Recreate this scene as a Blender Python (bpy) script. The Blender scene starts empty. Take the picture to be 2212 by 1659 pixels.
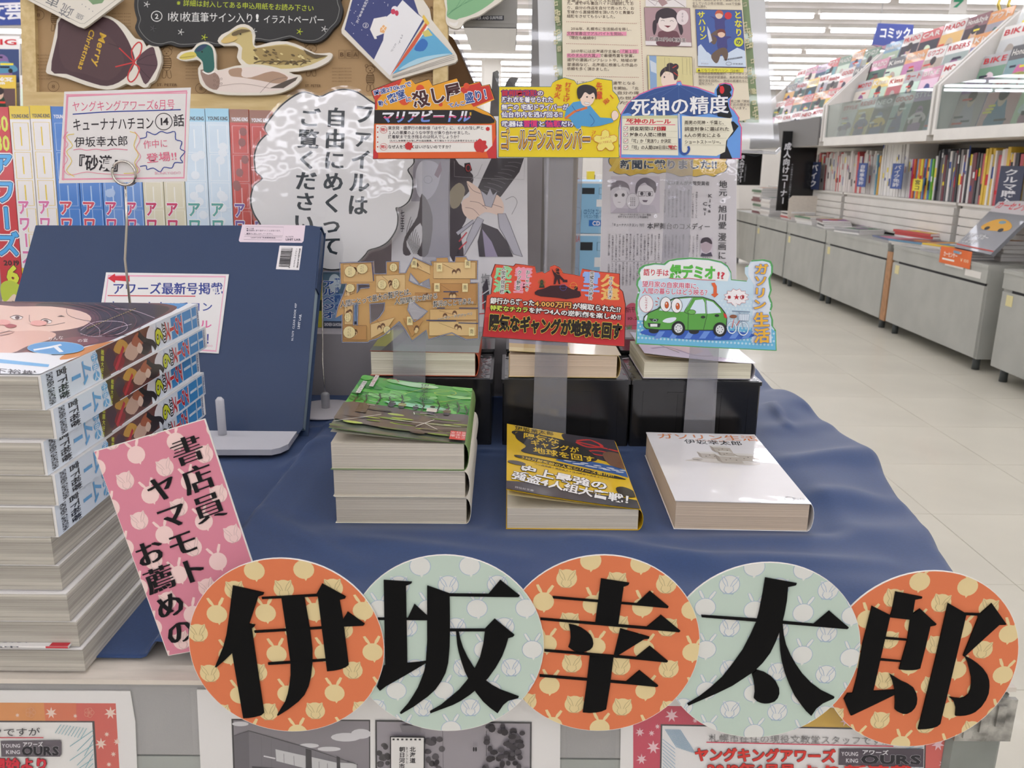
import bpy, math, random
from math import sin, cos, pi, radians, atan2, hypot, sqrt
from mathutils import Vector, Matrix
from mathutils.geometry import tessellate_polygon
random.seed(11)
SC = bpy.context.scene
COL = SC.collection
# ---------------------------------------------------------------- camera, world, exposure
FPX, CZ = 1790.0, 1.083
PITCH, YAW, ROLL = radians(15.06), radians(-0.34), radians(0.70)
cam_d = bpy.data.cameras.new('camera')
cam_d.sensor_width = 36.0
cam_d.lens = 36.0 * FPX / 2212.0
cam_d.clip_start = 0.02
cam_d.clip_end = 100
cam_d.dof.use_dof = True
cam_d.dof.focus_distance = 0.66
cam_d.dof.aperture_fstop = 24.0
cam = bpy.data.objects.new('camera', cam_d)
COL.objects.link(cam)
CM = Matrix.Translation((0, 0, CZ)) @ Matrix.Rotation(YAW, 4, 'Z') @ Matrix.Rotation(pi/2 - PITCH, 4, 'X') @ Matrix.Rotation(ROLL, 4, 'Z')
cam.matrix_world = CM
SC.camera = cam
SC.view_settings.view_transform = 'Standard'
SC.view_settings.look = 'None'
SC.view_settings.gamma = 1.0
SC.view_settings.use_curve_mapping = False
SC.view_settings.exposure = 0.0
w = bpy.data.worlds.new('world')
SC.world = w
w.use_nodes = True
w.node_tree.nodes['Background'].inputs[0].default_value = (0.9, 0.93, 1.0, 1)
w.node_tree.nodes['Background'].inputs[1].default_value = 0.3
TUBE_STRENGTH = 8.0

# ---------------------------------------------------------------- helpers
C0 = Vector((0, 0, CZ))
CR = CM.to_3x3()
def ray(u, v):
    return CR @ Vector(((u-1106)/FPX, (829.5-v)/FPX, -1))
def P(u, v, X=None, Y=None, Z=None):
    """the world point on the plane X=, Y= or Z= that the photograph shows at (u, v)"""
    d = ray(u, v)
    if X is not None: t = X/d.x
    elif Y is not None: t = Y/d.y
    else: t = (Z-CZ)/d.z
    return C0 + d*t
def lin(c):
    return tuple((x/255/12.92) if x/255 <= .04045 else ((x/255+.055)/1.055)**2.4 for x in c[:3])
def mat(name, col, rough=.5, metal=0, coat=0, spec=.5, noise=0, nscale=20, bump=0, bscale=60, stretch=(1,1,1), col2=None, trans=None, emit=None, sheen=0, coatrough=.03, alpha=None):
    m = bpy.data.materials.new(name)
    m.use_nodes = True
    nt = m.node_tree
    b = nt.nodes['Principled BSDF']
    b.inputs['Base Color'].default_value = (*lin(col), 1)
    b.inputs['Roughness'].default_value = rough
    b.inputs['Metallic'].default_value = metal
    b.inputs['Coat Weight'].default_value = coat
    b.inputs['Coat Roughness'].default_value = coatrough
    b.inputs['Specular IOR Level'].default_value = spec
    if sheen: b.inputs['Sheen Weight'].default_value = sheen
    if noise or bump:
        tc = nt.nodes.new('ShaderNodeTexCoord')
        mp = nt.nodes.new('ShaderNodeMapping')
        mp.inputs['Scale'].default_value = stretch
        nt.links.new(tc.outputs['Object'], mp.inputs['Vector'])
    if noise:
        n = nt.nodes.new('ShaderNodeTexNoise')
        n.inputs['Scale'].default_value = nscale
        n.inputs['Detail'].default_value = 5
        nt.links.new(mp.outputs[0], n.inputs['Vector'])
        r = nt.nodes.new('ShaderNodeValToRGB')
        c2 = col2 or tuple(x*(1-noise) for x in col)
        r.color_ramp.elements[0].position = .35
        r.color_ramp.elements[1].position = .65
        r.color_ramp.elements[0].color = (*lin(c2), 1)
        r.color_ramp.elements[1].color = (*lin(col), 1)
        nt.links.new(n.outputs['Fac'], r.inputs[0])
        nt.links.new(r.outputs[0], b.inputs['Base Color'])
    if bump:
        n2 = nt.nodes.new('ShaderNodeTexNoise')
        n2.inputs['Scale'].default_value = bscale
        n2.inputs['Detail'].default_value = 3
        nt.links.new(mp.outputs[0], n2.inputs['Vector'])
        bp = nt.nodes.new('ShaderNodeBump')
        bp.inputs['Strength'].default_value = bump
        bp.inputs['Distance'].default_value = .002
        nt.links.new(n2.outputs['Fac'], bp.inputs['Height'])
        nt.links.new(bp.outputs[0], b.inputs['Normal'])
        if coat: nt.links.new(bp.outputs[0], b.inputs['Coat Normal'])
    if emit:
        b.inputs['Emission Color'].default_value = (*lin(col), 1)
        b.inputs['Emission Strength'].default_value = emit
    return m
def clear(name, tint=(245,245,245), milky=0.0, rough=.03, bump=0, bscale=25, gain=1.0, stretch=(1,1,1)):
    """thin clear plastic: transparent, Fresnel gloss, a little milkiness"""
    m = bpy.data.materials.new(name)
    m.use_nodes = True
    nt = m.node_tree
    for n in list(nt.nodes): nt.nodes.remove(n)
    out = nt.nodes.new('ShaderNodeOutputMaterial')
    tr = nt.nodes.new('ShaderNodeBsdfTransparent'); tr.inputs[0].default_value = (*lin(tint), 1)
    gl = nt.nodes.new('ShaderNodeBsdfGlossy'); gl.inputs['Roughness'].default_value = rough
    df = nt.nodes.new('ShaderNodeBsdfDiffuse'); df.inputs[0].default_value = (*lin((205,205,208)), 1)
    lw = nt.nodes.new('ShaderNodeLayerWeight'); lw.inputs[0].default_value = .5
    pw = nt.nodes.new('ShaderNodeMath'); pw.operation = 'POWER'; pw.inputs[1].default_value = 5
    fr = nt.nodes.new('ShaderNodeMath'); fr.operation = 'MULTIPLY_ADD'; fr.inputs[1].default_value = .95; fr.inputs[2].default_value = .045
    nt.links.new(lw.outputs['Facing'], pw.inputs[0]); nt.links.new(pw.outputs[0], fr.inputs[0])
    mu = nt.nodes.new('ShaderNodeMath'); mu.operation = 'MULTIPLY'; mu.inputs[1].default_value = gain
    mx = nt.nodes.new('ShaderNodeMixShader'); mx2 = nt.nodes.new('ShaderNodeMixShader')
    mx2.inputs[0].default_value = milky
    nt.links.new(tr.outputs[0], mx2.inputs[1]); nt.links.new(df.outputs[0], mx2.inputs[2])
    nt.links.new(fr.outputs[0], mu.inputs[0]); nt.links.new(mu.outputs[0], mx.inputs[0])
    nt.links.new(mx2.outputs[0], mx.inputs[1]); nt.links.new(gl.outputs[0], mx.inputs[2])
    nt.links.new(mx.outputs[0], out.inputs[0])
    if bump:
        tc = nt.nodes.new('ShaderNodeTexCoord'); mp = nt.nodes.new('ShaderNodeMapping')
        mp.inputs['Scale'].default_value = stretch
        nt.links.new(tc.outputs['Object'], mp.inputs['Vector'])
        n2 = nt.nodes.new('ShaderNodeTexNoise'); n2.inputs['Scale'].default_value = bscale; n2.inputs['Detail'].default_value = 2
        nt.links.new(mp.outputs[0], n2.inputs['Vector'])
        bp = nt.nodes.new('ShaderNodeBump'); bp.inputs['Strength'].default_value = bump; bp.inputs['Distance'].default_value = .002
        nt.links.new(n2.outputs['Fac'], bp.inputs['Height'])
        nt.links.new(bp.outputs[0], gl.inputs['Normal'])
    return m
def printmat(name, rough=.6, coat=0, bump=0, bscale=30, coatrough=.03, spec=.4, emit=0):
    m = mat(name, (255,255,255), rough, coat=coat, spec=spec, bump=bump, bscale=bscale, coatrough=coatrough)
    nt = m.node_tree
    a = nt.nodes.new('ShaderNodeAttribute'); a.attribute_name = 'Col'
    nt.links.new(a.outputs['Color'], nt.nodes['Principled BSDF'].inputs['Base Color'])
    return m
def tag(o, label=None, cat=None, group=None, kind=None):
    if label: o['label'] = label
    if cat: o['category'] = cat
    if group: o['group'] = group
    if kind: o['kind'] = kind
    return o
def empty(name, loc, label, cat, group=None, rz=0, M=None):
    o = bpy.data.objects.new(name, None)
    COL.objects.link(o)
    if M is not None: o.matrix_world = M
    else: o.location = loc; o.rotation_euler = (0, 0, rz)
    o.empty_display_size = .02
    return tag(o, label, cat, group)
def link(name, me, parent=None, M=None, m=None):
    o = bpy.data.objects.new(name, me)
    COL.objects.link(o)
    if m is not None and not me.materials: me.materials.append(m)
    if parent is not None: o.parent = parent
    if M is not None:
        if parent is not None: o.matrix_local = M
        else: o.matrix_world = M
    return o
class MB:
    """collects shapes into one mesh"""
    def __init__(s): s.v = []; s.f = []; s.sm = []
    def add(s, vs, fs, smooth=False):
        n = len(s.v); s.v += [tuple(v) for v in vs]
        s.f += [tuple(i+n for i in f) for f in fs]; s.sm += [smooth]*len(fs)
        return s
    def box(s, x0, y0, z0, x1, y1, z1, b=0):
        if not b:
            return s.add([(x0,y0,z0),(x1,y0,z0),(x1,y1,z0),(x0,y1,z0),(x0,y0,z1),(x1,y0,z1),(x1,y1,z1),(x0,y1,z1)],
                         [(0,3,2,1),(4,5,6,7),(0,1,5,4),(1,2,6,5),(2,3,7,6),(3,0,4,7)])
        return s.prism([(x0+b,y0),(x1-b,y0),(x1,y0+b),(x1,y1-b),(x1-b,y1),(x0+b,y1),(x0,y1-b),(x0,y0+b)], z0, z1)
    def prism(s, pts, z0, z1, taper=0):
        """outline in XY extruded along Z; counter-clockwise whichever way it came"""
        a = sum(pts[i][0]*pts[(i+1) % len(pts)][1]-pts[(i+1) % len(pts)][0]*pts[i][1] for i in range(len(pts)))
        if a < 0: pts = pts[::-1]
        n = len(pts)
        vs = [(x, y, z0) for x, y in pts]+[(x, y, z1) for x, y in pts]
        fs = [tuple(range(n-1, -1, -1)), tuple(range(n, 2*n))]+[(i, (i+1) % n, (i+1) % n+n, i+n) for i in range(n)]
        return s.add(vs, fs)
    def tube(s, pts, r, n=8, closed=False):
        pts = [Vector(p) for p in pts]; rings = []
        k = len(pts)
        for i, p in enumerate(pts):
            if closed: d = pts[(i+1) % k]-pts[i-1]
            else: d = pts[min(i+1, k-1)]-pts[max(i-1, 0)]
            d.normalize()
            a = d.cross(Vector((0, 0, 1)) if abs(d.z) < .9 else Vector((1, 0, 0))).normalized(); b = d.cross(a)
            rr = r[i] if isinstance(r, (list, tuple)) else r
            rings.append([p+a*cos(2*pi*j/n)*rr+b*sin(2*pi*j/n)*rr for j in range(n)])
        vs = [v for rg in rings for v in rg]; fs = []
        for i in range(k if closed else k-1):
            q = (i+1) % k
            for j in range(n): fs.append((i*n+j, i*n+(j+1) % n, q*n+(j+1) % n, q*n+j))
        if not closed: fs += [tuple(range(n-1, -1, -1)), tuple(range((k-1)*n, k*n))]
        return s.add(vs, fs, True)
    def lathe(s, prof, c=(0,0,0), n=24):
        vs = []; fs = []
        for r, z in prof:
            for j in range(n): vs.append((c[0]+r*cos(2*pi*j/n), c[1]+r*sin(2*pi*j/n), c[2]+z))
        for i in range(len(prof)-1):
            for j in range(n): fs.append((i*n+j, i*n+(j+1) % n, (i+1)*n+(j+1) % n, (i+1)*n+j))
        fs.append(tuple(range((len(prof)-1)*n, len(prof)*n))); fs.append(tuple(range(n-1, -1, -1)))
        return s.add(vs, fs, True)
    def grid(s, nx, ny, f, smooth=True):
        vs = [f(i/nx, j/ny) for j in range(ny+1) for i in range(nx+1)]
        fs = [(j*(nx+1)+i, j*(nx+1)+i+1, (j+1)*(nx+1)+i+1, (j+1)*(nx+1)+i) for j in range(ny) for i in range(nx)]
        return s.add(vs, fs, smooth)
    def mesh(s, name, m=None):
        me = bpy.data.meshes.new(name); me.from_pydata(s.v, [], s.f)
        me.polygons.foreach_set('use_smooth', s.sm)
        if m: me.materials.append(m)
        me.update()
        return me
    def build(s, name, m, parent=None, M=None):
        return link(name, s.mesh(name, m), parent, M)
def lerp(a, b, t): return a+(b-a)*t
def spline(pts, n=5, closed=True):
    out = []; k = len(pts)
    for i in range(k if closed else k-1):
        if closed: p = [pts[(i+j-1) % k] for j in range(4)]
        else: p = [pts[max(0, min(k-1, i+j-1))] for j in range(4)]
        for q in range(n):
            t = q/n
            out.append(tuple(.5*((2*p[1][c])+(-p[0][c]+p[2][c])*t+(2*p[0][c]-5*p[1][c]+4*p[2][c]-p[3][c])*t*t+(-p[0][c]+3*p[1][c]-3*p[2][c]+p[3][c])*t**3) for c in (0, 1)))
    if not closed: out.append(tuple(pts[-1][:2]))
    return out
def zp(pts, ox, oy, k):
    """points read in an enlarged view -> photograph pixels"""
    return [(ox+x*k, oy+y*k) for x, y in pts]
def clipconv(poly, clip):
    out = poly; k = len(clip)
    ar = sum(clip[i][0]*clip[(i+1) % k][1]-clip[(i+1) % k][0]*clip[i][1] for i in range(k))
    sg = 1 if ar > 0 else -1
    for i in range(k):
        ax, ay = clip[i]; bx, by = clip[(i+1) % k]; inp = out; out = []
        if not inp: return []
        side = lambda q: sg*((bx-ax)*(q[1]-ay)-(by-ay)*(q[0]-ax))
        sp = [side(q) for q in inp]
        for j in range(len(inp)):
            p, q, a, b = inp[j-1], inp[j], sp[j-1], sp[j]
            if (a >= 0) != (b >= 0):
                t = a/(a-b); out.append((p[0]+(q[0]-p[0])*t, p[1]+(q[1]-p[1])*t))
            if b >= 0: out.append(q)
    return out
class Frame:
    """a plane in the place: vertical and facing the aisle, leaning back by tilt; or flat"""
    def __init__(s, o, tilt=0, yaw=0, flat=False, M=None):
        if M is None:
            if flat: R = Matrix.Rotation(yaw, 3, 'Z')
            else: R = Matrix.Rotation(yaw, 3, 'Z') @ Matrix.Rotation(pi/2-tilt, 3, 'X')
            M = Matrix.Translation(o) @ R.to_4x4()
        s.M = M; s.I = M.inverted()
    def px(s, u, v):
        o = s.I @ C0; d = s.I.to_3x3() @ ray(u, v)
        t = -o.z/d.z
        return (o.x+d.x*t, o.y+d.y*t)
GL = {}
def glyph(ch, bold=0):
    k = (ch, bold)
    if k in GL: return GL[k]
    c = bpy.data.curves.new('g', 'FONT'); c.body = ch; c.resolution_u = 2; c.offset = bold
    o = bpy.data.objects.new('g', c)
    me = o.to_mesh()
    vs = [(v.co.x, v.co.y) for v in me.vertices]; fs = [tuple(p.vertices) for p in me.polygons]
    bpy.data.objects.remove(o); bpy.data.curves.remove(c)
    if ord(ch) > 0x2000: adv = 1.0
    elif ch == ' ' or not vs: adv = .3
    else: adv = max(x for x, y in vs)-bold+.07
    GL[k] = (vs, fs, adv)
    return GL[k]
VROT = set('ー～「」『』（）()…―-〜=')
class Art:
    """flat print: coloured polygons, strokes and lettering in layers a few microns apart"""
    def __init__(s, fr=None, px=False, eps=2e-5, bend=None, breaks=None):
        s.fr = fr; s.px = px; s.v = []; s.f = []; s.c = []; s.z = eps; s.eps = eps; s.clip = None; s.bend = bend; s.breaks = breaks; s.hold = False
    def up(s):
        if not s.hold: s.z += s.eps
    def tri(s, pts, col):
        if s.clip:
            pts = clipconv(pts, s.clip)
            if len(pts) < 3: return
        if s.breaks:
            lo = min(p[0] for p in pts); hi = max(p[0] for p in pts)
            bs = [b for b in s.breaks if lo < b < hi]
            if bs:
                bs = [lo-1]+bs+[hi+1]
                for a, b in zip(bs, bs[1:]):
                    q = clipconv(pts, [(a, -9e3), (b, -9e3), (b, 9e3), (a, 9e3)])
                    if len(q) > 2: s.raw(q, col)
                return
        s.raw(pts, col)
    def raw(s, pts, col):
        if s.px: pts = [s.fr.px(x, y) for x, y in pts]
        a = sum(pts[i][0]*pts[(i+1) % len(pts)][1]-pts[(i+1) % len(pts)][0]*pts[i][1] for i in range(len(pts)))
        if a < 0: pts = pts[::-1]
        n = len(s.v)
        s.v += [(x, y, s.z+(s.bend(x, y) if s.bend else 0)) for x, y in pts]
        s.f.append(tuple(range(n, n+len(pts)))); s.c.append(col)
    def conv(s, pts, col): s.up(); s.tri([tuple(p) for p in pts], col); return s
    def poly(s, pts, col):
        s.up()
        for t in tessellate_polygon([[Vector((x, y, 0)) for x, y in pts]]): s.tri([tuple(pts[i]) for i in t], col)
        return s
    def rect(s, x0, y0, x1, y1, col): return s.conv([(x0,y0),(x1,y0),(x1,y1),(x0,y1)], col)
    def ell(s, cx, cy, rx, ry, col, rot=0, n=22, a0=0, a1=2*pi):
        c, d = cos(rot), sin(rot)
        return s.conv([(cx+rx*cos(a0+(a1-a0)*i/n)*c-ry*sin(a0+(a1-a0)*i/n)*d, cy+rx*cos(a0+(a1-a0)*i/n)*d+ry*sin(a0+(a1-a0)*i/n)*c) for i in range(n if a1-a0 > 6.2 else n+1)], col)
    def ring(s, cx, cy, rx, ry, w, col, rot=0, n=26):
        c, d = cos(rot), sin(rot)
        return s.stroke([(cx+rx*cos(2*pi*i/n)*c-ry*sin(2*pi*i/n)*d, cy+rx*cos(2*pi*i/n)*d+ry*sin(2*pi*i/n)*c) for i in range(n)], w, col, True)
    def stroke(s, pts, w, col, closed=False, taper=False):
        s.up(); k = len(pts); L = []; R = []
        for i in range(k):
            if closed: a, b = pts[i-1], pts[(i+1) % k]
            else: a, b = pts[max(i-1, 0)], pts[min(i+1, k-1)]
            dx, dy = b[0]-a[0], b[1]-a[1]; l = hypot(dx, dy) or 1
            ww = w/2*(sin(pi*(i+.3)/(k-.4)) if taper else 1)
            L.append((pts[i][0]-dy/l*ww, pts[i][1]+dx/l*ww)); R.append((pts[i][0]+dy/l*ww, pts[i][1]-dx/l*ww))
        for i in range(k if closed else k-1):
            j = (i+1) % k
            s.tri([L[i], L[j], R[j]], col); s.tri([L[i], R[j], R[i]], col)
        return s
    def dash(s, p0, p1, n, w, col):
        s.up(); s.hold = True
        for i in range(n):
            a, b = (i+.15)/n, (i+.75)/n
            s.stroke([(lerp(p0[0],p1[0],a), lerp(p0[1],p1[1],a)), (lerp(p0[0],p1[0],b), lerp(p0[1],p1[1],b))], w, col)
        s.hold = False
        return s
    def _put(s, g, O, a, b, col, sh=(0, 0)):
        vs, fs, _ = g
        q = [(O[0]+a[0]*(x+sh[0])+b[0]*(y+sh[1]), O[1]+a[1]*(x+sh[0])+b[1]*(y+sh[1])) for x, y in vs]
        for f in fs: s.tri([q[i] for i in f], col)
    def _text(s, items, col, bold, outline, smear):
        e0 = s.eps
        if outline:
            for r, oc in outline:
                for k in range(8):
                    s.z += e0*.35
                    for g, O, a, b in items: s._put(g, O, a, b, oc, (r*cos(k*pi/4), r*sin(k*pi/4)))
        s.up()
        ext = max(0, bold-.02)
        if smear or ext:
            sh = [(smear*(k-1), 0) for k in range(3)] if smear else [(0, 0)]
            if ext: sh = [(x+ext*cos(q*pi/3), ext*sin(q*pi/3)) for x, _ in sh for q in range(6)]
            for q in sh:
                s.z += e0*.35
                for g, O, a, b in items: s._put(g, O, a, b, col, q)
        else:
            for g, O, a, b in items: s._put(g, O, a, b, col)
    def line(s, txt, p0, p1, h, col, bold=0, outline=None, smear=0, slant=0):
        """text along p0 -> p1 (its centre line), h = em height"""
        sg = -1 if s.px else 1
        gs = [glyph(c, min(bold, .02)) for c in txt]; tot = sum(g[2] for g in gs)
        dx, dy = p1[0]-p0[0], p1[1]-p0[1]; L = hypot(dx, dy); ux, uy = dx/L, dy/L; k = L/tot
        nx, ny = -uy*sg, ux*sg; items = []; acc = 0
        for c, g in zip(txt, gs):
            O = (p0[0]+ux*acc*k-nx*h*.36, p0[1]+uy*acc*k-ny*h*.36)
            items.append((g, O, (ux*k, uy*k), (nx*h+ux*h*slant, ny*h+uy*h*slant))); acc += g[2]
        s._text(items, col, bold, outline, smear); return s
    def vline(s, txt, p0, p1, wd, col, bold=0, outline=None, smear=0, fill=.96):
        """vertical lettering from p0 (top) to p1, wd = em width"""
        sg = -1 if s.px else 1
        dx, dy = p1[0]-p0[0], p1[1]-p0[1]; L = hypot(dx, dy); ux, uy = dx/L, dy/L; k = L/len(txt)
        rx, ry = -uy*sg, ux*sg; items = []
        for i, c in enumerate(txt):
            g = glyph(c, min(bold, .02)); cx, cy = p0[0]+ux*k*(i+.5), p0[1]+uy*k*(i+.5)
            hh = k*fill
            if c in VROT:
                a = (ux*hh, uy*hh); b = (rx*wd, ry*wd)
                items.append((g, (cx-a[0]*.5-b[0]*.37, cy-a[1]*.5-b[1]*.37), a, b))
            else:
                a = (rx*wd, ry*wd); b = (-ux*hh, -uy*hh); m = .5 if g[2] == 1 else g[2]/2-.03
                items.append((g, (cx-a[0]*m-b[0]*.37, cy-a[1]*m-b[1]*.37), a, b))
        s._text(items, col, bold, outline, smear); return s
    def build(s, name, parent, m, M=None):
        me = bpy.data.meshes.new(name); me.from_pydata(s.v, [], s.f)
        me.materials.append(m)
        ca = me.color_attributes.new('Col', 'FLOAT_COLOR', 'CORNER'); buf = []; cache = {}
        for f, c in zip(s.f, s.c):
            if c not in cache: cache[c] = (*lin(c), 1.0)
            buf += list(cache[c])*len(f)
        ca.data.foreach_set('color', buf)
        return link(name, me, parent, M)
def outl(fr, pts): return [fr.px(*p) for p in pts]
def board(name, label, cat, fr, pts, th, m, group=None, local=False, holes=None):
    """a flat sheet or board cut to an outline, its face on the frame's plane"""
    q = pts if local else outl(fr, pts)
    if holes:
        hs = [h if local else outl(fr, h) for h in holes]; mb = MB(); loops = [q]+hs; fl = [p for l in loops for p in l]; n = len(fl)
        def ccw(t): return t if (fl[t[1]][0]-fl[t[0]][0])*(fl[t[2]][1]-fl[t[0]][1])-(fl[t[1]][1]-fl[t[0]][1])*(fl[t[2]][0]-fl[t[0]][0]) > 0 else t[::-1]
        tr = [ccw(tuple(t)) for t in tessellate_polygon([[Vector((x, y, 0)) for x, y in l] for l in loops])]
        fs = tr+[tuple(i+n for i in t[::-1]) for t in tr]; b = 0
        for l in loops:
            fs += [(b+i, b+(i+1) % len(l), b+(i+1) % len(l)+n, b+i+n) for i in range(len(l))]; b += len(l)
        o = mb.add([(x, y, 0) for x, y in fl]+[(x, y, -th) for x, y in fl], fs).build(name, m, None, fr.M)
    else: o = MB().prism(q, -th, 0).build(name, m, None, fr.M)
    return tag(o, label, cat, group)
def noisecol(c, a): return tuple(max(0, min(255, x+random.uniform(-a, a))) for x in c)
# ---------------------------------------------------------------- materials
M_floor = mat('floor_vinyl', (216,212,196), .38, noise=.07, nscale=1.3, bump=.05, bscale=40, coat=.12)
M_seam = mat('floor_joint', (150,142,128), .8)
M_ceil = mat('ceiling_board', (212,206,202), .9, noise=.03, nscale=3)
M_wall = mat('wall_paint', (226,222,214), .85, noise=.03, nscale=2)
M_tube = mat('tube_glow', (246,246,255), .5, emit=TUBE_STRENGTH)
M_white = mat('white_enamel', (225,222,215), .45, noise=.03, nscale=8)
M_steel = mat('painted_grey_steel', (172,173,166), .5, noise=.05, nscale=6, bump=.04, bscale=300)
M_steel2 = mat('front_grey_steel', (160,159,157), .55, noise=.04, nscale=9, bump=.1, bscale=900)
M_dark = mat('dark_gap', (22,22,24), .8)
M_feet = mat('grey_feet', (70,74,74), .6)
M_cream = mat('cream_laminate', (216,207,194), .5, noise=.06, nscale=30, stretch=(1,6,1))
M_wood = mat('pale_pine', (213,190,138), .6, noise=.1, nscale=14, stretch=(8,8,1), col2=(196,170,116), bump=.12, bscale=50)
M_woodh = mat('pale_pine_rail', (213,190,138), .6, noise=.1, nscale=14, stretch=(1,8,8), col2=(196,170,116), bump=.12, bscale=50)
M_strip = mat('orange_wood_edge', (178,132,92), .6, noise=.1, nscale=30)
M_chrome = mat('bright_wire', (200,196,188), .25, metal=1)
M_bracket = mat('worn_zinc', (178,176,168), .35, metal=.2, noise=.45, nscale=90, bump=.3, bscale=120)
M_black = mat('black_plastic', (27,27,28), .18, spec=.5, noise=.2, nscale=6, bump=.02, bscale=20)
M_riser = mat('grey_riser_board', (160,156,158), .7, noise=.06, nscale=10)
M_paper = mat('white_paper', (226,224,221), .6)
M_card = mat('card_edge', (228,224,216), .7)
M_foam = mat('foam_board_white', (226,222,212), .6)
M_print = printmat('printed_ink', .55)
M_gloss = printmat('glossy_print', .3, coat=.7, coatrough=.09)
M_matte = printmat('matte_print', .75, spec=.25)
M_shiny = printmat('varnished_cover', .42, coat=.12, bump=.1, bscale=26, coatrough=.12, spec=.25)
M_glass = clear('rack_glass', (222,232,230), .02, .01, gain=2.2)
M_film = clear('laminate_film', (255,255,255), .0, .04, bump=.42, bscale=20, gain=.85)
M_film2 = clear('laminate_film_poster', (255,255,255), .02, .06, bump=.3, bscale=14, gain=.6)
M_clip = clear('clear_holder_strip', (232,232,236), .17, .12, bump=.3, bscale=30, gain=1.3)
M_wrap = clear('shrink_wrap', (240,242,242), .06, .08, bump=1, bscale=60, gain=1.6)
M_disc = mat('translucent_white_base', (205,202,206), .4)
M_pages = mat('magazine_page_edges', (192,187,175), .85, noise=.3, nscale=1.0, stretch=(3,3,520), col2=(148,143,134), bump=.5, bscale=1)
M_bunko = mat('paperback_page_edges', (222,213,194), .85, noise=.05, nscale=1.0, stretch=(4,4,700), col2=(207,198,180), bump=.3, bscale=1)
M_bunko2 = mat('pinkish_page_edges', (216,196,172), .85, noise=.05, nscale=1.0, stretch=(4,4,700), col2=(203,184,160), bump=.3, bscale=1)
M_bunko3 = mat('ivory_page_edges', (228,224,202), .85, noise=.06, nscale=1.0, stretch=(4,4,500), col2=(196,190,166), bump=.3, bscale=1)

# ---------------------------------------------------------------- the shop itself
def struct(name, m, *bx, parent=None):
    mb = MB()
    for b in bx: mb.box(*b)
    o = mb.build(name, m, parent)
    if parent is None: o['kind'] = 'structure'
    return o
floor = struct('floor', M_seam, (-9, -9, -.06, 9.5, 21, -.003))
TS = .462
tile_me = MB().box(0, 0, -.003, TS-.0016, TS-.0016, 0).mesh('tile', M_floor)
for i in range(-1, 7):
    for j in range(0, 20):
        x, y = .448+i*TS, .62+j*TS
        if x+TS > 9.4: continue
        link('tile', tile_me, floor, Matrix.Translation((x, y, random.uniform(0, .0003))))
rest = MB()
for i in range(-20, 20):
    for j in range(-20, 44):
        if -1 <= i < 7 and 0 <= j < 20: continue
        x, y = .448+i*TS, .62+j*TS
        if x < -8.9 or x+TS > 9.4 or y < -8.9 or y+TS > 20.9: continue
        rest.box(x, y, -.003, x+TS-.0016, y+TS-.0016, 0)
r = rest.build('tile_field', M_floor, floor); r['kind'] = 'stuff'
struct('ceiling', M_ceil, (-9, -9, 2.78, 9.5, 21, 2.9))
struct('wall_back', M_wall, (-9, 21, -.06, 9.5, 21.15, 2.9))
struct('wall_front', M_wall, (-9, -9.15, -.06, 9.5, -9, 2.9))
struct('wall_right', M_wall, (9.5, -9, -.06, 9.65, 21, 2.9))
M_cordage = mat('sign_wire', (150,150,150), .5)
struct('wall_left', M_wall, (-9.15, -9, -.06, -9, 21, 2.9))
tube_me = MB().box(-1.14, -.028, -.045, 1.14, .028, 0).mesh('tube', M_tube)
hous_me = MB().box(-1.17, -.045, 0, 1.17, .045, .045).mesh('housing', M_white)
ords = ['first','second','third','fourth','fifth','sixth','seventh','eighth','ninth','tenth','eleventh','twelfth','thirteenth','fourteenth','fifteenth','sixteenth','seventeenth','eighteenth','nineteenth','twentieth']
def light(x, y, label, group):
    e = empty('fluorescent_light', (x, y, 2.735), label, 'ceiling light', group)
    link('tube', tube_me, e, Matrix.Identity(4)); link('housing', hous_me, e, Matrix.Identity(4))
for k in range(10):
    y = 10.15+k*1.02; off = [0.0,.5,-.3,.9,-.06,-.1,.3,-.5,.2,.6][k]
    for i in range(-3, 5):
        x = -.1+off+i*2.38
        if x > 8.2: continue
        place = ['far left behind the pine framed board','left, behind the pine framed board','left of the gap beside the pine frame','over the gap between the two boards','over the right-hand magazine racks','second fitting past the racks','third fitting past the racks','farthest right past the racks'][i+3]
        light(x, y, f'white fluorescent tube light, {ords[k]} row back, {place}', 'fluorescent tube lights')
for y in [-8.2+1.02*i for i in range(18)]:
    for x in (-6.9, -4.5, -2.1, .3, 2.7, 5.1, 7.5):
        light(x, y, 'white fluorescent tube light overhead, nearer than the visible rows', 'overhead lights above the display')
# round column and hanging signs far back
c = MB().box(-.5, 15.0, 0, -.16, 15.5, 2.78, .05).build('column', M_wall); c['kind'] = 'structure'

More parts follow.
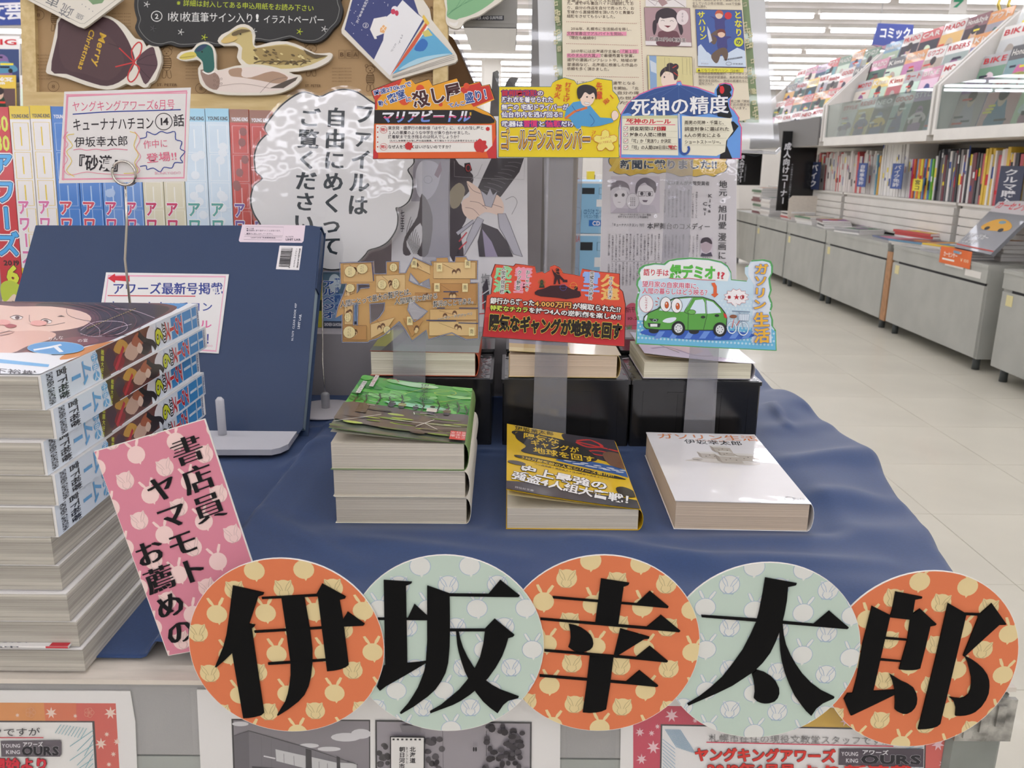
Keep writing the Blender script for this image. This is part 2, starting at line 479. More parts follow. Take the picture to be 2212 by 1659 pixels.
# ---------------------------------------------------------------- magazine run along the right
CXF, CXB, CTOP = 2.54, 3.25, .581
seams = [(3.30,4.24),(4.385,5.5),(5.585,6.70),(6.72,7.66),(7.68,8.62),(8.64,9.5)]
names = ['nearest grey steel base cabinet at the frame edge','grey steel base cabinet under the orange price tag','grey steel base cabinet left of the orange wood strip','grey steel base cabinet, third along from the orange tag','grey steel base cabinet before the black corner board','farthest grey steel base cabinet by the black board']
for (y0, y1), nm in zip(seams, names):
    e = empty('base_cabinet', (CXF, y0, 0), nm, 'cabinet', 'grey base cabinets under the magazine racks')
    o = lambda n, m, *b: MB().box(*b).build(n, m, e)
    L = y1-y0
    o('body', M_steel, .012, 0, .07, CXB-CXF, L, CTOP-.022)
    o('drawer_front', M_steel, 0, .012, .075, .012, L-.012, .468)
    o('finger_gap', M_dark, .002, .012, .468, .0125, L-.09, .482)
    o('top_rail', M_steel, 0, .002, .482, .014, L-.002, CTOP-.022)
    o('worktop', M_steel, -.004, 0, CTOP-.022, CXB-CXF, L, CTOP)
    o('price_sticker', mat('pale_yellow_sticker', (214,204,150), .6), -.0015, L-.11, .40, 0, L-.055, .455)
    for yy in (.06, L-.06): MB().lathe([(.02,0),(.02,.07)], (.05,yy,0), 10).build('foot', M_feet, e)
    if abs(y0-4.385) < .01:
        MB().box(-.004, L+.002, .07, .01, L+.075, .53).build('wood_edge_strip', M_strip, e)
        MB().box(-.0015, .06, .50, 0, .22, .535).build('label_holder', M_white, e)
random.seed(5)
palette = [(196,60,60),(210,205,200),(60,80,130),(225,190,60),(40,42,48),(200,120,150),(90,140,170),(170,170,172),(230,228,224),(120,60,70),(80,120,90),(215,140,60),(150,110,160),(236,226,206)]
cname = ['red','light grey','navy','yellow','black','pink','light blue','grey','white','maroon','green','orange','purple','cream']
titles = ['HondaStyle','Kims','PRADO','グー','GOOD','RIDERS','カート','MOTO','BIKE','TRUCK','NEO','アウト','CAR','STYLE','Ｇワゴン','ゲンロク']
def magazine(M, wd, ht, ci, title, label, group, detail=True, th=.006):
    """cover-out magazine: local x right, y up, z towards the reader"""
    c = palette[ci]
    e = MB().box(0, 0, -th, wd, ht, 0).build('magazine', mats_mag[ci], None, M)
    tag(e, label, 'magazine', group)
    A = Art(eps=1.5e-4)
    c2 = random.choice([tuple(int(lerp(q, 205, .35)) for q in pc) for pc in palette]+[(228,224,220)]*5+[(84,86,92),(110,60,66),(70,80,104)]*2+[(170,170,176)]*3+[(60,60,66)]*3); c3 = random.choice(palette+[(190,170,165)]*5)
    A.rect(.004, .004, wd-.004, ht*.72, noisecol(c2, 18))
    A.poly(spline([(wd*.2,0.004),(wd*.78,.004),(wd*.7,ht*.35),(wd*.62,ht*.55),(wd*.4,ht*.6),(wd*.3,ht*.4)], 3), noisecol(c3, 18))
    if random.random() < .45: A.ell(wd*.5, ht*.6, wd*.13, wd*.16, (214,180,158)); A.ell(wd*.5, ht*.66, wd*.15, wd*.11, (50,40,42))
    else: A.poly(spline([(wd*.1,ht*.3),(wd*.25,ht*.42),(wd*.6,ht*.46),(wd*.9,ht*.34),(wd*.85,ht*.24),(wd*.2,ht*.2)],3), noisecol(random.choice(palette),10)); A.ell(wd*.28,ht*.24,wd*.07,wd*.07,(30,30,32),n=10); A.ell(wd*.72,ht*.26,wd*.07,wd*.07,(30,30,32),n=10)
    for k in range(4):
        x = random.uniform(.03, .5)*wd; y = random.uniform(.08, .62)*ht; l = random.uniform(.2, .4)*wd
        A.rect(x, y, x+l, y+.012, random.choice([(235,235,230),(220,60,50),(240,220,60),(30,30,60)]))
    tc = (205,40,50) if sum(c) > 500 else (235,232,226)
    A.line(title, (wd*.06, ht*.87), (wd*.94, ht*.87), ht*.17, tc, bold=.02)
    A.build('printed_cover', e, M_print)
    return e
mats_mag = [mat('cover_'+n.replace(' ','_'), c, .35, coat=.3) for n, c in zip(cname, palette)]
usedlab = set()
def ulab(base, places):
    for pl in places:
        s = base+' '+pl
        if s not in usedlab: usedlab.add(s); return s
    return None
def rack(y0, y1, bay, n, glass=True):
    g = MB()
    # rack body: two profile side panels, shelves stepping back, glass front
    e = empty('magazine_rack', (0, y0, 0), f'white stepped magazine rack with glass front, {bay}', 'magazine rack', 'stepped magazine racks')
    L = y1-y0
    prof = [(2.60,1.27),(3.25,1.27),(3.25,1.98),(3.02,1.98),(2.60,1.56)]
    for yy in (0, L-.03):
        mb = MB(); k = len(prof)
        vs = [(x, yy, z) for x, z in prof]+[(x, yy+.03, z) for x, z in prof]
        mb.add(vs, [tuple(range(k)), tuple(range(2*k-1, k-1, -1))]+[(i, i+k, (i+1) % k+k, (i+1) % k) for i in range(k)])
        mb.build('side_panel', M_white, e)
    MB().box(2.60, .03, 1.235, 3.25, L-.03, 1.30).build('bottom_shelf', M_white, e)
    MB().box(3.22, 0, 0.58, 3.25, L, 1.98).build('back_panel', M_white, e)
    for t in range(1, 4): MB().box(2.66+.095*t, .03, 1.30+.155*t, 2.75+.095*t, L-.03, 1.312+.155*t).build('step_shelf', M_white, e)
    if glass: MB().box(2.612, .03, 1.30, 2.617, L-.03, 1.555).build('glass_pane', M_glass, e)
    MB().box(2.85, .02, .60, 2.88, L-.02, .845).build('kick_panel', M_white, e)
    for q in range(4): MB().box(2.835, .02, .615+q*.055, 2.85, L-.02, .663+q*.055).build('slat', M_white, e)
    MB().box(2.83, 0, .845, 3.22, L, .86).build('book_shelf', M_white, e)
    tiers = ['bottom','second','third','top']
    for t in range(4):
        y = y1-.06; i = 0
        while y > y0+.2:
            wd = random.uniform(.25, .34); ht = random.uniform(.26, .29); ci = random.randrange(14)
            if random.random() < .5: ci = random.choice([8,8,1,4,7,0])
            X = 2.665+.095*t; Z = 1.312+.15*t-(0 if t else .01)
            R = Matrix.Translation((X, y, Z)) @ Matrix.Rotation(-pi/2, 4, 'Z') @ Matrix.Rotation(pi/2-radians(14), 4, 'X')
            ti = random.choice(titles)
            lb = f'{cname[ci]} magazine, {tiers[t]} tier of the {bay}, {ords[i]} from the far end'
            magazine(R, wd, ht, ci, ti, lb, 'cover-out magazines in the stepped racks')
            y -= wd*random.uniform(.97, 1.02)+.004; i += 1
    return e
rack(3.50, 5.33, 'nearest bay', 8)
rack(5.36, 7.18, 'middle bay', 8)
rack(7.21, 9.3, 'farthest bay', 9, glass=False)
tag(MB().box(2.585, 7.25, 1.24, 2.597, 9.28, 1.47).build('grey_fascia', mat('dark_grey_fascia', (112,110,108), .6)), 'dark grey fascia board across the front of the farthest magazine rack', 'panel')
# spine-out magazines on the middle shelf
random.seed(9)
mats_sp = {}; seen = {}
def CN(c):
    r, g, b = c
    if min(c) > 195: return 'white'
    if max(c)-min(c) < 25: return 'dark' if r < 90 else 'grey'
    if r > 180 and g > 180: return 'yellow'
    if r > 180 and g > 110 and b < 110: return 'orange'
    if g > r and g > b: return 'green'
    if b > r: return 'blue'
    return 'maroon' if r < 150 else 'pink' if b > 120 else 'red'
def spmat(c):
    if c not in mats_sp: mats_sp[c] = mat('spine_colour', c, .5)
    return mats_sp[c]
y = 8.0; i = 0; zone = [('white', 7.1), ('pink', 6.3), ('mixed', 5.7), ('dark', 5.0), ('pink', 4.0)]
while y > 4.55:
    th = random.uniform(.014, .034) if y < 7.75 else .04; ht = random.uniform(.29, .34)
    if 6.15 < y < 6.6: ht = .40; 
    if 5.75 < y < 6.15: ht = .27
    if y > 6.7: c = random.choice([(232,228,222),(228,220,216),(205,200,196),(200,90,90),(225,220,215)])
    elif y > 6.2: c = random.choice([(232,226,222),(230,228,228),(215,170,70),(120,170,190),(205,80,90)])
    elif y > 5.75: c = random.choice([(90,140,200),(230,210,60),(120,190,70),(200,70,130),(60,90,150),(232,120,60)])
    elif y > 5.2: c = random.choice([(50,50,56),(150,146,146),(90,92,98),(225,222,220),(120,60,70),(60,62,66)])
    else: c = random.choice([(205,90,100),(222,200,196),(60,60,66),(226,190,70),(230,226,220)])
    if 6.1 < y < 6.62: c = random.choice([(232,230,226),(226,224,222)])
    lean = radians(random.uniform(1, 5))
    me = MB().box(0, -th+.001, 0, .21, 0, ht).mesh('spine_out_magazine')
    o = link('shelf_magazine', me, None, Matrix.Translation((2.86+random.uniform(0,.012), y, .86)) @ Matrix.Rotation(-lean, 4, 'X'), spmat(c))
    tag(o, None, 'magazine', 'spine-out magazines on the middle shelf')
    wid = 'thick' if th > .028 else 'slim' if th > .019 else 'thin'; cn = CN(c)
    side = 'beyond the driving tab' if y > 6.75 else 'between the two blue tabs' if y > 6.2 else 'among the colourful spines' if y > 5.75 else 'among the dark spines' if y > 5.2 else 'beside the navy buying tab'
    key = (wid, cn, side); seen[key] = seen.get(key, 0)+1
    o['label'] = f'{wid} {cn} magazine, spine out {side}, {ords[seen[key]-1]} such from the far end'
    A = Art(eps=2e-4)
    for q in range(1):
        z = random.uniform(.05, ht-.05); A.rect(.002, z, th-.003, z+random.uniform(.02, .07), random.choice([(210,40,50),(30,30,40),(240,220,70),(40,70,150),(235,235,235)]))
    A.build('spine_print', o, M_print, Matrix(((0,0,-1,-.0002),(-1,0,0,0),(0,1,0,0),(0,0,0,1))))
    y -= th/cos(lean)+.001; i += 1
def tab(u0, v0, u1, v1, X, txt, c, label, tc=(220,220,225)):
    """upright divider tab standing among the spines"""
    a = P(u0, v1, X=X); b = P(u1, v1, X=X); z1 = P(u0, v0, X=X).z
    wd = a.y-b.y; ht = z1-a.z
    e = MB().box(0, 0, -.004, wd, ht, 0).build('divider_tab', mat('tab_colour', c, .5), None, Matrix.Translation((X, a.y, a.z)) @ Matrix.Rotation(-pi/2, 4, 'Z') @ Matrix.Rotation(pi/2, 4, 'X'))
    tag(e, label, 'divider', 'divider tabs among the magazines')
    Art(eps=2e-4).vline(txt, (wd*.5, ht*.93), (wd*.5, ht*.07), wd*.62, tc, bold=.02).build('lettering', e, M_print)
tab(1742, 350, 1768, 408, 2.80, 'バイク', (40,52,88), 'dark navy divider tab reading バイク at the end of the spines')
tab(1850, 352, 1868, 403, 2.80, '自動車免許', (44,78,150), 'blue divider tab among the white spines')
tab(1922, 353, 1946, 407, 2.80, 'バイク免許', (44,78,150), 'blue divider tab in front of the tall white magazine')
tab(2148, 358, 2200, 446, 2.78, 'クルマ購入', (36,46,76), 'large navy divider tab reading クルマ購入 near the frame edge')
tab(1970, 386, 1990, 412, 2.81, '宮コ', (230,214,40), 'small yellow tab among the colourful spines', (30,30,30))
# magazines lying on the cabinets
def stack(x, y, n, wd, dp, cs, label, group, rz=0, th=.012, spread=.012, z=CTOP):
    for k in range(n):
        c = cs[k % len(cs)]
        M = Matrix.Translation((x+random.uniform(-spread, spread), y+random.uniform(-spread, spread), z)) @ Matrix.Rotation(rz+random.uniform(-.05, .05), 4, 'Z')
        o = MB().box(-wd/2, -dp/2, 0, wd/2, dp/2, th-.001).build('magazine', mats_mag[c], None, M)
        place = 'topmost' if k == n-1 else 'bottom' if k == 0 else ords[k]+' from the bottom'
        tag(o, f'magazine lying in the {label}, {place}', 'magazine', group)
        MB().box(-wd/2+.002, -dp/2-.0003, .001, wd/2-.001, dp/2-.002, th-.002).build('pages', M_paper, o)
        if k == n-1:
            A = Art(eps=2e-4)
            A.rect(-wd*.44, -dp*.45, wd*.44, dp*.2, palette[(c+3) % 14]); A.rect(-wd*.4, dp*.25, wd*.4, dp*.42, palette[(c+8) % 14])
            A.ell(0, -dp*.1, wd*.2, dp*.2, palette[(c+5) % 14])
            A.build('printed_cover', o, M_print, Matrix.Translation((0, 0, th-.001)))
        z += th
G2 = 'magazines lying on the grey cabinets'
stack(2.68, 5.02, 4, .22, .30, [7,8,1,3], 'low pile beside the orange price tag', G2, .2)
stack(2.66, 4.78, 3, .22, .30, [2,7,6], 'pile touching the orange tag', G2, -.1, th=.014)
stack(2.67, 5.42, 3, .22, .30, [8,1,6], 'pale pile over the orange wood strip', G2, .3)
stack(2.70, 5.84, 2, .22, .30, [7,2], 'thin bluish pile left of the orange wood strip', G2, -.1)
stack(2.84, 5.72, 4, .20, .42, [0,8,0,0], 'red pile against the white slats', G2, .1, th=.018)
stack(2.69, 6.45, 3, .22, .30, [8,7,7], 'grey pile in front of the black pile', G2, .25)
stack(2.86, 6.62, 3, .20, .30, [4,0,4], 'black and red pile against the white slats', G2, 0)
stack(2.70, 6.98, 4, .22, .30, [8,4,8,9], 'pile with a maroon top cover', G2, -.2, th=.016)
stack(2.69, 7.40, 4, .22, .30, [8,8,1,10], 'white pile with a green cover', G2, .1, th=.016)
stack(2.72, 7.95, 5, .22, .30, [8,0,8,4,8], 'white and red pile before the black board', G2, 0, th=.016)
stack(2.70, 8.55, 9, .22, .30, [8,1,8,7,8], 'tall white pile left of the black board', G2, 0, th=.02)
stack(2.72, 8.95, 11, .22, .30, [9,8,1,10,8,9], 'tall mixed pile farthest back', G2, 0, th=.024)
stack(2.82, 4.72, 5, .22, .30, [1,8,1], 'pile leaning under the tilted car magazine', G2, .0, th=.022)
stack(2.74, 3.98, 11, .24, .42, [8,13,8,1], 'tall cream pile at the right frame edge', G2, .0, th=.017, spread=.004)
# tilted car magazine and orange price tag
c0_ = P(2061, 533, X=2.57); c1_ = P(2140, 550, Z=c0_.z); ex_ = (c1_-c0_).normalized(); c2_ = P(2165, 431, X=c0_.x+.22); ey_ = (c2_-c0_); ey_ = (ey_-ex_*ey_.dot(ex_)).normalized(); ez_ = ex_.cross(ey_)
MX_ = Matrix((( ex_.x, ey_.x, ez_.x, c0_.x), (ex_.y, ey_.y, ez_.y, c0_.y), (ex_.z, ey_.z, ez_.z, c0_.z), (0, 0, 0, 1)))
fr = Frame(None, M=MX_)
MW_, MH_ = (c1_-c0_).length, min(.42, abs((c2_-c0_).dot(ey_)))
o = MB().box(0, 0, -.02, MW_, MH_, 0).build('car_magazine', mat('grey_magazine_cover', (120,122,128), .35, coat=.4), None, fr.M)
tag(o, 'grey car magazine tilted up with a yellow car on its cover', 'magazine')
A = Art(eps=1.5e-4).rect(0, .24, .23, .32, (196,190,192)).line('カーセンサー', (.01,.285), (.22,.285), .05, (206,60,70), .03)
A.poly(spline([(.04,.15),(.07,.19),(.12,.205),(.17,.19),(.20,.165),(.19,.14),(.12,.13),(.06,.13)], 4), (212,158,50)).ell(.08,.14,.014,.012,(30,30,30)).ell(.16,.14,.014,.012,(30,30,30)).ell(.13,.185,.02,.01,(120,150,160))
A.line('スポーツカー', (.015,.085), (.14,.085), .035, (228,228,228), .02).line('しようぜ！', (.015,.05), (.11,.05), .035, (228,228,228), .02).rect(0,.015,.23,.022,(190,60,50))
A.build('printed_cover', o, M_print, Matrix.Diagonal((MW_/.23, MH_/.32, 1, 1)))
a = P(2028, 566, X=2.532); b = P(2094, 582, X=2.532); hh_ = P(2028, 530, X=2.532).z-a.z; wd = a.y-b.y
fr = Frame(None, M=Matrix.Translation(a) @ Matrix.Rotation(-pi/2, 4, 'Z') @ Matrix.Rotation(pi/2, 4, 'X'))
o = MB().box(0, 0, -.002, wd, hh_, 0).build('price_tag', mat('orange_card', (222,104,38), .5), None, fr.M)
tag(o, 'orange price card at the cabinet corner under the tilted car magazine', 'sign')
Art(eps=2e-4).line('カーセンサー', (wd*.12,hh_*.58), (wd*.58,hh_*.58), hh_*.34, (240,232,220), .02).line('￥100', (wd*.66,hh_*.42), (wd*.95,hh_*.42), hh_*.26, (245,226,190)).rect(wd*.1,hh_*.22,wd*.5,hh_*.32,(240,236,226)).build('lettering', o, M_print)
MB().box(wd*.2, -.01, -.02, wd*.8, .0, -.002).build('card_clip', M_white, o)
# black corner boards
def blackboard(u0, v0, u1, v1, Y, label):
    a = P(u0, v1, Y=Y); b = P(u1, v0, Y=Y); wd, ht = b.x-a.x, b.z-a.z
    fr = Frame((a.x, Y, a.z)); o = MB().box(0, 0, -.01, wd, ht, 0).build('corner_board', M_black, None, fr.M)
    tag(o, label, 'sign', 'black corner signboards')
    A = Art(eps=2e-4).vline('成人向けコーナー', (wd*.17, ht*.86), (wd*.17, ht*.08), wd*.2, (222,222,226), .03)
    A.vline('十八歳未満の方には販売できません', (wd*.34, ht*.6), (wd*.34, ht*.1), wd*.06, (170,172,176))
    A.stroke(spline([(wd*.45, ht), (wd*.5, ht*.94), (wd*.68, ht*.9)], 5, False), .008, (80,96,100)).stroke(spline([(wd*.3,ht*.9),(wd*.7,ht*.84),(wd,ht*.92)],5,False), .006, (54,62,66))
    A.build('lettering', o, M_print)
blackboard(1676, 284, 1770, 455, 7.9, 'black signboard reading 成人向けコーナー beside the racks')
blackboard(1590, 325, 1648, 400, 9.4, 'smaller black signboard partly hidden behind the plastic poster case')
MB().box(1.9, 9.45, 0, 2.5, 9.5, 1.2).build('wall_partition', M_cream)['kind'] = 'structure'
a = P(1765, 300, Y=7.85); fr = Frame((P(1701, 470, Y=7.8).x, 7.8, .585)); o = MB().box(0, 0, -.01, .30, .22, 0, .03).build('shelf_end_plate', M_cream, None, fr.M); tag(o, 'small cream end plate with rounded corners below the black board', 'panel')
# hanging signs
fr = Frame(P(1882, 112, Y=9.3)); wd = .43
o = tag(MB().prism([(0,.07),(.22,0),(wd,.08),(wd-.02,.27),(.04,.28)], -.02, 0).build('hanging_sign', mat('sign_blue', (58,74,150), .4), None, fr.M), 'blue hanging sign reading コミック above the far racks', 'sign')
Art(eps=5e-4).line('コミック', (.06,.185), (.39,.185), .115, (240,240,240), .03).poly([(0,.07),(.22,0),(wd,.08),(.31,.055),(.22,.09),(.12,.06)], (180,140,150)).ell(.22,.07,.035,.035,(230,225,230)).build('lettering', o, M_print)
fr = Frame(P(2050, 30, Y=9.0)); o = tag(MB().box(0, 0, -.01, .17, .4, 0).build('exit_sign', M_white, None, fr.M), 'white hanging sign with a green arrow near the ceiling', 'sign')
Art(eps=4e-4).poly([(.03,.06),(.09,.11),(.03,.11),(.03,.14),(.09,.14),(.03,.19),(.07,.19),(.13,.125),(.07,.06)], (60,160,120)).build('arrow', o, M_print)
for q, (u, wy) in enumerate(((2158, 0), (2180, 0))):
    pts = [P(u, 28-k*6, Y=6.0) for k in range(7)]
    pts = [Vector((p.x+.006*sin(k*1.6), p.y, p.z)) for k, p in enumerate(pts)]
    o = MB().tube(pts, .012, 8).build('ceiling_chain', mat('brass_chain', (190,170,90), .3, metal=.8)); tag(o, ['left of the two brass coloured hanging cords at top right','right of the two brass coloured hanging cords at top right'][q], 'cord')
for x_, y_, z_, nm_ in ((P(1900,70,Y=9.3).x, 9.3, P(1900,66,Y=9.3).z, 'thin wire holding the blue コミック sign'), (P(2060,5,Y=9).x, 9.0, P(2060,0,Y=9).z+.2, 'thin wire holding the green arrow sign'), (P(-20,20,Y=6.2).x, 6.2, P(-20,5,Y=6.2).z-.05, 'thin wire holding the blue sign at the left edge')):
    tag(MB().tube([(x_, y_+.005, z_), (x_, y_+.005, 2.78)], .003, 6).build('hanging_wire', M_cordage), nm_, 'wire')
# the rack seen past the board on the left
random.seed(3)
e = empty('left_rack', (-4.6, 5.2, 0), 'stepped magazine rack glimpsed at the left frame edge', 'magazine rack')
MB().box(0, .5, 0, 2.4, .55, 1.75).build('back_panel', M_white, e); MB().box(0, 0, .05, 2.4, .5, .78).build('base', M_steel, e)
for t in range(4): MB().box(0, .04+.1*t, 0.78+.24*t, 2.4, .14+.1*t, .795+.24*t).build('step_shelf', M_white, e)
for t in range(4):
    for i in range(7):
        ci = random.choice([8,0,6,8,1,3]); X = -3.75+i*.235
        magazine(Matrix.Translation((X, 5.21+.1*t, .797+.24*t)) @ Matrix.Rotation(pi/2-radians(12), 4, 'X'), .21, .29, ci, random.choice(['サイゾー','日経','BIG','SPA']),
                 f'{cname[ci]} magazine on the left rack, {["bottom","second","third","top"][t]} tier, {ords[i]} along', 'magazines on the left rack')
fr = Frame(P(-40, 52, Y=6.2)); o = tag(MB().box(-.3, -.01, -.02, .53, .21, 0).build('hanging_sign', mat('sign_blue2', (44,70,150), .4), None, Frame(fr.M.translation, 0, radians(-12)).M), 'blue hanging sign with white lettering at the left frame edge', 'sign')
Art(eps=5e-4).line('大衆文芸書', (-.25,.07), (.5,.07), .10, (235,235,240), .03).rect(-.3,.115,.53,.13,(235,230,235)).build('lettering', o, M_print)
# ---------------------------------------------------------------- the display table
TT = .787
TYF = .424
e = empty('display_table', (0, TYF, 0), 'cream topped grey display table under the blue cloth', 'table')
def tb(n, m, x0, y0, z0, x1, y1, z1, b=0): return MB().box(x0, y0-TYF, z0, x1, y1-TYF, z1, b).build(n, m, e)
tb('tabletop', M_cream, -1.25, TYF, TT-.003, .302, 1.17, TT)
tb('top_core', M_dark, -1.24, TYF+.008, TT-.02, .296, 1.165, TT-.003)
zs = P(800, 1628, Y=TYF+.006).z
tb('upper_front_panel', M_steel2, -1.24, TYF+.003, zs+.0006, .262, TYF+.008, TT-.0048)
tb('lower_front_panel', mat('front_steel_lower', (160,164,158), .55, noise=.04, nscale=9, bump=.1, bscale=900), -1.24, TYF+.003, .06, .262, TYF+.012, zs-.0006)
tb('side_panel', M_steel, .285, TYF+.03, .06, .296, 1.15, TT-.005)
tb('leg', mat('leg_grey_green', (132,136,130), .5, noise=.08, nscale=30), .266, TYF-.002, 0, .299, TYF+.03, TT-.005, .003)
tb('leg', M_steel, -1.24, TYF+.012, 0, -1.21, TYF+.04, TT-.005, .003)
tb('leg', M_steel, .27, 1.12, 0, .298, 1.15, TT-.005, .003)
bk = MB().box(.268, -.004, TT-.034, .3015, -.001, TT-.0055)
for k in range(3): bk.box(.272+.009*k, -.0055, TT-.031+.004*k, .277+.009*k, -.004, TT-.009)
bk.build('corner_bracket', M_bracket, e)
MB().lathe([(.004,0),(.004,.0008)], (.284, 0, 0), 12).build('screw', M_bracket, e, Matrix.Translation((0, -.002, TT-.115)) @ Matrix.Rotation(pi/2, 4, 'X') if False else Matrix.Translation((0,0,TT-.115)))
# navy cloth, loosely spread, falling over the right-hand edge
edge_px = [(1641,808),(1673,836),(1716,862),(1770,896),(1811,926),(1862,969),(1897,1004),(1931,1055),(1957,1098),(1987,1129),(2011,1167),(2030,1210),(2047,1232),(2110,1330),(2195,1480)]
EP = sorted([(P(u, v, Z=.787).y, P(u, v, Z=.787).x) for u, v in edge_px])
EP = [(EP[0][0]-.1, EP[0][1])]+EP+[(1.3, EP[-1][1]-.01)]
def edge_x(y):
    for (a, xa), (b, xb) in zip(EP, EP[1:]):
        if y <= b: return xa+(xb-xa)*max(0, (y-a)/(b-a))
    return EP[-1][1]
def sstep(t): t = max(0, min(1, t)); return t*t*(3-2*t)
from mathutils import noise as mnoise
fa, fb = P(665, 972, Z=.79), P(528, 1150, Z=.79)
CREASE = []
for (u0, v0), (u1, v1), am, wd in [((1640,1010),(1905,1000),.005,.018),((1660,1085),(1960,1098),.006,.02),((1560,1170),(2010,1165),.004,.018),((1640,940),(1800,915),.004,.018),((700,1180),(1120,1230),.0035,.012),((560,1130),(760,1240),.005,.010),((1250,1180),(1600,1260),.004,.012),
        ((1665,885),(1700,930),.006,.007),((620,1010),(700,960),.004,.008),((1060,880),(1085,960),.006,.006),((640,930),(760,925),.004,.008),((1400,1230),(1900,1240),.005,.012),((1030,1010),(1090,900),.003,.008)]:
    p0, p1 = P(u0, v0, Z=.79), P(u1, v1, Z=.79); CREASE.append(((p0.x, p0.y), (p1.x, p1.y), am, wd))
def cloth_h(x, y):
    """height of the cloth above the tabletop"""
    n = mnoise.noise(Vector((x*5, y*5, 0)))*.5+mnoise.noise(Vector((x*14+y*9, y*11-x*5, 3)))*.3
    h = .0028+.0012*n
    # folds running diagonally, stronger towards the free right-hand side
    rr = sstep((x-.26)/.10)
    h += rr*(.0052*sin((y*1.0-x*1.5)*30+4*n)+.003*n*sin((y-x*.6)*70))
    fr_ = sstep((.60-y)/.10)
    h += fr_*.0022*sin((x*.9+y*2.4)*30+3.2*n)*sstep((x+.2)/.1)
    # a ridge on the left where the cloth is doubled over
    d = ((x-fa.x)*(fb.y-fa.y)-(y-fa.y)*(fb.x-fa.x))/hypot(fb.x-fa.x, fb.y-fa.y)
    s_ = sstep((.006-d)/.014) if False else sstep((d+.002)/.012)
    sg = 1 if ((0.1-fa.x)*(fb.y-fa.y)-(.8-fa.y)*(fb.x-fa.x)) > 0 else -1
    s_ = sstep((sg*d+.003)/.008)
    h += .0085*s_*(.55+.45*sstep((.9-y)/.2))*sstep((x+.34)/.03)+.0035*s_*math.exp(-(d/.02)**2)*sstep((.9-y)/.1)
    for (ax, ay), (bx, by), am, wd in CREASE:
        dx, dy = bx-ax, by-ay; t = max(0, min(1, ((x-ax)*dx+(y-ay)*dy)/(dx*dx+dy*dy)))
        dd = hypot(x-ax-t*dx, y-ay-t*dy)
        if dd < wd*2.6: h += am*math.exp(-(dd/wd)**2)*(.35+.65*sin(pi*min(1, max(0, t*.9+.05))))
    return max(h, .0012)
FLAT = []   # footprints pressed flat by what stands on them (x0, y0, x1, y1)
FZ = .0065
FLAT += [(-.148,.632,-.022,.80),(-.004,.622,.118,.80),(.136,.622,.258,.82),(-.135,.822,.262,.99),(-.27,.92,-.17,1.02)]
def cz(x, y):
    h = cloth_h(x, y); wt = 0
    for x0, y0, x1, y1 in FLAT:
        dx = max(x0-x, x-x1, 0); dy = max(y0-y, y-y1, 0)
        wt = max(wt, 1-sstep(hypot(dx, dy)/.03))
    return TT+h*(1-wt)+FZ*wt
CL = TT+FZ
def cloth_f(s, t):
    y = .4445+t*(1.19-.4445); xe = edge_x(y); x0 = -.9
    if t < .02: y -= .002
    top = xe-.012-x0; arc = .03; drop = .14; tot = top+arc+drop; q = s*tot
    # concentrate vertices on the visible part
    if q <= top: x = x0+q; return (x, y, cz(x, y))
    zz = cz(x0+top, y)
    if q <= top+arc:
        a = (q-top)/arc*pi/2; R = .019
        return (x0+top+R*sin(a)*.7, y, zz-R*(1-cos(a)))
    d = q-top-arc
    return (x0+top+.0133+.014*sin(y*17+2*sin(y*9))*d/drop-.02*d/drop, y+.004*sin(d*40), zz-.019-d)
cm = MB().grid(420, 190, cloth_f)
M_cloth = mat('navy_satin_cloth', (42,68,113), .56, sheen=.15, noise=.05, nscale=500, bump=.05, bscale=700, spec=.35)
cl = cm.build('tablecloth', M_cloth)
so = cl.modifiers.new('t', 'SOLIDIFY'); so.thickness = .0006; so.offset = -1
tag(cl, 'navy blue cloth spread wrinkled over the display table', 'tablecloth')

# grey riser board behind, and what stands on it
RY, RZ = 1.012, .8725
r = MB().box(-1.1, RY, CL-.004, .20, 1.30, RZ-.0).build('riser_box', M_riser); tag(r, 'long grey riser box behind the books and the blue file', 'riser')
r = MB().box(-1.1, 1.302, TT-.7, .05, 1.45, 1.145).build('back_counter', M_riser); tag(r, 'grey back counter holding the pine framed board', 'counter')

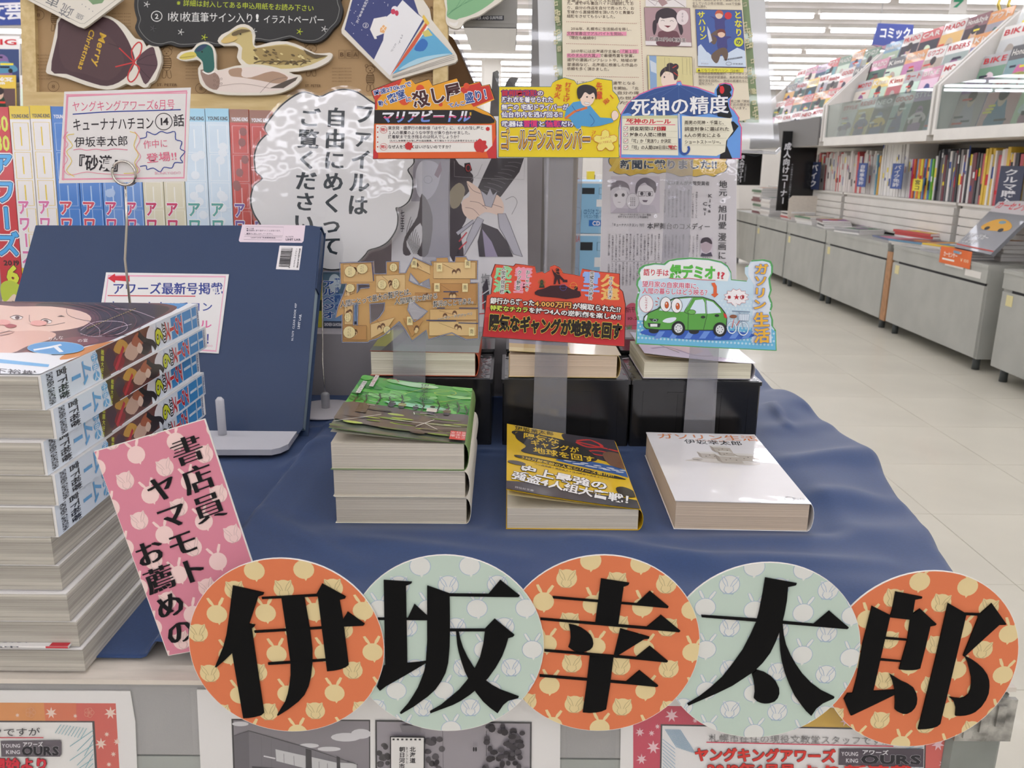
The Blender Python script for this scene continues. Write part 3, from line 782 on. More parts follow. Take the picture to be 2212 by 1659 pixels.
# ---------------------------------------------------------------- stack of thick comic magazines
def mz(v): return P(70+(v-811)*.17, v, Y=.43).z
zb = [TT+.0015, mz(1401), mz(1345), mz(1283), mz(1227), mz(1164), mz(1097), mz(1029), mz(955), mz(889), mz(812)]
offx = [-.004, -.0005, -.003, -.006, -.0095, -.0115, -.006, -.004, -.0065, -.001, -.0035]
offy = [0, .002, .001, .004, .003, .002, .003, .001, .005, .002, .004]
MGW, MGL = .182, .232
SX = -.2475
stack_art = {}
def mag_spine(A, L, T, tt):
    """spine art: x from the near (tail) end 0 to the far (head) end L, y 0..T"""
    A.rect(0, 0, L, T, (226,232,240))
    A.rect(0, 0, L*.30, T, (220,230,241))
    for i in range(26):
        for j in range(3): pass
    A.rect(L*.285, .0006, L*.60, T, (98,52,50))
    # figure art band: browns, reds, black hair
    random.seed(21)
    for (a, b, c, d, cc) in [(.30,.1,.37,.9,(70,40,60)),(.35,.0,.42,.55,(140,30,45)),(.36,.5,.45,1,(200,150,60)),(.42,.1,.52,.75,(205,170,150)),(.47,.45,.56,.95,(170,92,60)),(.52,.05,.60,.5,(40,30,38)),(.50,.2,.54,.6,(225,195,175)),(.57,.3,.64,.98,(226,224,226))]:
        A.poly(spline([(L*a,T*(b+d)/2),(L*(a+c)/2,T*d),(L*c,T*(b+d)/2.2),(L*(a+c)/2,T*b)], 3), cc)
    A.stroke([(L*.36,T*.1),(L*.42,T*.7)], T*.16, (190,40,60)).stroke(spline([(L*.52,T*.9),(L*.56,T*.55),(L*.61,T*.35),(L*.63,T*.1)],3,False), T*.22, (34,28,34))
    A.poly([(L*.285,0),(L*.33,0),(L*.29,T),(L*.262,T)], (80,60,40))
    A.vline('最強大好き', (L*.335,T*.5), (L*.27,T*.5), T*.34, (226,226,70), .02) if False else None
    A.vline('戦闘大好き', (L*.30,T*.93), (L*.278,T*.03), T*.2, (216,220,70), .01)
    # pale blue title shapes and circles
    for k in range(3): A.ell(L*.252, T*(.82-.3*k), L*.017, T*.145, (110,176,222)); 
    A.vline('宇宙人', (L*.252, T*.98), (L*.252, T*.06), L*.03, (235,240,245), .0)
    A.vline('ムー', (L*.232, T*.5), (L*.125, T*.5), T*.80, (108,172,222), .03, fill=.95)
    A.vline('宮下裕樹', (L*.118, T*.52), (L*.052, T*.52), T*.5, (40,42,52), .015) if False else A.line('宮下裕樹', (L*.088, T*.97), (L*.088, T*.03), L*.05, (40,42,52), .015)
    A.line('SHONEN GAHOSHA', (L*.035, T*.97), (L*.035, T*.05), L*.04, (50,52,60), .02)
    A.rect(L*.645, 0, L, T, (222,230,240))
    # number, year, kana, blue window panels
    A.line('6', (L*.66, T*.80), (L*.66, T*.12), L*.075, (206,214,50), .02, outline=[(.045,(30,30,34))])
    A.line('2020', (L*.698, T*.90), (L*.698, T*.10), L*.036, (30,30,36), .03)
    for a, b in ((.755,.80),(.805,.845),(.845,.925),(.93,.975)): A.poly([(L*a,T*.1),(L*b,T*.1),(L*b,T*.93),(L*a,T*.93)], (62,142,206))
    for a in (.80,.843,.927): A.rect(L*a, T*.05, L*(a+.006), T*.97, (220,232,244))
    A.rect(L*.86, T*.47, L*.92, T*.58, (220,232,244)).rect(L*.935, T*.47, L*.972, T*.58, (220,232,244))
    A.vline('アワーズ', (L*.845, T*.52), (L*.705, T*.52), T*.8, (206,40,50), .04, outline=[(.05,(235,238,244))], fill=1.05)
    A.line('YOUNG KING', (L*.986, T*.92), (L*.986, T*.08), L*.016, (40,60,120), .02)
GS = 'thick comic magazines in the pile at the left'
cover_names = []
for k in range(10):
    z0, z1 = zb[k], zb[k+1]; T = z1-z0-.0002
    spine_right = k >= 5
    x1 = SX+offx[k+1]
    Mx = Matrix.Translation((x1-MGW, .43+offy[k], z0))
    nm = 'topmost in the pile, its cover face up' if k == 9 else 'lowest in the pile at the table edge' if k == 0 else ('its blue and white spine turned right, '+ords[9-k]+' from the top' if spine_right else 'grey page edges outward, '+ords[k]+' from the bottom')
    body = MB().box(0, 0, 0, MGW, MGL+.002*(k % 3), T).build('comic_magazine', M_paper, None, Mx)
    tag(body, 'thick comic magazine, '+nm, 'magazine', GS)
    MB().box(-.0002, -.0008, .0007, MGW-(.0015 if spine_right else -.0008), MGL+.0025*(k % 3), T-.0007).build('pages', M_pages, body)
    if spine_right:
        A = Art(eps=1.2e-5); mag_spine(A, MGL, T, 0)
        A.build('printed_spine', body, M_gloss, Matrix(((0,0,1,MGW+.0001),(1,0,0,0),(0,1,0,0),(0,0,0,1))))
    if k == 0 or k == 1:
        pass
# a page of adverts sticking out low in the pile
sl = MB().box(-.1, 0, 0, .083, .02, .0012).build('advert_slip', M_paper, None, Matrix.Translation((SX-.09, .4275, zb[1]+.0018)))
tag(sl, 'white and red printed slip poking out between the lowest comic magazines', 'leaflet')
A = Art(eps=2e-5).line('青年コミック誌ラインナップ・最新刊情報・好評発売中', (-.09,.005), (.06,.005), .004, (120,120,130), .02)
A.rect(.072,0,.0828,.012,(190,50,60)); A.build('printed_text', sl, M_print, Matrix.Translation((0,0,.00125)))
A = Art(eps=2e-5).line('コミック月刊誌・好評発売中', (-.07,.0006), (.055,.0006), .0012, (90,90,100), .02).rect(.07,0,.083,.0012,(200,60,70)); A.build('printed_edge', sl, M_print, Matrix(((1,0,0,0),(0,0,-1,-.0001),(0,1,0,0),(0,0,0,1))))
# cover of the topmost: cartoon face, brown hair, blue banner (flat art in cover space)
body_top = body
frT = Frame(None, M=body_top.matrix_world @ Matrix.Translation((0, 0, T+.0001)))
A = Art(frT, True, eps=1.2e-5); Z = lambda p: zp(p, 0, 480, .3345)
WW, LL = MGW, MGL
cov = [frT_ for frT_ in []]
def inv(x, y):
    q = CR.transposed() @ (frT.M @ Vector((x, y, 0)) - C0); return (1106+FPX*q.x/-q.z, 829.5-FPX*q.y/-q.z)
cc_ = [inv(.0,.0005), inv(WW-.0005,.0005), inv(WW-.0005,LL-.0005), inv(.0,LL-.0005)]
A.clip = cc_
A.conv(cc_, (224,226,230))
A.poly(Z([(-900,455),(1300,500),(1300,520),(900,516),(300,498),(-900,486)]), (88,160,214)).poly(Z([(0,478),(120,484),(300,478),(500,500),(100,505)]), (196,70,80)).poly(Z([(-300,480),(40,490),(200,520),(-300,560)]), (214,176,110)).poly(Z([(980,505),(1240,512),(1150,560),(960,540)]), (70,140,200))
A.poly(spline(Z([(-300,500),(140,500),(420,500),(800,505),(1080,530),(1140,560),(1000,630),(860,700),(700,770),(560,800),(300,860),(100,905),(-300,905)]),3), (96,50,54))
A.poly(spline(Z([(-200,540),(100,545),(330,545),(520,575),(590,620),(540,670),(400,700),(200,720),(60,760),(-200,770)]),3), (232,196,180))
A.poly(spline(Z([(230,540),(330,510),(560,505),(860,520),(1080,545),(1060,590),(900,670),(760,740),(700,720),(560,735),(500,690),(620,660),(640,620),(590,570),(440,545)]),3), (48,26,32))
A.poly(spline(Z([(-200,690),(60,705),(250,700),(360,720),(320,760),(180,800),(60,850),(-200,870)]),3), (222,176,160))
A.poly(spline(Z([(120,860),(250,790),(420,750),(560,740),(640,770),(500,810),(320,850),(180,900)]),3), (120,62,66))
A.poly(spline(Z([(385,880),(460,840),(620,790),(760,765),(640,820),(520,870),(430,905)]),3), (204,130,56))
for pts in ([(430,560),(440,600),(520,630),(620,640),(640,610),(560,580)],[(190,600),(200,650),(300,670),(420,650)],[(520,700),(600,650),(700,640),(800,650),(820,690),(740,730),(600,740),(520,720)],[(740,560),(860,570),(1000,620)],[(30,520),(260,520),(520,540)],[(640,740),(740,690),(850,660)],[(560,640),(640,690),(640,740)]): A.stroke(spline(Z(pts),4,False), 1.0, (206,186,196) if pts[0][0] > 500 else (70,34,40))
for i in range(9): A.stroke(spline(Z([(360+i*50,520+i*2),(560+i*45,560+i*8),(620+i*30,640+i*10),(520+i*20,740)]),4,False), .8, (130,80,80) if i % 2 else (34,20,28))
A.poly(spline(Z([(255,640),(290,630),(330,640),(325,655),(280,655)]),3), (238,228,224)).ell(*Z([(295,645)])[0], 6, 4, (84,52,50)).stroke(spline(Z([(250,645),(290,626),(335,640)]),3,False), 1.4, (50,28,32)).poly(spline(Z([(70,615),(110,608),(145,618),(130,630),(90,630)]),3), (238,228,224)).ell(*Z([(112,620)])[0], 5, 3.6, (84,52,50)).stroke(spline(Z([(65,616),(105,604),(150,616)]),3,False), 1.3, (50,28,32))
A.poly(Z([(370,612),(420,612),(395,605)]), (50,30,36)).poly(spline(Z([(30,665),(70,660),(110,672),(80,685),(45,682)]),3), (170,66,72)).ell(*Z([(250,655)])[0], 18, 6, (236,168,160)).ell(*Z([(20,650)])[0], 16, 6, (236,168,160)).stroke(Z([(0,720),(60,705),(95,712),(60,724),(0,735)]), 1, (120,80,84))
A.dash(Z([(560,690)])[0], Z([(880,560)])[0], 22, .9, (206,186,90))
A.line('りんな', Z([(310,760)])[0], Z([(410,750)])[0], 9, (236,224,222)).line('の宴', Z([(500,770)])[0], Z([(570,768)])[0], 8, (236,224,222))
A.poly(spline(Z([(-400,860),(100,850),(180,845),(330,860),(380,895),(480,880),(560,850),(700,790),(800,740),(900,720),(760,800),(500,930),(240,1050),(-400,1050)]),2), (226,229,234))
A.ell(*Z([(360,817)])[0], 61, 13.5, (74,152,212), n=30).ring(*Z([(360,817)])[0], 61, 13.5, .8, (150,200,230)).poly(Z([(215,826),(300,812),(390,792),(402,800),(330,818),(220,836)]), (232,238,244)).poly(Z([(345,812),(372,806),(412,842),(385,846)]), (232,238,244))
A.poly(Z([(-300,872),(0,890),(320,925),(312,942),(0,915),(-300,900)]), (100,172,224))
A.line('宮下裕樹', Z([(-140,955)])[0], Z([(236,985)])[0], 12, (44,44,54), .02)
A.clip = None
A.build('printed_cover', body_top, M_shiny, Matrix.Translation((0, 0, T+.0001)))
# ---------------------------------------------------------------- round name signs, cut lettering
def bunny(A, cx, cy, r, rot, kind, fill, linec, lw):
    c, d = cos(rot), sin(rot)
    T = lambda pts: [(cx+r*(x*c-y*d), cy+r*(x*d+y*c)) for x, y in pts]
    if kind == 0:    # seen from behind, ears up
        earL = T([(-.28,-.8),(-.62,-1.2),(-.86,-1.75),(-.62,-1.82),(-.3,-1.3),(-.12,-.86)])
        earR = T([(.18,-.86),(.32,-1.3),(.68,-1.85),(.9,-1.72),(.66,-1.2),(.36,-.8)])
        for e_ in (earL, earR):
            A.poly(e_, fill)
            if linec: A.stroke(e_, lw, linec, True)
        bd = T([(cos(t)*1.02, sin(t)) for t in [2*pi*i/18 for i in range(18)]])
        A.conv(bd, fill)
        if linec: A.stroke(bd, lw, linec, True)
        A.conv(T([(-.05,.9),(.1,1.22),(.32,.88)]), fill)
    else:            # curled up, face forward
        bd = T([(cos(t), sin(t)) for t in [2*pi*i/18 for i in range(18)]])
        A.conv(bd, fill)
        A.conv(T([(-.86,-.5),(-.78,-.98),(-.45,-.86)]), fill).conv(T([(.5,-.86),(.8,-.98),(.86,-.45)]), fill)
        lc = linec or tuple(int(x*.8) for x in fill)
        if linec: A.stroke(bd, lw, linec, True)
        for sx in (-1, 1):
            A.stroke(T([(sx*.12,.2),(sx*.3,-.35),(sx*.68,-.86),(sx*.82,-.8),(sx*.66,-.3),(sx*.3,.2)]), lw, lc)
            A.ell(cx+r*(sx*.24*c-.52*d), cy+r*(sx*.24*d+.52*c), r*.06, r*.06, lc, n=6)
            A.stroke(T([(sx*.5,.5),(sx*.2,.95),(sx*.42,1.02),(sx*.52,.9)]), lw, lc)
        A.conv(T([(-.4,.25),(.4,.25),(.46,.6),(.2,.92),(-.2,.92),(-.46,.6)]), fill)
        A.stroke(T([(-.42,.2),(-.46,.6),(-.15,.9),(0,.96),(.15,.9),(.46,.6),(.42,.2)]), lw, lc)
def bunnies(A, b0, f0, va, vb, r, rot, fill, linec, lw, rng=6, bounds=None):
    for i in range(-rng, rng+1):
        for j in range(-rng, rng+1):
            for k, o_ in ((0, b0), (1, f0)):
                x, y = o_[0]+va[0]*i+vb[0]*j, o_[1]+va[1]*i+vb[1]*j
                if bounds and not (bounds[0]-2*r < x < bounds[2]+2*r and bounds[1]-2*r < y < bounds[3]+2*r): continue
                z0 = A.z
                bunny(A, x, y, r, rot, k, fill, linec, lw)
                A.z = z0
    A.z += A.eps*16
M_ink = mat('black_cut_paper', (11,11,12), .6, spec=.12)
OR, GRN = (214,120,80), (186,203,190)
K5 = (400, 1180, .3617); K6 = (1100, 1180, .3617); K7 = (1700, 1180, .2888)
signs = [
 (619,1393,211,187, OR, K5, 'orange round card with the first black kanji 伊, leftmost of the five', 0, [
  [(288,230),(474,272),(470,284),(440,294),(386,458),(422,464),(416,474),(400,484),(437,736),(474,988),(458,1002),(420,1012),(385,1018),(350,1020),(284,632),(236,678),(188,718),(182,712),(232,590),(250,520),(262,440)],
  [(460,299),(785,281),(820,218),(962,296),(958,306),(924,314),(945,430),(972,386),(1074,458),(1066,468),(950,474),(978,702),(960,716),(930,728),(890,736),(850,740),(818,480),(795,294),(785,294),(464,310)],
  [(578,302),(714,298),(748,490),(762,610),(762,690),(754,770),(740,830),(716,880),(680,920),(620,966),(556,1006),(552,998),(600,920),(616,870),(625,820),(632,760),(632,690),(618,590),(606,495)],
  [(415,499),(825,475),(827,487),(420,511)], [(497,689),(842,667),(844,679),(500,702)]]),
 (964,1389,211,190, GRN, K5, 'pale green round card with the second black kanji 坂', 1, [
  [(1187,197),(1356,208),(1350,218),(1320,230),(1328,692),(1400,686),(1440,680),(1442,690),(1320,762),(1200,830),(1165,857),(1146,832),(1186,710),(1196,704)],
  [(1146,422),(1330,424),(1370,340),(1446,410),(1446,436),(1146,434)],
  [(1446,230),(1580,278),(1812,280),(1882,196),(1998,290),(1990,298),(1870,297),(1580,293),(1582,400),(1582,500),(1580,600),(1572,690),(1556,750),(1530,800),(1496,848),(1450,890),(1370,948),(1290,995),(1284,988),(1330,936),(1360,890),(1390,840),(1410,790),(1428,740),(1438,690),(1446,560)],
  [(1580,488),(1790,488),(1848,428),(1966,524),(1958,534),(1930,542),(1914,596),(1893,650),(1856,716),(1810,780),(1760,832),(1700,880),(1650,914),(1600,940),(1466,990),(1462,980),(1526,944),(1580,900),(1636,852),(1680,800),(1724,736),(1760,660),(1780,580),(1790,502),(1580,502)],
  [(1618,500),(1634,500),(1644,550),(1660,600),(1686,655),(1722,715),(1758,760),(1800,800),(1836,826),(1880,850),(1992,892),(1988,900),(1930,915),(1900,940),(1866,990),(1820,956),(1780,920),(1736,864),(1700,800),(1670,740),(1650,680),(1634,625),(1625,580)]]),
 (1324,1389,189,190, OR, K6, 'orange round card with the middle black kanji 幸', 5, [
  [(547,188),(716,214),(710,226),(682,236),(650,465),(512,458)],
  [(258,293),(525,316),(760,336),(838,262),(950,355),(944,364),(758,347),(262,306)],
  [(186,422),(820,476),(905,405),(1020,500),(1012,507),(818,490),(186,434)],
  [(355,460),(395,468),(430,482),(460,502),(485,525),(498,550),(502,575),(496,596),(480,612),(455,622),(430,628),(385,618),(352,595),(362,570),(366,540),(364,500)],
  [(662,486),(836,536),(832,546),(805,548),(640,650),(622,652)],
  [(210,610),(756,656),(838,590),(946,680),(938,687),(758,669),(210,622)],
  [(180,760),(697,802),(776,735),(888,826),(880,833),(698,815),(180,772)],
  [(480,648),(622,652),(600,830),(578,966),(550,978),(520,984),(480,987),(438,984),(460,830)]]),
 (1660,1404,197,189, GRN, K6, 'pale green round card with the fourth black kanji 太', 5, [
  [(1526,182),(1714,216),(1708,228),(1662,238),(1655,320),(1640,400),(1618,484),(1590,560),(1556,630),(1510,690),(1460,740),(1400,780),(1330,826),(1240,870),(1068,945),(1062,935),(1136,890),(1200,840),(1270,776),(1330,700),(1392,614),(1440,520),(1472,450),(1490,380),(1510,280)],
  [(1145,405),(1480,428),(1815,458),(1908,380),(2024,480),(2014,489),(1812,472),(1147,418)],
  [(1612,458),(1630,458),(1636,520),(1650,580),(1676,640),(1710,700),(1750,758),(1800,810),(1862,856),(1938,893),(1934,902),(1870,930),(1830,962),(1800,1006),(1768,976),(1740,940),(1700,884),(1670,820),(1644,752),(1625,680),(1616,620),(1612,560)],
  [(1446,757),(1476,732),(1520,746),(1560,770),(1590,802),(1608,840),(1610,872),(1600,900),(1580,920),(1550,930),(1522,932),(1500,928),(1476,918),(1458,900),(1464,866),(1462,830),(1456,790)]]),
 (2015,1423,192,190, OR, K7, 'orange round card with the last black kanji 郎, at the table corner', 8, [
  [(630,440),(768,510),(704,790),(640,1075),(798,1066),(800,1102),(640,1180),(480,1256),(470,1256),(420,1135),(448,1092),(486,1090),(520,960),(540,840),(560,720)],
  [(806,333),(1006,372),(1000,384),(952,392),(935,498),(990,460),(1112,573),(1104,584),(1066,592),(1030,748),(990,905),(965,914),(930,918),(880,918),(832,912),(895,690),(915,542),(762,524),(780,470)],
  [(725,672),(890,686),(886,698),(722,686)], [(690,832),(848,848),(845,858),(688,846)],
  [(760,945),(805,972),(850,1000),(900,1022),(940,1050),(960,1088),(968,1130),(964,1168),(950,1200),(924,1228),(890,1244),(862,1244),(840,1236),(816,1224),(800,1210),(802,1170),(802,1140),(798,1060),(784,1000)],
  [(1198,418),(1325,492),(1440,496),(1525,420),(1632,572),(1625,580),(1580,580),(1450,698),(1320,817),(1310,812),(1422,530),(1420,511),(1333,507),(1238,910),(1140,1318),(1116,1338),(1080,1350),(1030,1358),(974,1360),(1100,850)],
  [(1322,812),(1374,838),(1420,870),(1460,906),(1490,950),(1504,994),(1506,1040),(1500,1092),(1480,1140),(1446,1190),(1400,1230),(1364,1246),(1330,1255),(1290,1259),(1252,1258),(1256,1200),(1248,1172),(1240,1150),(1205,1118),(1250,1126),(1290,1130),(1324,1120),(1350,1100),(1366,1064),(1372,1020),(1372,976),(1360,920),(1346,866)]])]
for n, (cx, cy, rx, ry, colr, KK, lb, rot, strokes) in enumerate(signs):
    Yp = .4085+.0016*n
    fr = Frame((P(cx, cy, Y=Yp)))
    c = fr.px(cx, cy); R = .0545 if n < 2 else .0548
    # the card is a true circle of 11 cm
    le = fr.px(cx-rx, cy)[0]; ri = fr.px(cx+rx, cy)[0]
    if n == 2: ri = fr.px(1512, cy)[0]; le = ri-.1115
    if n == 3: ri = fr.px(1858, cy)[0]; le = ri-.1115
    if n == 4: ri = fr.px(2199, cy)[0]; le = ri-.1105
    tp = fr.px(cx, cy-ry)[1]; bt = fr.px(cx, cy+ry)[1]
    rX, rY = (ri-le)/2, (tp-bt)/2; mx, my = (ri+le)/2, (tp+bt)/2
    circ = [(mx+rX*cos(2*pi*i/72), my+rY*sin(2*pi*i/72)) for i in range(72)]
    o = board('round_sign', lb+' along the table front', 'sign', fr, circ, .0012, M_card, 'round kanji name signs', local=True) if False else MB().prism(circ, -.0010, 0).build('round_sign', M_card, None, fr.M)
    tag(o, lb, 'sign', 'round kanji name signs')
    A = Art(fr, eps=1.5e-5)
    k2 = .9955; cc = [(mx+(x-mx)*k2, my+(y-my)*k2) for x, y in circ]
    A.conv(cc, colr)
    A.clip = cc
    q = rX/.0565
    rr = radians(-rot+2); ca, sa = cos(rr), sin(rr)
    rt = lambda v: ((v[0]*ca-v[1]*sa)*q, (v[0]*sa+v[1]*ca)*q)
    S = .0277/105.0   # metres per photograph pixel on this plane, roughly
    va = rt((.0279, 0)); vb = rt((.0037, -.0268))
    b0 = fr.px(*zp([(190,405)], *K5)[0]) if n == 0 else fr.px(*zp([(1160,375)], *K5)[0]) if n == 1 else fr.px(*zp([(205,330)], *K6)[0]) if n == 2 else fr.px(*zp([(1170,365)], *K6)[0]) if n == 3 else fr.px(*zp([(600,545)], *K7)[0])
    f0 = (b0[0]+rt((.0118, .0150))[0], b0[1]+rt((.0118, .0150))[1])
    # y grows upwards here, so flip the drawing by a negative radius trick
    fill, lc = ((220,200,150), None) if colr == OR else ((214,215,209), (150,172,196))
    class Fl:  # small adapter mirroring y
        pass
    for i in range(-7, 8):
        for j in range(-7, 8):
            for kd, oo in ((0, b0), (1, f0)):
                x, y = oo[0]+va[0]*i+vb[0]*j, oo[1]+va[1]*i+vb[1]*j
                if hypot(x-mx, y-my) > rX*1.25: continue
                z0 = A.z
                B = Art(eps=1.5e-5); B.z = 0
                bunny(B, 0, 0, .0058*q, 0, kd, fill, lc, .00030)
                for f, cl_ in zip(B.f, B.c):
                    pts = [(B.v[v_][0], -B.v[v_][1]) for v_ in f]; A.z = z0+B.v[f[0]][2]
                    A.tri([(x+px_*ca-py_*sa, y+px_*sa+py_*ca) for px_, py_ in pts], cl_)
                A.z = z0
    A.clip = None
    A.build('printed_rabbits', o, M_matte)
    mb = MB()
    for st in strokes:
        mb.prism([fr.px(*p) for p in zp(st, *KK)], .0004, .0013+.0001*len(st) % .0002)
    if n == 0 or n == 1 or n == 2 or n == 4 or n == 3:
        # trim each cut letter to the card, as the maker did
        mb2 = MB()
        for idx, st in enumerate(strokes):
            loc = [fr.px(*p) for p in zp(st, *KK)]
            mb2.prism(loc, .0004, .0012+.00002*idx)
        mb2.build('cut_kanji', M_ink, o)

# pink recommendation board leaning by the magazines
fr = Frame(P(363, 1417, Y=.4365), 0)
o = board('pink_board', 'pink rabbit-patterned board with black vertical lettering, tilted beside the magazine pile', 'sign', fr, [(203,975),(442,905),(598,1374),(363,1417)], .0012, M_card)
PK = (212,134,152)
A = Art(fr, True, eps=1.5e-5)
bp = [(204,976),(441,906.5),(596,1373),(364,1415.5)]
A.conv(bp, PK); A.clip = bp
k = .3345
bunnies(A, (971*k, 980+265*k), (810*k, 980+175*k), (91*k, 258*k), (255*k, -86*k), 19.2, radians(-20), (236,205,200), None, .7, 7, (200,900,600,1420))
A.clip = None
A.build('printed_rabbits', o, M_matte)
A = Art(fr, True, eps=2e-5); A.z = .0005
A.vline('書店員', (394,941), (463,1126), 70, (20,19,22), -.006, smear=.042)
A.vline('ヤマモト', (340,1025), (427,1261), 66, (20,19,22), -.002, smear=.042)
A.vline('お薦めの', (313,1165), (401,1392), 66, (20,19,22), -.004, smear=.042)
A.build('lettering', o, M_matte)

# ---------------------------------------------------------------- paperbacks
def paperback(name, label, group, M, w, d, h, cover_c, pages_m, art=None, lift=0, inner=None, spine_c=None, curve=1.4, wrap=False):
    """lying flat: spine on the right, tail edge towards the aisle"""
    def top(x): return h+lift*(max(0, 1-x/w))**curve
    def topy(x, y): return top(x)
    prof = [(0,0),(w-.004,0)]+[(w-.004+.0042*sin(a), h/2-h/2*cos(a)) for a in [pi*i/8 for i in range(1, 8)]]+[(w-.004-(w-.004)*i/14, top(w-.004-(w-.004)*i/14)) for i in range(15)]
    t = .00035
    mb = MB(); n = len(prof); vs = []
    for yy in (0, d):
        for i, (x, z) in enumerate(prof): vs.append((x, yy, z))
        for i, (x, z) in enumerate(prof):
            a = prof[max(0, i-1)]; b = prof[min(n-1, i+1)]; dx, dz = b[0]-a[0], b[1]-a[1]; l = hypot(dx, dz)
            vs.append((x-dz/l*t, yy, z+dx/l*t))
    fs = []
    for i in range(n-1):
        fs += [(i, i+1, i+1+2*n, i+2*n), (i+n+2*n, i+1+n+2*n, i+1+n, i+n), (i, i+n, i+n+1, i+1), (i+2*n, i+1+2*n, i+1+n+2*n, i+n+2*n)]
    mb.add(vs, fs)
    cov = mb.build(name, mat('cover_stock', cover_c, .4), None, M)
    tag(cov, label, 'book', group)
    MB().box(.0008, .0012, t*1.2, w-.0038, d-.0012, h-t*1.2, .0003).build('pages', pages_m, cov)
    if inner:
        g = MB().grid(14, 2, lambda s, q: (.001+s*(w-.006), .0008+q*(d-.002), h-.0002+(top(s*w)-h)*.72))
        g.build('lifted_leaf', mat('leaf_stock', inner, .7), cov)
    if art:
        A = Art(eps=1.5e-5, bend=topy, breaks=[w*i/14 for i in range(1, 14)])
        art(A, w, d); A.build('printed_cover', cov, M_gloss, Matrix.Translation((0, 0, .0001)))
    if spine_c:
        pass
    return cov
def green_art(A, w, d):
    random.seed(4)
    A.clip = [(0,0),(w-.003,0),(w-.003,d),(0,d)]
    A.rect(0, 0, w, d, (96,104,92)); A.rect(0, d*.42, w, d, (66,168,66))
    for i in range(40):
        x, y = random.uniform(0,w), random.uniform(d*.5,d); A.ell(x, y, random.uniform(.005,.014), random.uniform(.004,.01), random.choice([(92,190,74),(48,140,58),(120,205,100),(60,160,80),(150,220,140)]), n=9)
    A.ell(w*.5, d*.93, .02, .008, (190,235,190)).ell(w*.55, d*.52, .03, .006, (150,225,180))
    for x0 in (.06,.14,.24,.33,.72,.80,.88,.95,.6,.42):
        x = w*x0; b = d*random.uniform(.40,.48)
        A.stroke([(x,b),(x+.001,b+d*.12),(x-.002,b+d*.2)], .0013, (52,66,44))
        for q in range(5):
            yy = b+d*(.08+.03*q); sg = 1 if q % 2 else -1
            A.stroke(spline([(x,yy),(x+sg*.005,yy+.006),(x+sg*.012,yy+.009)],3,False), .0006, (58,84,50))
    A.poly(spline([(0,d*.40),(w*.3,d*.43),(w*.7,d*.41),(w,d*.42),(w,d*.1),(0,d*.12)],3), (92,86,84))
    for i in range(34):
        x, y = random.uniform(0,w), random.uniform(0,d*.38); A.ell(x, y, random.uniform(.006,.014), random.uniform(.0012,.003), random.choice([(150,176,72),(176,198,96),(70,66,68),(88,108,60),(120,150,62),(60,56,60)]), n=9)
    A.rect(w*.12, d*.26, w*.2, d*.42, (76,66,56))
    for x0, y0, s_, cc in ((.36,.46,1.1,(40,40,42)),(.44,.46,1.2,(150,150,70)),(.55,.45,.9,(40,48,46)),(.68,.42,1.6,(226,222,206)),(.80,.43,1.2,(96,84,50))):
        x, y = w*x0, d*y0; A.rect(x-.002*s_, y-.006*s_, x+.002*s_, y, (38,42,60)); A.rect(x-.0028*s_, y-.001, x+.0028*s_, y+.006*s_, cc); A.ell(x, y+.0085*s_, .0016*s_, .002*s_, (44,36,32), n=8)
    A.vline('伊坂幸太郎', (w*.56,d*.95), (w*.59,d*.60), .0085, (30,46,34), .0).vline('新装版', (w*.595,d*.56), (w*.60,d*.50), .005, (60,90,50), 0)
    A.stroke([(w*.42,d*.68),(w*.56,d*.84),(w*.62,d*.90)], .0006, (196,226,70)).stroke(spline([(w*.62,d*.84),(w*.8,d*.86),(w*.84,d*.80),(w*.74,d*.74),(w*.66,d*.78),(w*.78,d*.84)],4,False), .0007, (200,228,70)).stroke([(w*.72,d*.60),(w*.97,d*.76)], .0006, (196,226,70)).stroke([(w*.9,d*.92),(w*.96,d*.86)], .0006, (196,226,70))
    for a in ([(.42,.47),(.82,.475)],[(.55,.37),(.56,.33)],[(.60,.36),(.66,.375),(.72,.36),(.64,.33),(.74,.33)],[(.4,.20),(.93,.21)],[(.72,.28),(.60,.14)],[(.66,.20),(.76,.13)],[(.18,.47),(.26,.46)],[(.18,.40),(.24,.40)],[(.02,.06),(.32,.26)],[(.78,.46),(.72,.43)]):
        A.stroke([(w*x,d*y) for x, y in a], .0007, (230,234,226))
    A.rect(w*.115, d*.74, w*.15, d*.99, (226,226,222)).vline('上手い旅人の', (w*.132,d*.98), (w*.132,d*.75), .004, (170,40,44), 0)
    A.rect(w*.045, d*.58, w*.08, d*.83, (226,226,222)).vline('面白いドラマ', (w*.062,d*.82), (w*.062,d*.59), .004, (40,40,44), 0)
    A.stroke(spline([(w*.2,d*.9),(w*.28,d*.97),(w*.34,d*.9)],3,False), .001, (170,70,50))
    A.rect(w*.86, .0, w*.985, d*.13, (206,40,52)); A.vline('実業之', (w*.96,d*.125), (w*.96,.003), .0045, (235,225,225)).vline('日本社', (w*.92,d*.125), (w*.92,.003), .0045, (235,225,225)).vline('文庫', (w*.88,d*.12), (w*.88,.006), .0045, (235,225,225))
    A.clip = None
gl = P(722, 1130, Z=CL); gw = P(1015, 1130, Z=CL).x-gl.x
GX, GY = gl.x, gl.y
hs = (P(722, 955, Y=GY).z-CL)/3
GB = 'paperbacks in the green park-cover pile'
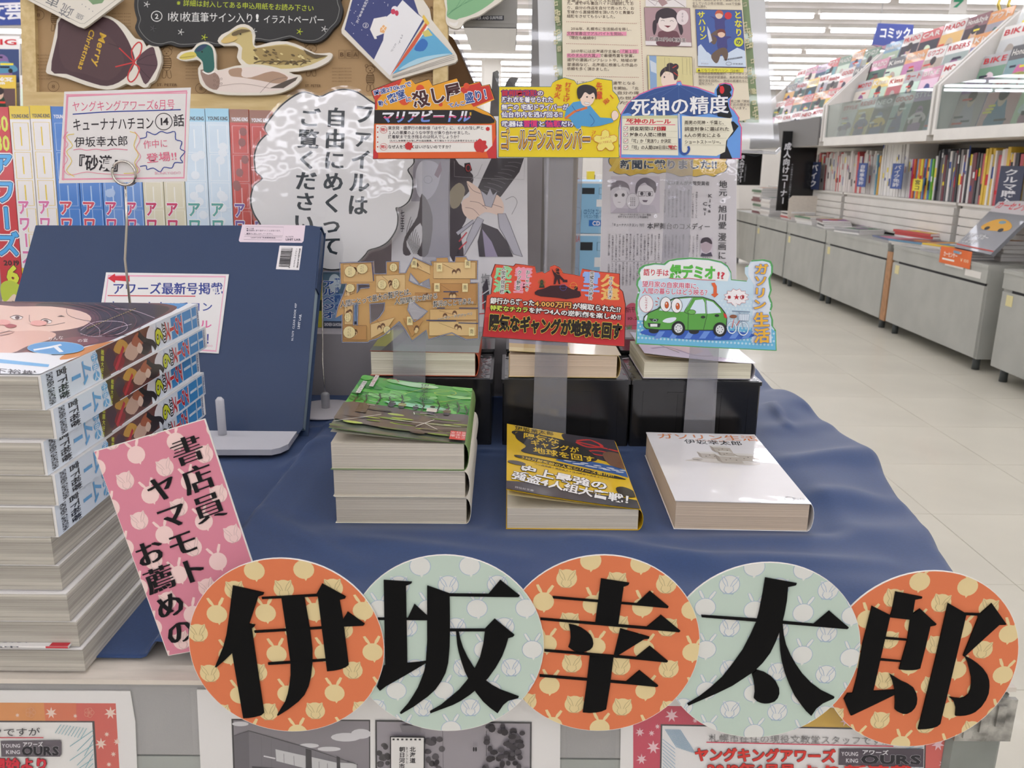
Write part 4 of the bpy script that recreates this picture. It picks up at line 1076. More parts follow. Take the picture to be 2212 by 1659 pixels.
for k in range(3):
    nm = ['bottom','middle','topmost, its green park cover showing'][k]
    M = Matrix.Translation((GX+[.001,0,-.0008][k], GY+[0,.0006,.0][k], CL+k*hs)) @ Matrix.Rotation(radians([.4,-.3,.4][k]), 4, 'Z')
    paperback('paperback', 'thick paperback in the green-covered pile of three, '+nm, GB, M, gw, .166, hs-.0006, (232,226,210) if k < 2 else (120,150,90), M_bunko, green_art if k == 2 else None, lift=.013 if k == 2 else .0006, inner=(214,208,190) if k == 2 else None, curve=1.2)
def yellow_art(A, w, d):
    A.clip = [(0,0),(w-.003,0),(w-.003,d),(0,d)]
    A.rect(0, 0, w, d, (222,184,20))
    A.poly(spline([(w*.52,d),(w*.50,d*.9),(w*.56,d*.80),(w*.6,d*.7),(w,d*.60),(w,d),(w*.8,d)],4), (52,46,54))
    A.stroke(spline([(w*.62,d*.90),(w*.75,d*.95),(w*.84,d*.86),(w*.7,d*.82),(w*.62,d*.88),(w*.84,d*.84),(w*.98,d*.80)],4,False), .0034, (196,40,36)).ring(w*.80,d*.74,w*.09,d*.035,.003,(196,40,36))
    A.poly(spline([(w*.40,d*.52),(w*.55,d*.58),(w*.8,d*.57),(w*1.0,d*.50),(w,d*.40),(w*.85,d*.44),(w*.6,d*.48)],4), (52,96,160))
    for i in range(14): A.ell(w*(.5+.035*i), d*(.535-.004*i+.02*sin(i*2)), .004, .0016, (206,214,220), n=7)
    A.poly(spline([(w*.82,d*.72),(w*.9,d*.78),(w,d*.72),(w,d*.54),(w*.86,d*.56)],4), (120,84,60))
    A.poly(spline([(w*.1,d*.88),(w*.3,d*.90),(w*.55,d*.86),(w*.7,d*.76),(w*.76,d*.62),(w*.6,d*.55),(w*.3,d*.54),(w*.12,d*.56),(w*.16,d*.66),(w*.08,d*.76)],4), (30,26,24))
    A.stroke(spline([(w*.2,d*.9),(w*.08,d*.885),(w*.06,d*.84),(w*.12,d*.80)],4,False), .0035, (30,26,24))
    A.line('伊坂幸太郎', (w*.07,d*.955), (w*.42,d*.955), .0135, (34,28,20), .01).line('KOTARO ISAKA', (w*.07,d*.915), (w*.30,d*.915), .006, (34,28,20), .01)
    A.line('a cheerful gang turns the earth', (w*.07,d*.985), (w*.45,d*.985), .0045, (240,226,150))
    for t_, y_, x0, x1 in (('陽気な', .835, .14, .46), ('ギャングが', .735, .2, .62), ('地球を回す', .62, .22, .74)): A.line(t_, (w*x0,d*y_), (w*x1,d*(y_-.01)), .018, (226,190,24), .02)
    A.poly(spline([(w*.08,d*.49),(w*.3,d*.49),(w*.8,d*.42),(w*.95,d*.37),(w*.8,d*.375),(w*.4,d*.425),(w*.1,d*.45)],4), (30,26,24))
    A.line('230万部突破の人気シリーズ第1作!!', (w*.12,d*.468), (w*.86,d*.40), .0085, (232,196,40), .015)
    A.line('ウソ発見器＋演説名人＋体内時計＋天才スリ＝？', (w*.22,d*.405), (w*.82,d*.345), .005, (60,44,20), .01)
    A.rect(0, 0, w, d*.06, (60,58,64)); A.poly(spline([(0,d*.10),(w*.3,d*.13),(w*.7,d*.12),(w*.97,d*.10),(w*.97,0),(0,0)],3), (50,48,52))
    A.ell(w*.08, d*.37, .008, .005, (84,82,84)).poly(spline([(w*.84,d*.23),(w*.9,d*.26),(w*.97,d*.22),(w*.97,d*.14),(w*.86,d*.14)],3), (36,30,26))
    A.line('史上最強の', (w*.1,d*.30), (w*.78,d*.235), .021, (240,240,238), .03, outline=[(.05,(40,38,40))])
    A.line('強盗4人組大奮戦！', (w*.04,d*.19), (w*.98,d*.085), .020, (240,240,238), .03, outline=[(.04,(40,38,40))])
    A.line('祥伝社文庫', (w*.06,d*.035), (w*.2,d*.03), .005, (200,200,200))
    A.clip = None
yl = P(1093, 1143, Z=CL); yw = P(1388, 1146, Z=CL).x-yl.x
yh = P(1093, 1098, Y=yl.y).z-CL
paperback('paperback', 'yellow and black paperback with its cover lifting, on the blue cloth', None, Matrix.Translation((yl.x, yl.y, CL)), yw, .172, yh, (222,180,24), M_bunko, yellow_art, lift=.0165, inner=(236,222,170), curve=1.25)
def white_art(A, w, d):
    A.clip = [(0,0),(w-.003,0),(w-.003,d),(0,d)]
    A.rect(0, 0, w, d, (232,230,230))
    A.line('ガソリン生活', (w*.08,d*.935), (w*.97,d*.925), .017, (214,128,70), .012).line('Gasoline life', (w*.40,d*.88), (w*.68,d*.872), .007, (220,150,110))
    A.line('伊坂幸太郎', (w*.30,d*.85), (w*.80,d*.835), .014, (40,40,44), .012)
    def cube(x, y, s_, dots=3):
        A.poly([(x,y),(x+s_,y-s_*.1),(x+s_,y+s_*.75),(x,y+s_*.85)], (194,186,174)); A.poly([(x,y+s_*.85),(x+s_,y+s_*.75),(x+s_*.8,y+s_*1.1),(x-s_*.15,y+s_*1.15)], (226,222,214)); A.poly([(x,y),(x,y+s_*.85),(x-s_*.15,y+s_*1.15),(x-s_*.15,y+s_*.3)], (172,162,150))
        for i in range(dots): A.ell(x+s_*(.25+.25*i), y+s_*.35+(i % 2)*s_*.2, .0008, .0010, (120,112,104), n=6)
    A.poly(spline([(w*.22,d*.54),(w*.34,d*.57),(w*.5,d*.58),(w*.82,d*.52),(w*.7,d*.49),(w*.4,d*.52)],3), (214,208,200))
    cube(w*.38, d*.58, .016); cube(w*.68, d*.55, .018); cube(w*.52, d*.68, .016); cube(w*.52, d*.52, .019, 3); cube(w*.55, d*.62, .012, 2)
    A.ell(w*.33, d*.565, .005, .003, (206,198,188))
    A.ring(w*.84, d*.055, .0035, .003, .0008, (60,60,64)).line('朝日文庫', (w*.87,d*.05), (w*.95,d*.045), .006, (70,70,74))
    A.clip = None
wl = P(1455, 1143, Z=CL); ww_ = P(1752, 1146, Z=CL).x-wl.x
wh = P(1462, 1083, Y=wl.y).z-CL
wb = paperback('paperback', 'white paperback with pale dice on its glossy cover, on the blue cloth', None, Matrix.Translation((wl.x, wl.y, CL)) @ Matrix.Rotation(radians(-1.3), 4, 'Z'), ww_, .176, wh, (236,234,232), M_bunko2, white_art, lift=.0005)
for ch in wb.children:
    if ch.name.startswith('printed'): ch.data.materials[0] = printmat('gloss_white_cover', .25, coat=1, bump=.5, bscale=9, coatrough=.04)

# black boxes with books on top, and taller ones behind
BY = .828
bz = P(1080, 817, Y=BY).z
def bx(u): return P(u, 817, Y=BY).x
boxes = [(808,1062),(1086,1362),(1366,1645)]
places = ['left box, behind the green pile','middle box, behind the yellow book','right box, behind the white book']
for n, (u0, u1) in enumerate(boxes):
    x0, x1 = bx(u0), bx(u1); W_ = x1-x0; H_ = bz-CL
    e = empty('black_box', (x0, BY, CL-.001), 'glossy black plastic display box, '+places[n], 'box', 'front black display boxes')
    MB().box(0, 0, 0, W_, .113, H_-.004, .0015).build('body', M_black, e)
    MB().box(-.0012, -.0012, H_-.004, W_+.0012, .114, H_, .001).build('lid_rim', M_black, e)
    MB().box(.002, .001, H_+.0, W_-.002, .112, H_+.0008).build('clear_tray', M_wrap, e)
    f = MB()
    for xx in (.012, W_*.36, W_*.70, W_-.012): f.box(xx, -.0006, .004, xx+.0012, 0, H_-.012)
    f.box(W_*.28, -.0008, H_-.014, W_*.70, 0, H_-.012)
    f.build('front_ribs', M_black, e)['kind'] = 'stuff'
    hb = P(1641, 758, Y=.945).z-CL
    e2 = empty('tall_black_box', (x0+.004, .945, CL-.001), 'taller black plastic box standing behind the '+places[n].split(',')[0], 'box', 'rear black display boxes')
    MB().box(0, 0, 0, W_-.004, .062, hb-.003, .0015).build('body', M_black, e2); MB().box(-.001, -.001, hb-.003, W_-.003, .063, hb, .001).build('lid_rim', M_black, e2)
def artA(A, w, d):
    A.rect(0, 0, w, d, (70,84,70)); A.rect(0, 0, w, d*.3, (96,108,96)); A.poly([(w*.0,d),(w*.3,d),(w*.12,d*.2),(0,d*.2)], (150,152,60)); A.poly([(w*.2,d),(w*.34,d),(w*.2,0),(w*.1,0)], (40,44,40)); A.rect(w*.35, d*.55, w*.9, d*.9, (44,70,52))
def artB(A, w, d):
    A.rect(0, 0, w, d, (210,190,140)); A.rect(0, d*.0, w*.55, d*.16, (226,200,120)); A.rect(0, d*.16, w*.55, d*.34, (206,164,60)); A.rect(0, d*.34, w*.55, d, (120,112,130)); A.rect(w*.55, 0, w, d, (226,206,170)); A.poly([(w*.0,d*.5),(w*.4,d*.45),(w*.5,d*.7),(0,d*.8)], (50,44,56)); A.poly([(w*.55,d*.5),(w*.8,d*.7),(w,d*.4),(w,d),(w*.55,d)], (206,196,190))
def artC(A, w, d):
    A.rect(0, 0, w, d, (206,188,214)); A.rect(0, d*.5, w, d, (186,190,210)); A.poly([(w*.1,d*.9),(w*.3,d*.3),(w*.5,d*.2),(w*.62,d*.4),(w*.5,d*.9)], (214,180,186)); A.stroke(spline([(w*.1,d*.25),(w*.3,d*.4),(w*.5,d*.15),(w*.8,d*.3)],4,False), .004, (150,120,160)); A.stroke([(w*.2,d*.5),(w*.35,d*.2)], .002, (90,80,60)); A.poly([(w*.66,d*.2),(w*.9,d*.1),(w*.95,d*.7),(w*.7,d*.8)], (190,206,200)); A.line('よってしゃべる', (w*.7,d*.15), (w*.95,d*.08), .006, (60,60,70))
for n, (u0, u1, v0, vt, pm, cc, art, lb, lf, inn) in enumerate([
    (800,1034,811,760,M_bunko3,(196,84,44),artA,'thick paperback with a dark green cover and orange edge on the left black box',.001,None),
    (1099,1340,813,766,M_bunko2,(214,190,130),artB,'paperback with a sunset cover on the middle black box',.004,None),
    (1389,1630,821,783,M_bunko3,(200,196,206),artC,'paperback with a pale purple illustrated cover on the right black box',.010,(214,190,150))]):
    x0 = P(u0, v0, Y=BY+.002).x; x1 = P(u1, v0, Y=BY+.002).x; z0 = bz+.0008; h = P(u0, vt, Y=BY+.002).z-z0
    paperback('paperback', lb, None, Matrix.Translation((x0, BY+.003, z0)), x1-x0, .108, h, cc, pm, art, lift=lf, inner=inn)

# ---------------------------------------------------------------- clear holders and their hand-made cards
def strip(u0, u1, u0b, u1b, v0, v1, Y, label, z_off=0):
    a, b = P(u0, v0, Y=Y), P(u1, v0, Y=Y); c_, d_ = P(u1b, v1, Y=Y), P(u0b, v1, Y=Y)
    fr = Frame(d_); pts = [(p.x-d_.x, p.z-d_.z) for p in (d_, c_, b, a)]
    o = MB().prism(pts, -.0006, 0).build('clear_strip', M_clip, None, fr.M); return tag(o, label, 'card holder')
LY = .8215
strip(850,920,848,918, 690,930, LY, 'clear plastic strip down the front of the left black box')
strip(1158,1228,1150,1222, 690,950, LY, 'clear plastic strip down the front of the middle black box')
strip(1494,1556,1474,1542, 700,962, LY, 'clear plastic strip down the front of the right black box')
UY = .938
strip(912,972,912,972, 300,640, UY, 'clear plastic strip below the orange and red card')
strip(1174,1240,1178,1232, 300,640, UY, 'clear plastic strip below the yellow card')
strip(1442,1500,1426,1484, 300,640, UY, 'clear plastic strip below the blue umbrella card')
frU = Frame(P(940, 340, Y=UY-.0022)); frL = Frame(P(940, 700, Y=LY-.0022))
G = 'hand-made promotion cards on clear strips'
# upper left: orange
K = (800, 140, .2532); Z = lambda p: zp(p, *K)
ol = Z([(5,225),(25,208),(60,195),(290,110),(302,135),(345,120),(380,160),(500,120),(530,175),(740,110),(770,185),(935,140),(955,178),(1020,165),(1065,295),(905,360),(950,380),(1010,408),(1050,440),(1075,480),(1080,800),(22,805),(38,300),(28,285)])
o = board('promotion_card', 'orange and red hand-made card with a black bullet train band', 'card', frU, ol, .0006, M_card, G)
A = Art(frU, True)
A.poly(ol, (36,28,28)); A.poly([(lerp(938,x,.988), lerp(262,y,.985)) for x, y in ol], (236,166,44))
A.poly(Z([(12,225),(60,200),(275,118),(250,170),(120,230),(60,300),(60,380),(42,380),(42,310)]), (206,66,52)).poly(Z([(740,190),(770,195),(935,150),(950,186),(1014,174),(1052,290),(880,360),(800,250)]), (206,62,54))
for x, y, r in ((425,205,36),(290,300,46),(600,338,18),(820,180,26),(460,300,30)): A.ell(*Z([(x,y)])[0], r*.2532, r*.2532, (222,84,50), n=12)
A.line('時速270kmで', Z([(30,245)])[0], Z([(350,160)])[0], 12.5, (60,80,150), .03, outline=[(.09,(240,238,236))])
A.line('動く', Z([(70,335)])[0], Z([(150,315)])[0], 13, (60,80,150), .03, outline=[(.09,(240,238,236))]).line('密室', Z([(150,300)])[0], Z([(300,240)])[0], 21, (64,90,156), .03, outline=[(.07,(240,238,236))]).line('に', Z([(300,300)])[0], Z([(352,290)])[0], 13, (60,80,150), .03, outline=[(.09,(240,238,236))])
A.line('殺し屋', Z([(362,310)])[0], Z([(775,215)])[0], 38, (74,38,40), .035, outline=[(.06,(240,236,230))])
A.line('てんこ', Z([(665,350)])[0], Z([(810,325)])[0], 11, (60,80,150), .03, outline=[(.09,(240,238,236))]).line('盛り！', Z([(805,290)])[0], Z([(1040,240)])[0], 25, (62,88,154), .03, outline=[(.07,(240,238,236))])
A.poly(Z([(36,385),(880,385),(960,420),(1030,440),(1060,470),(1060,492),(1020,500),(36,500)]), (38,34,36))
A.line('マリアビートル', Z([(85,447)])[0], Z([(850,440)])[0], 27, (232,232,240), .04, slant=.2)
A.poly(Z([(95,470),(845,462),(838,492),(88,494)]), (38,34,36)); A.line('マリアビートル', Z([(85,447)])[0], Z([(850,440)])[0], 27, (120,150,220), .04, slant=.2)
A.clip = Z([(60,385),(880,385),(880,442),(60,446)]); A.line('マリアビートル', Z([(85,447)])[0], Z([(850,440)])[0], 27, (236,236,242), .04, slant=.2); A.clip = Z([(60,442),(880,436),(880,450),(60,458)]); A.line('マリアビートル', Z([(85,447)])[0], Z([(850,440)])[0], 27, (220,90,130), .04, slant=.2); A.clip = None
A.rect(*Z([(848,405)])[0], *Z([(862,432)])[0], (226,180,60))
A.poly(Z([(36,505),(1030,505),(1068,500),(1074,796),(28,800)]), (226,98,46)); A.poly(Z([(50,512),(1036,515),(1042,740),(48,748)]), (238,234,226))
for y in (535,575,617,660,700): A.ell(*Z([(64,y)])[0], 1.6, 1.6, (206,70,60), n=8)
for t, y, xe, h in (('東京発・盛岡行の新幹線「はやて」に、６人の殺し屋と', 540, 970, 8.3), ('１人の悪魔のような中学生が乗り合わせました。', 580, 870, 8.3), ('終着駅まで生き残るのは何人でしょうか？', 615, 775, 8.3), ('（ただし停車駅での殺し屋の追加乗車、不条理なトラブルは多発するものとする）', 648, 960, 4.6), ('なぜ人を殺してはいけないのですか？', 700, 705, 8.6)):
    A.line(t, Z([(152,y)])[0], Z([(xe,y)])[0], h, (60,50,56), .012)
A.stroke(Z([(165,662),(900,662)]), .7, (190,50,60))
for y, t in ((555,'問1'),(700,'問2')): A.ring(*Z([(115,y)])[0], 8, 7.5, .7, (210,70,70)).line(t, Z([(90,y)])[0], Z([(140,y)])[0], 7.5, (206,50,56), .02)
for x, y, r in ((1002,547,17),(330,693,33),(940,692,56),(1060,770,60),(40,760,34)):
    c0 = Z([(x,y)])[0]; A.poly([(c0[0]+r*.2532*(1+.16*(i % 2)*sin(i*1.7))*cos(2*pi*i/26), c0[1]+r*.2532*(1+.16*(i % 2)*sin(i*1.7))*sin(2*pi*i/26)) for i in range(26)] if x < 1050 and x > 50 else Z([(1076,600),(1040,690),(990,740),(1010,798),(1076,798)] if x > 50 else [(28,710),(70,760),(66,800),(27,800)]), (204,56,58))
A.build('printed_design', o, M_print)
# upper middle: yellow
ol = Z([(1095,185),(1540,185),(1555,150),(1590,130),(1655,107),(1740,130),(1765,165),(1890,135),(1930,112),(2065,130),(2070,220),(2110,260),(2130,310),(2105,360),(2140,430),(2130,480),(2120,545),(2125,795),(1090,790)])
o = board('promotion_card', 'yellow hand-made card with a drawn man in a blue hood', 'card', frU, ol, .0006, M_card, G)
A = Art(frU, True).poly(ol, (70,110,116)); A.poly([(lerp(1209,x,.990), lerp(262,y,.985)) for x, y in ol], (234,208,38))
for t, y, xe, cc in (('首相暗殺犯の', 242, 1480, (206,52,60)), ('濡れ衣を着せられた', 298, 1560, (240,240,240)), ('無実の 宅配ドライバーが', 362, 1690, (240,240,240)), ('仙台市内を逃げ回る!!', 425, 1640, (240,240,240)), ('武器は習慣と信頼だけ!', 505, 1760, (240,240,240))):
    A.line(t, Z([(1118,y)])[0], Z([(xe,y)])[0], 13, cc, .03, outline=[(.13,(78,66,130))])
A.line('の', Z([(1424,242)])[0], Z([(1478,242)])[0], 12, (240,240,240), .03)
A.poly(Z([(1300,475),(1430,475),(1430,530),(1300,530)]), (78,66,130)).line('習慣', Z([(1305,503)])[0], Z([(1425,503)])[0], 15, (220,60,120), .04).poly(Z([(1490,475),(1632,475),(1632,532),(1490,532)]), (78,66,130)).line('信頼', Z([(1495,503)])[0], Z([(1628,503)])[0], 15, (220,60,120), .04)
for t, a, b, w_ in (('打ち上げ', (1690,150), (1668,320), 14), ('花火', (1612,165), (1590,290), 14), ('先輩', (1950,145), (1955,300), 14), ('一般', (2080,255), (1990,330), 11), ('ゴール', (1910,560), (1880,640), 9)): A.vline(t, Z([a])[0], Z([b])[0], w_, (214,84,46), .02)
A.poly(Z([(1655,450),(1670,380),(1730,320),(1790,310),(1870,340),(1900,380),(1960,450),(2050,455),(2075,470),(2070,490),(1960,520),(1880,530),(1800,520),(1790,545),(1760,545),(1700,460)]), (84,158,206)).stroke(Z([(1660,460),(1740,400),(1850,365)]), 5, (222,120,60)).stroke(spline(Z([(1870,420),(1910,480),(1880,520)]),3,False), 1, (50,80,150)).stroke(spline(Z([(1720,350),(1760,400),(1800,380)]),3,False), 1, (50,80,150))
A.poly(spline(Z([(1790,230),(1800,330),(1850,355),(1900,320),(1915,250),(1860,210)]),4), (240,214,196)).poly(spline(Z([(1762,240),(1770,195),(1820,170),(1890,180),(1930,220),(1925,300),(1905,240),(1870,255),(1830,235),(1800,280),(1775,290)]),4), (52,48,52)).ell(*Z([(1848,275)])[0],2,1.5,(40,30,30)).ell(*Z([(1895,282)])[0],2,1.5,(40,30,30)).poly(Z([(1825,318),(1870,325),(1865,338),(1830,333)]), (250,250,250)).stroke(Z([(1825,318),(1870,325),(1865,338),(1830,333)]), .6, (60,40,40), True)
A.poly(spline(Z([(2055,430),(2070,395),(2100,395),(2118,430),(2100,465),(2070,475)]),4), (240,216,200)).stroke(spline(Z([(2055,430),(2070,395),(2100,395),(2118,430),(2100,465),(2070,475)]),4), .6, (90,60,50), True)
A.line('ゴールデンスランバー', Z([(1110,640)])[0], Z([(1880,640)])[0], 46, (70,56,60), .03, outline=[(.09,(246,244,236)),(.055,(84,70,90))]).line('ゴールデンスランバー', Z([(1110,640)])[0], Z([(1880,640)])[0], 46, (236,196,70), .02)
A.clip = Z([(1100,645),(1900,600),(1900,760),(1100,760)]); A.line('ゴールデンスランバー', Z([(1110,640)])[0], Z([(1880,640)])[0], 46, (206,150,50), .02); A.clip = None
c0 = Z([(2005,650)])[0]
A.poly(fl_ := [(c0[0]+(27 if i % 4 == 2 else 24 if i % 2 else 15)*cos(2*pi*i/20+.3), c0[1]+(25 if i % 4 == 2 else 22 if i % 2 else 14)*sin(2*pi*i/20+.3)) for i in range(20)], (240,226,120)).stroke(fl_, 1, (210,84,60), True).line('たいへん', Z([(1960,630)])[0], Z([(2050,610)])[0], 6, (200,60,60)).line('よくできました', Z([(1950,670)])[0], Z([(2060,650)])[0], 6, (200,60,60))
A.build('printed_design', o, M_print)
# upper right: umbrella
K = (1060, 0, .2622)
ol = Z([(1065,1305),(1065,950),(1075,930),(1130,845),(1220,775),(1350,722),(1480,697),(1528,690),(1535,668),(1565,664),(1578,694),(1700,715),(1846,768),(1852,730),(1880,690),(1930,680),(1985,690),(2005,730),(1995,790),(1975,820),(1975,880),(2010,910),(2050,970),(2045,1000),(2070,1050),(2065,1310)])
o = board('promotion_card', 'blue umbrella-shaped card with a black silhouette at its edge', 'card', frU, ol, .0006, M_card, G)
A = Art(frU, True).poly(ol, (224,92,140)); A.poly([(lerp(1468,x,.982), lerp(270,y,.975)) for x, y in ol], (106,158,226))
A.poly(Z([(1085,940),(1140,852),(1225,785),(1350,733),(1480,706),(1548,700),(1620,710),(1720,735),(1850,790),(1930,850),(1975,930),(1890,960),(1800,935),(1660,960),(1550,935),(1420,960),(1330,935),(1200,955),(1130,930)]), (56,86,146))
for x, y in ((1140,930),(1330,935),(1550,930),(1800,935)): A.stroke(Z([(1548,705),((1548+x)/2+(x-1548)*.12,790),(x,y)]), .6, (90,120,176))
A.poly(Z([(1860,740),(1880,705),(1930,690),(1975,705),(1985,740),(1970,760),(1985,790),(1950,820),(1960,880),(1990,960),(1970,975),(1870,960),(1850,850),(1865,800)]), (24,24,28)).ell(*Z([(1905,740)])[0], 5, 8.5, (216,50,56)).stroke(spline(Z([(1890,720),(1885,700),(1900,690)]),3,False), 1.4, (216,50,56))
A.poly(Z([(2000,1000),(2042,1040),(1990,1110),(1950,1150),(1945,1200),(1990,1308),(1885,1308),(1895,1240),(1900,1000)]), (24,24,28))
A.line('死神の精度', Z([(1155,890)])[0], Z([(1960,860)])[0], 41, (240,240,240), .012, outline=[(.03,(40,60,110))], smear=.012)
A.poly(Z([(1082,955),(1540,950),(1545,1280),(1078,1272)]), (232,228,206)).poly(Z([(1575,955),(1990,975),(1980,1010),(1998,1080),(1940,1160),(1930,1250),(1860,1285),(1575,1275)]), (232,228,206)).poly(Z([(1082,955),(1540,950),(1540,975),(1082,980)]), (206,206,160))
A.line('死神のルール', Z([(1115,998)])[0], Z([(1485,1002)])[0], 12, (204,50,60), .02, smear=.02).stroke(Z([(1105,1024),(1520,1028)]), 1.6, (232,110,140))
for y, t, xe in ((1060,'調査期間は7日間',1445),(1110,'対象の人間に接触',1445),(1162,'「可」か「見送り」か決定',1485),(1215,'「可」の人間は8日目に死亡',1535)):
    A.poly(Z([(1095,y-17),(1130,y-17),(1130,y+17),(1095,y+17)]), (236,232,222)).stroke(Z([(1095,y-17),(1130,y-17),(1130,y+17),(1095,y+17)]), .9, (60,50,56), True).stroke(Z([(1100,y-4),(1110,y+8),(1126,y-12)]), 1.2, (206,50,56)).line(t, Z([(1143,y)])[0], Z([(xe,y)])[0], 9.4, (70,60,54), .012).stroke(Z([(1140,y+22),(1535,y+22)]), .4, (170,166,150))
A.line('7日間', Z([(1340,1060)])[0], Z([(1440,1060)])[0], 9.6, (204,50,60), .03)
A.line('死亡', Z([(1462,1215)])[0], Z([(1535,1215)])[0], 10, (204,50,60), .03)
for y, t, xe in ((1010,'雨男の死神・千葉と、',1940),(1063,'調査対象に選ばれた',1965),(1115,'6人の男女による',1895),(1170,'ショートストーリー。',1915)): A.line(t, Z([(1595,y)])[0], Z([(xe,y)])[0], 9.4, (80,70,60), .008).stroke(Z([(1595,y+24),(1940,y+24)]), .4, (170,166,150))
A.stroke(Z([(1548,935),(1556,1145)]), 3.2, (210,216,224)).stroke(spline(Z([(1556,1140),(1560,1230),(1580,1265),(1615,1262),(1632,1230),(1625,1205)]),5,False), 5, (52,84,160)).stroke(Z([(1550,690),(1550,705)]), 1.5, (240,240,240))
A.build('printed_design', o, M_print)
# lower left: the big cut-out characters
K = (700, 540, .3074)
ol = Z([(115,88),(350,80),(355,165),(440,165),(440,80),(532,78),(532,160),(575,158),(630,48),(760,105),(752,75),(790,72),(790,50),(870,47),(880,80),(920,80),(925,45),(1000,45),(1012,70),(1080,72),(1078,205),(1030,205),(1030,228),(1085,228),(1085,340),(1088,500),(1085,620),(1000,625),(940,600),(900,578),(820,600),(735,625),(720,560),(620,635),(575,560),(530,500),(430,590),(380,618),(320,635),(316,645),(130,645),(130,450),(85,475),(100,400),(140,300),(160,235),(120,237)])
hl = [Z([(236,238),(318,238),(322,262),(262,266),(236,300)]), Z([(216,370),(242,370),(238,525),(212,525)]), Z([(325,376),(430,368),(424,420),(390,470),(330,512)]), Z([(600,212),(608,160),(672,236),(740,200),(748,268),(640,232)]), Z([(606,340),(676,400),(728,428),(690,466),(636,500),(590,415)])]
o = board('promotion_card', 'sepia comic-panel cut-out in the shape of two large kanji', 'card', frL, ol, .0006, M_card, G, holes=hl)
A = Art(frL, True)
def hpoly(A, loops, col):
    A.up(); fl = [p for l in loops for p in l]
    for t in tessellate_polygon([[Vector((x, y, 0)) for x, y in l] for l in loops]): A.tri([fl[i] for i in t], col)
hpoly(A, [ol]+hl, (206,162,104))
random.seed(8)
ocl = [Z(q) for q in ([(135,100),(345,92),(345,225),(135,225)],[(150,240),(215,240),(215,300),(140,330)],[(365,180),(570,172),(570,300),(365,300)],[(600,100),(640,60),(745,110),(745,170)],[(770,85),(1065,85),(1065,200),(770,200)],[(640,300),(760,300),(760,360),(640,360)],[(760,235),(1070,235),(1070,380),(760,380)],[(745,415),(1070,415),(1070,490),(745,490)],[(740,500),(1070,500),(1070,600),(740,600)],[(145,380),(205,380),(205,520),(145,520)],[(140,530),(300,530),(300,630),(140,630)],[(330,520),(500,470),(440,560),(330,620)],[(560,480),(700,490),(620,610)])]
for i, q in enumerate(ocl):
    A.poly(q, random.choice([(190,142,88),(216,176,120),(176,128,78),(222,188,134)])); A.stroke(q, .7, (120,88,62), True)
    bx0, bx1 = min(p[0] for p in q), max(p[0] for p in q); by0, by1 = min(p[1] for p in q), max(p[1] for p in q)
    A.clip = None
    for k_ in range(2):
        x, y = random.uniform(lerp(bx0,bx1,.3), lerp(bx0,bx1,.7)), random.uniform(lerp(by0,by1,.35), lerp(by0,by1,.65))
        A.ell(x, y, 5, 6.5, (110,78,56), n=10).ell(x, y+3, 3.6, 4.4, (222,190,140), n=10)
    A.stroke([(lerp(bx0,bx1,.2), by0+3), (lerp(bx0,bx1,.6), lerp(by0,by1,.6))], .6, (130,96,66))
for x, y, rx, ry in ((185,150,40,40),(270,130,40,36),(185,265,34,30),(505,235,26,38),(180,575,44,44),(410,240,32,34),(490,120,28,30),(445,560,26,30),(170,470,24,34)):
    c0 = Z([(x,y)])[0]; A.ell(c0[0], c0[1], rx*.3, ry*.3, (232,214,160), n=16).ring(c0[0], c0[1], rx*.3, ry*.3, .5, (120,90,60), n=16).vline('どうして', (c0[0]+2, c0[1]-ry*.22), (c0[0]+2, c0[1]+ry*.22), 3.2, (100,76,56)).vline('それは', (c0[0]-2, c0[1]-ry*.2), (c0[0]-2, c0[1]+ry*.2), 3.2, (100,76,56))
for x, y in ((635,92),(812,120),(1010,95),(605,495),(795,260),(992,262),(1038,570)): 
    c0 = Z([(x,y)])[0]; A.rect(c0[0]-6, c0[1]-9, c0[0]+6, c0[1]+9, (232,214,160)); A.vline('南', (c0[0], c0[1]-6), (c0[0], c0[1]+5), 8, (70,54,44))
for a, b in (((840,290),(945,290)),((838,338),(970,338)),((795,405),(850,405)),((950,405),(1085,405)),((945,508),(1086,512)),((340,85),(352,215)),((720,490),(930,495))): A.stroke(Z([a, b]), 2.2, (70,76,112))
for l in [ol]+hl:
    A.stroke(l, 2.6, (66,72,108), True); A.stroke(l, .7, (206,206,216), True)
for t, a, b, h in (('人間にとって最大の贅沢とは、', (115,380), (635,285), 15), ('人間関係における', (495,362), (800,318), 13.5), ('贅沢のことである。', (765,378), (1070,352), 14), ('――サン・テグジュペリ', (800,480), (1045,442), 7)): A.line(t, Z([a])[0], Z([b])[0], h, (48,42,44), .012, outline=[(.05,(238,232,222))], slant=.15)
A.build('printed_design', o, M_print)
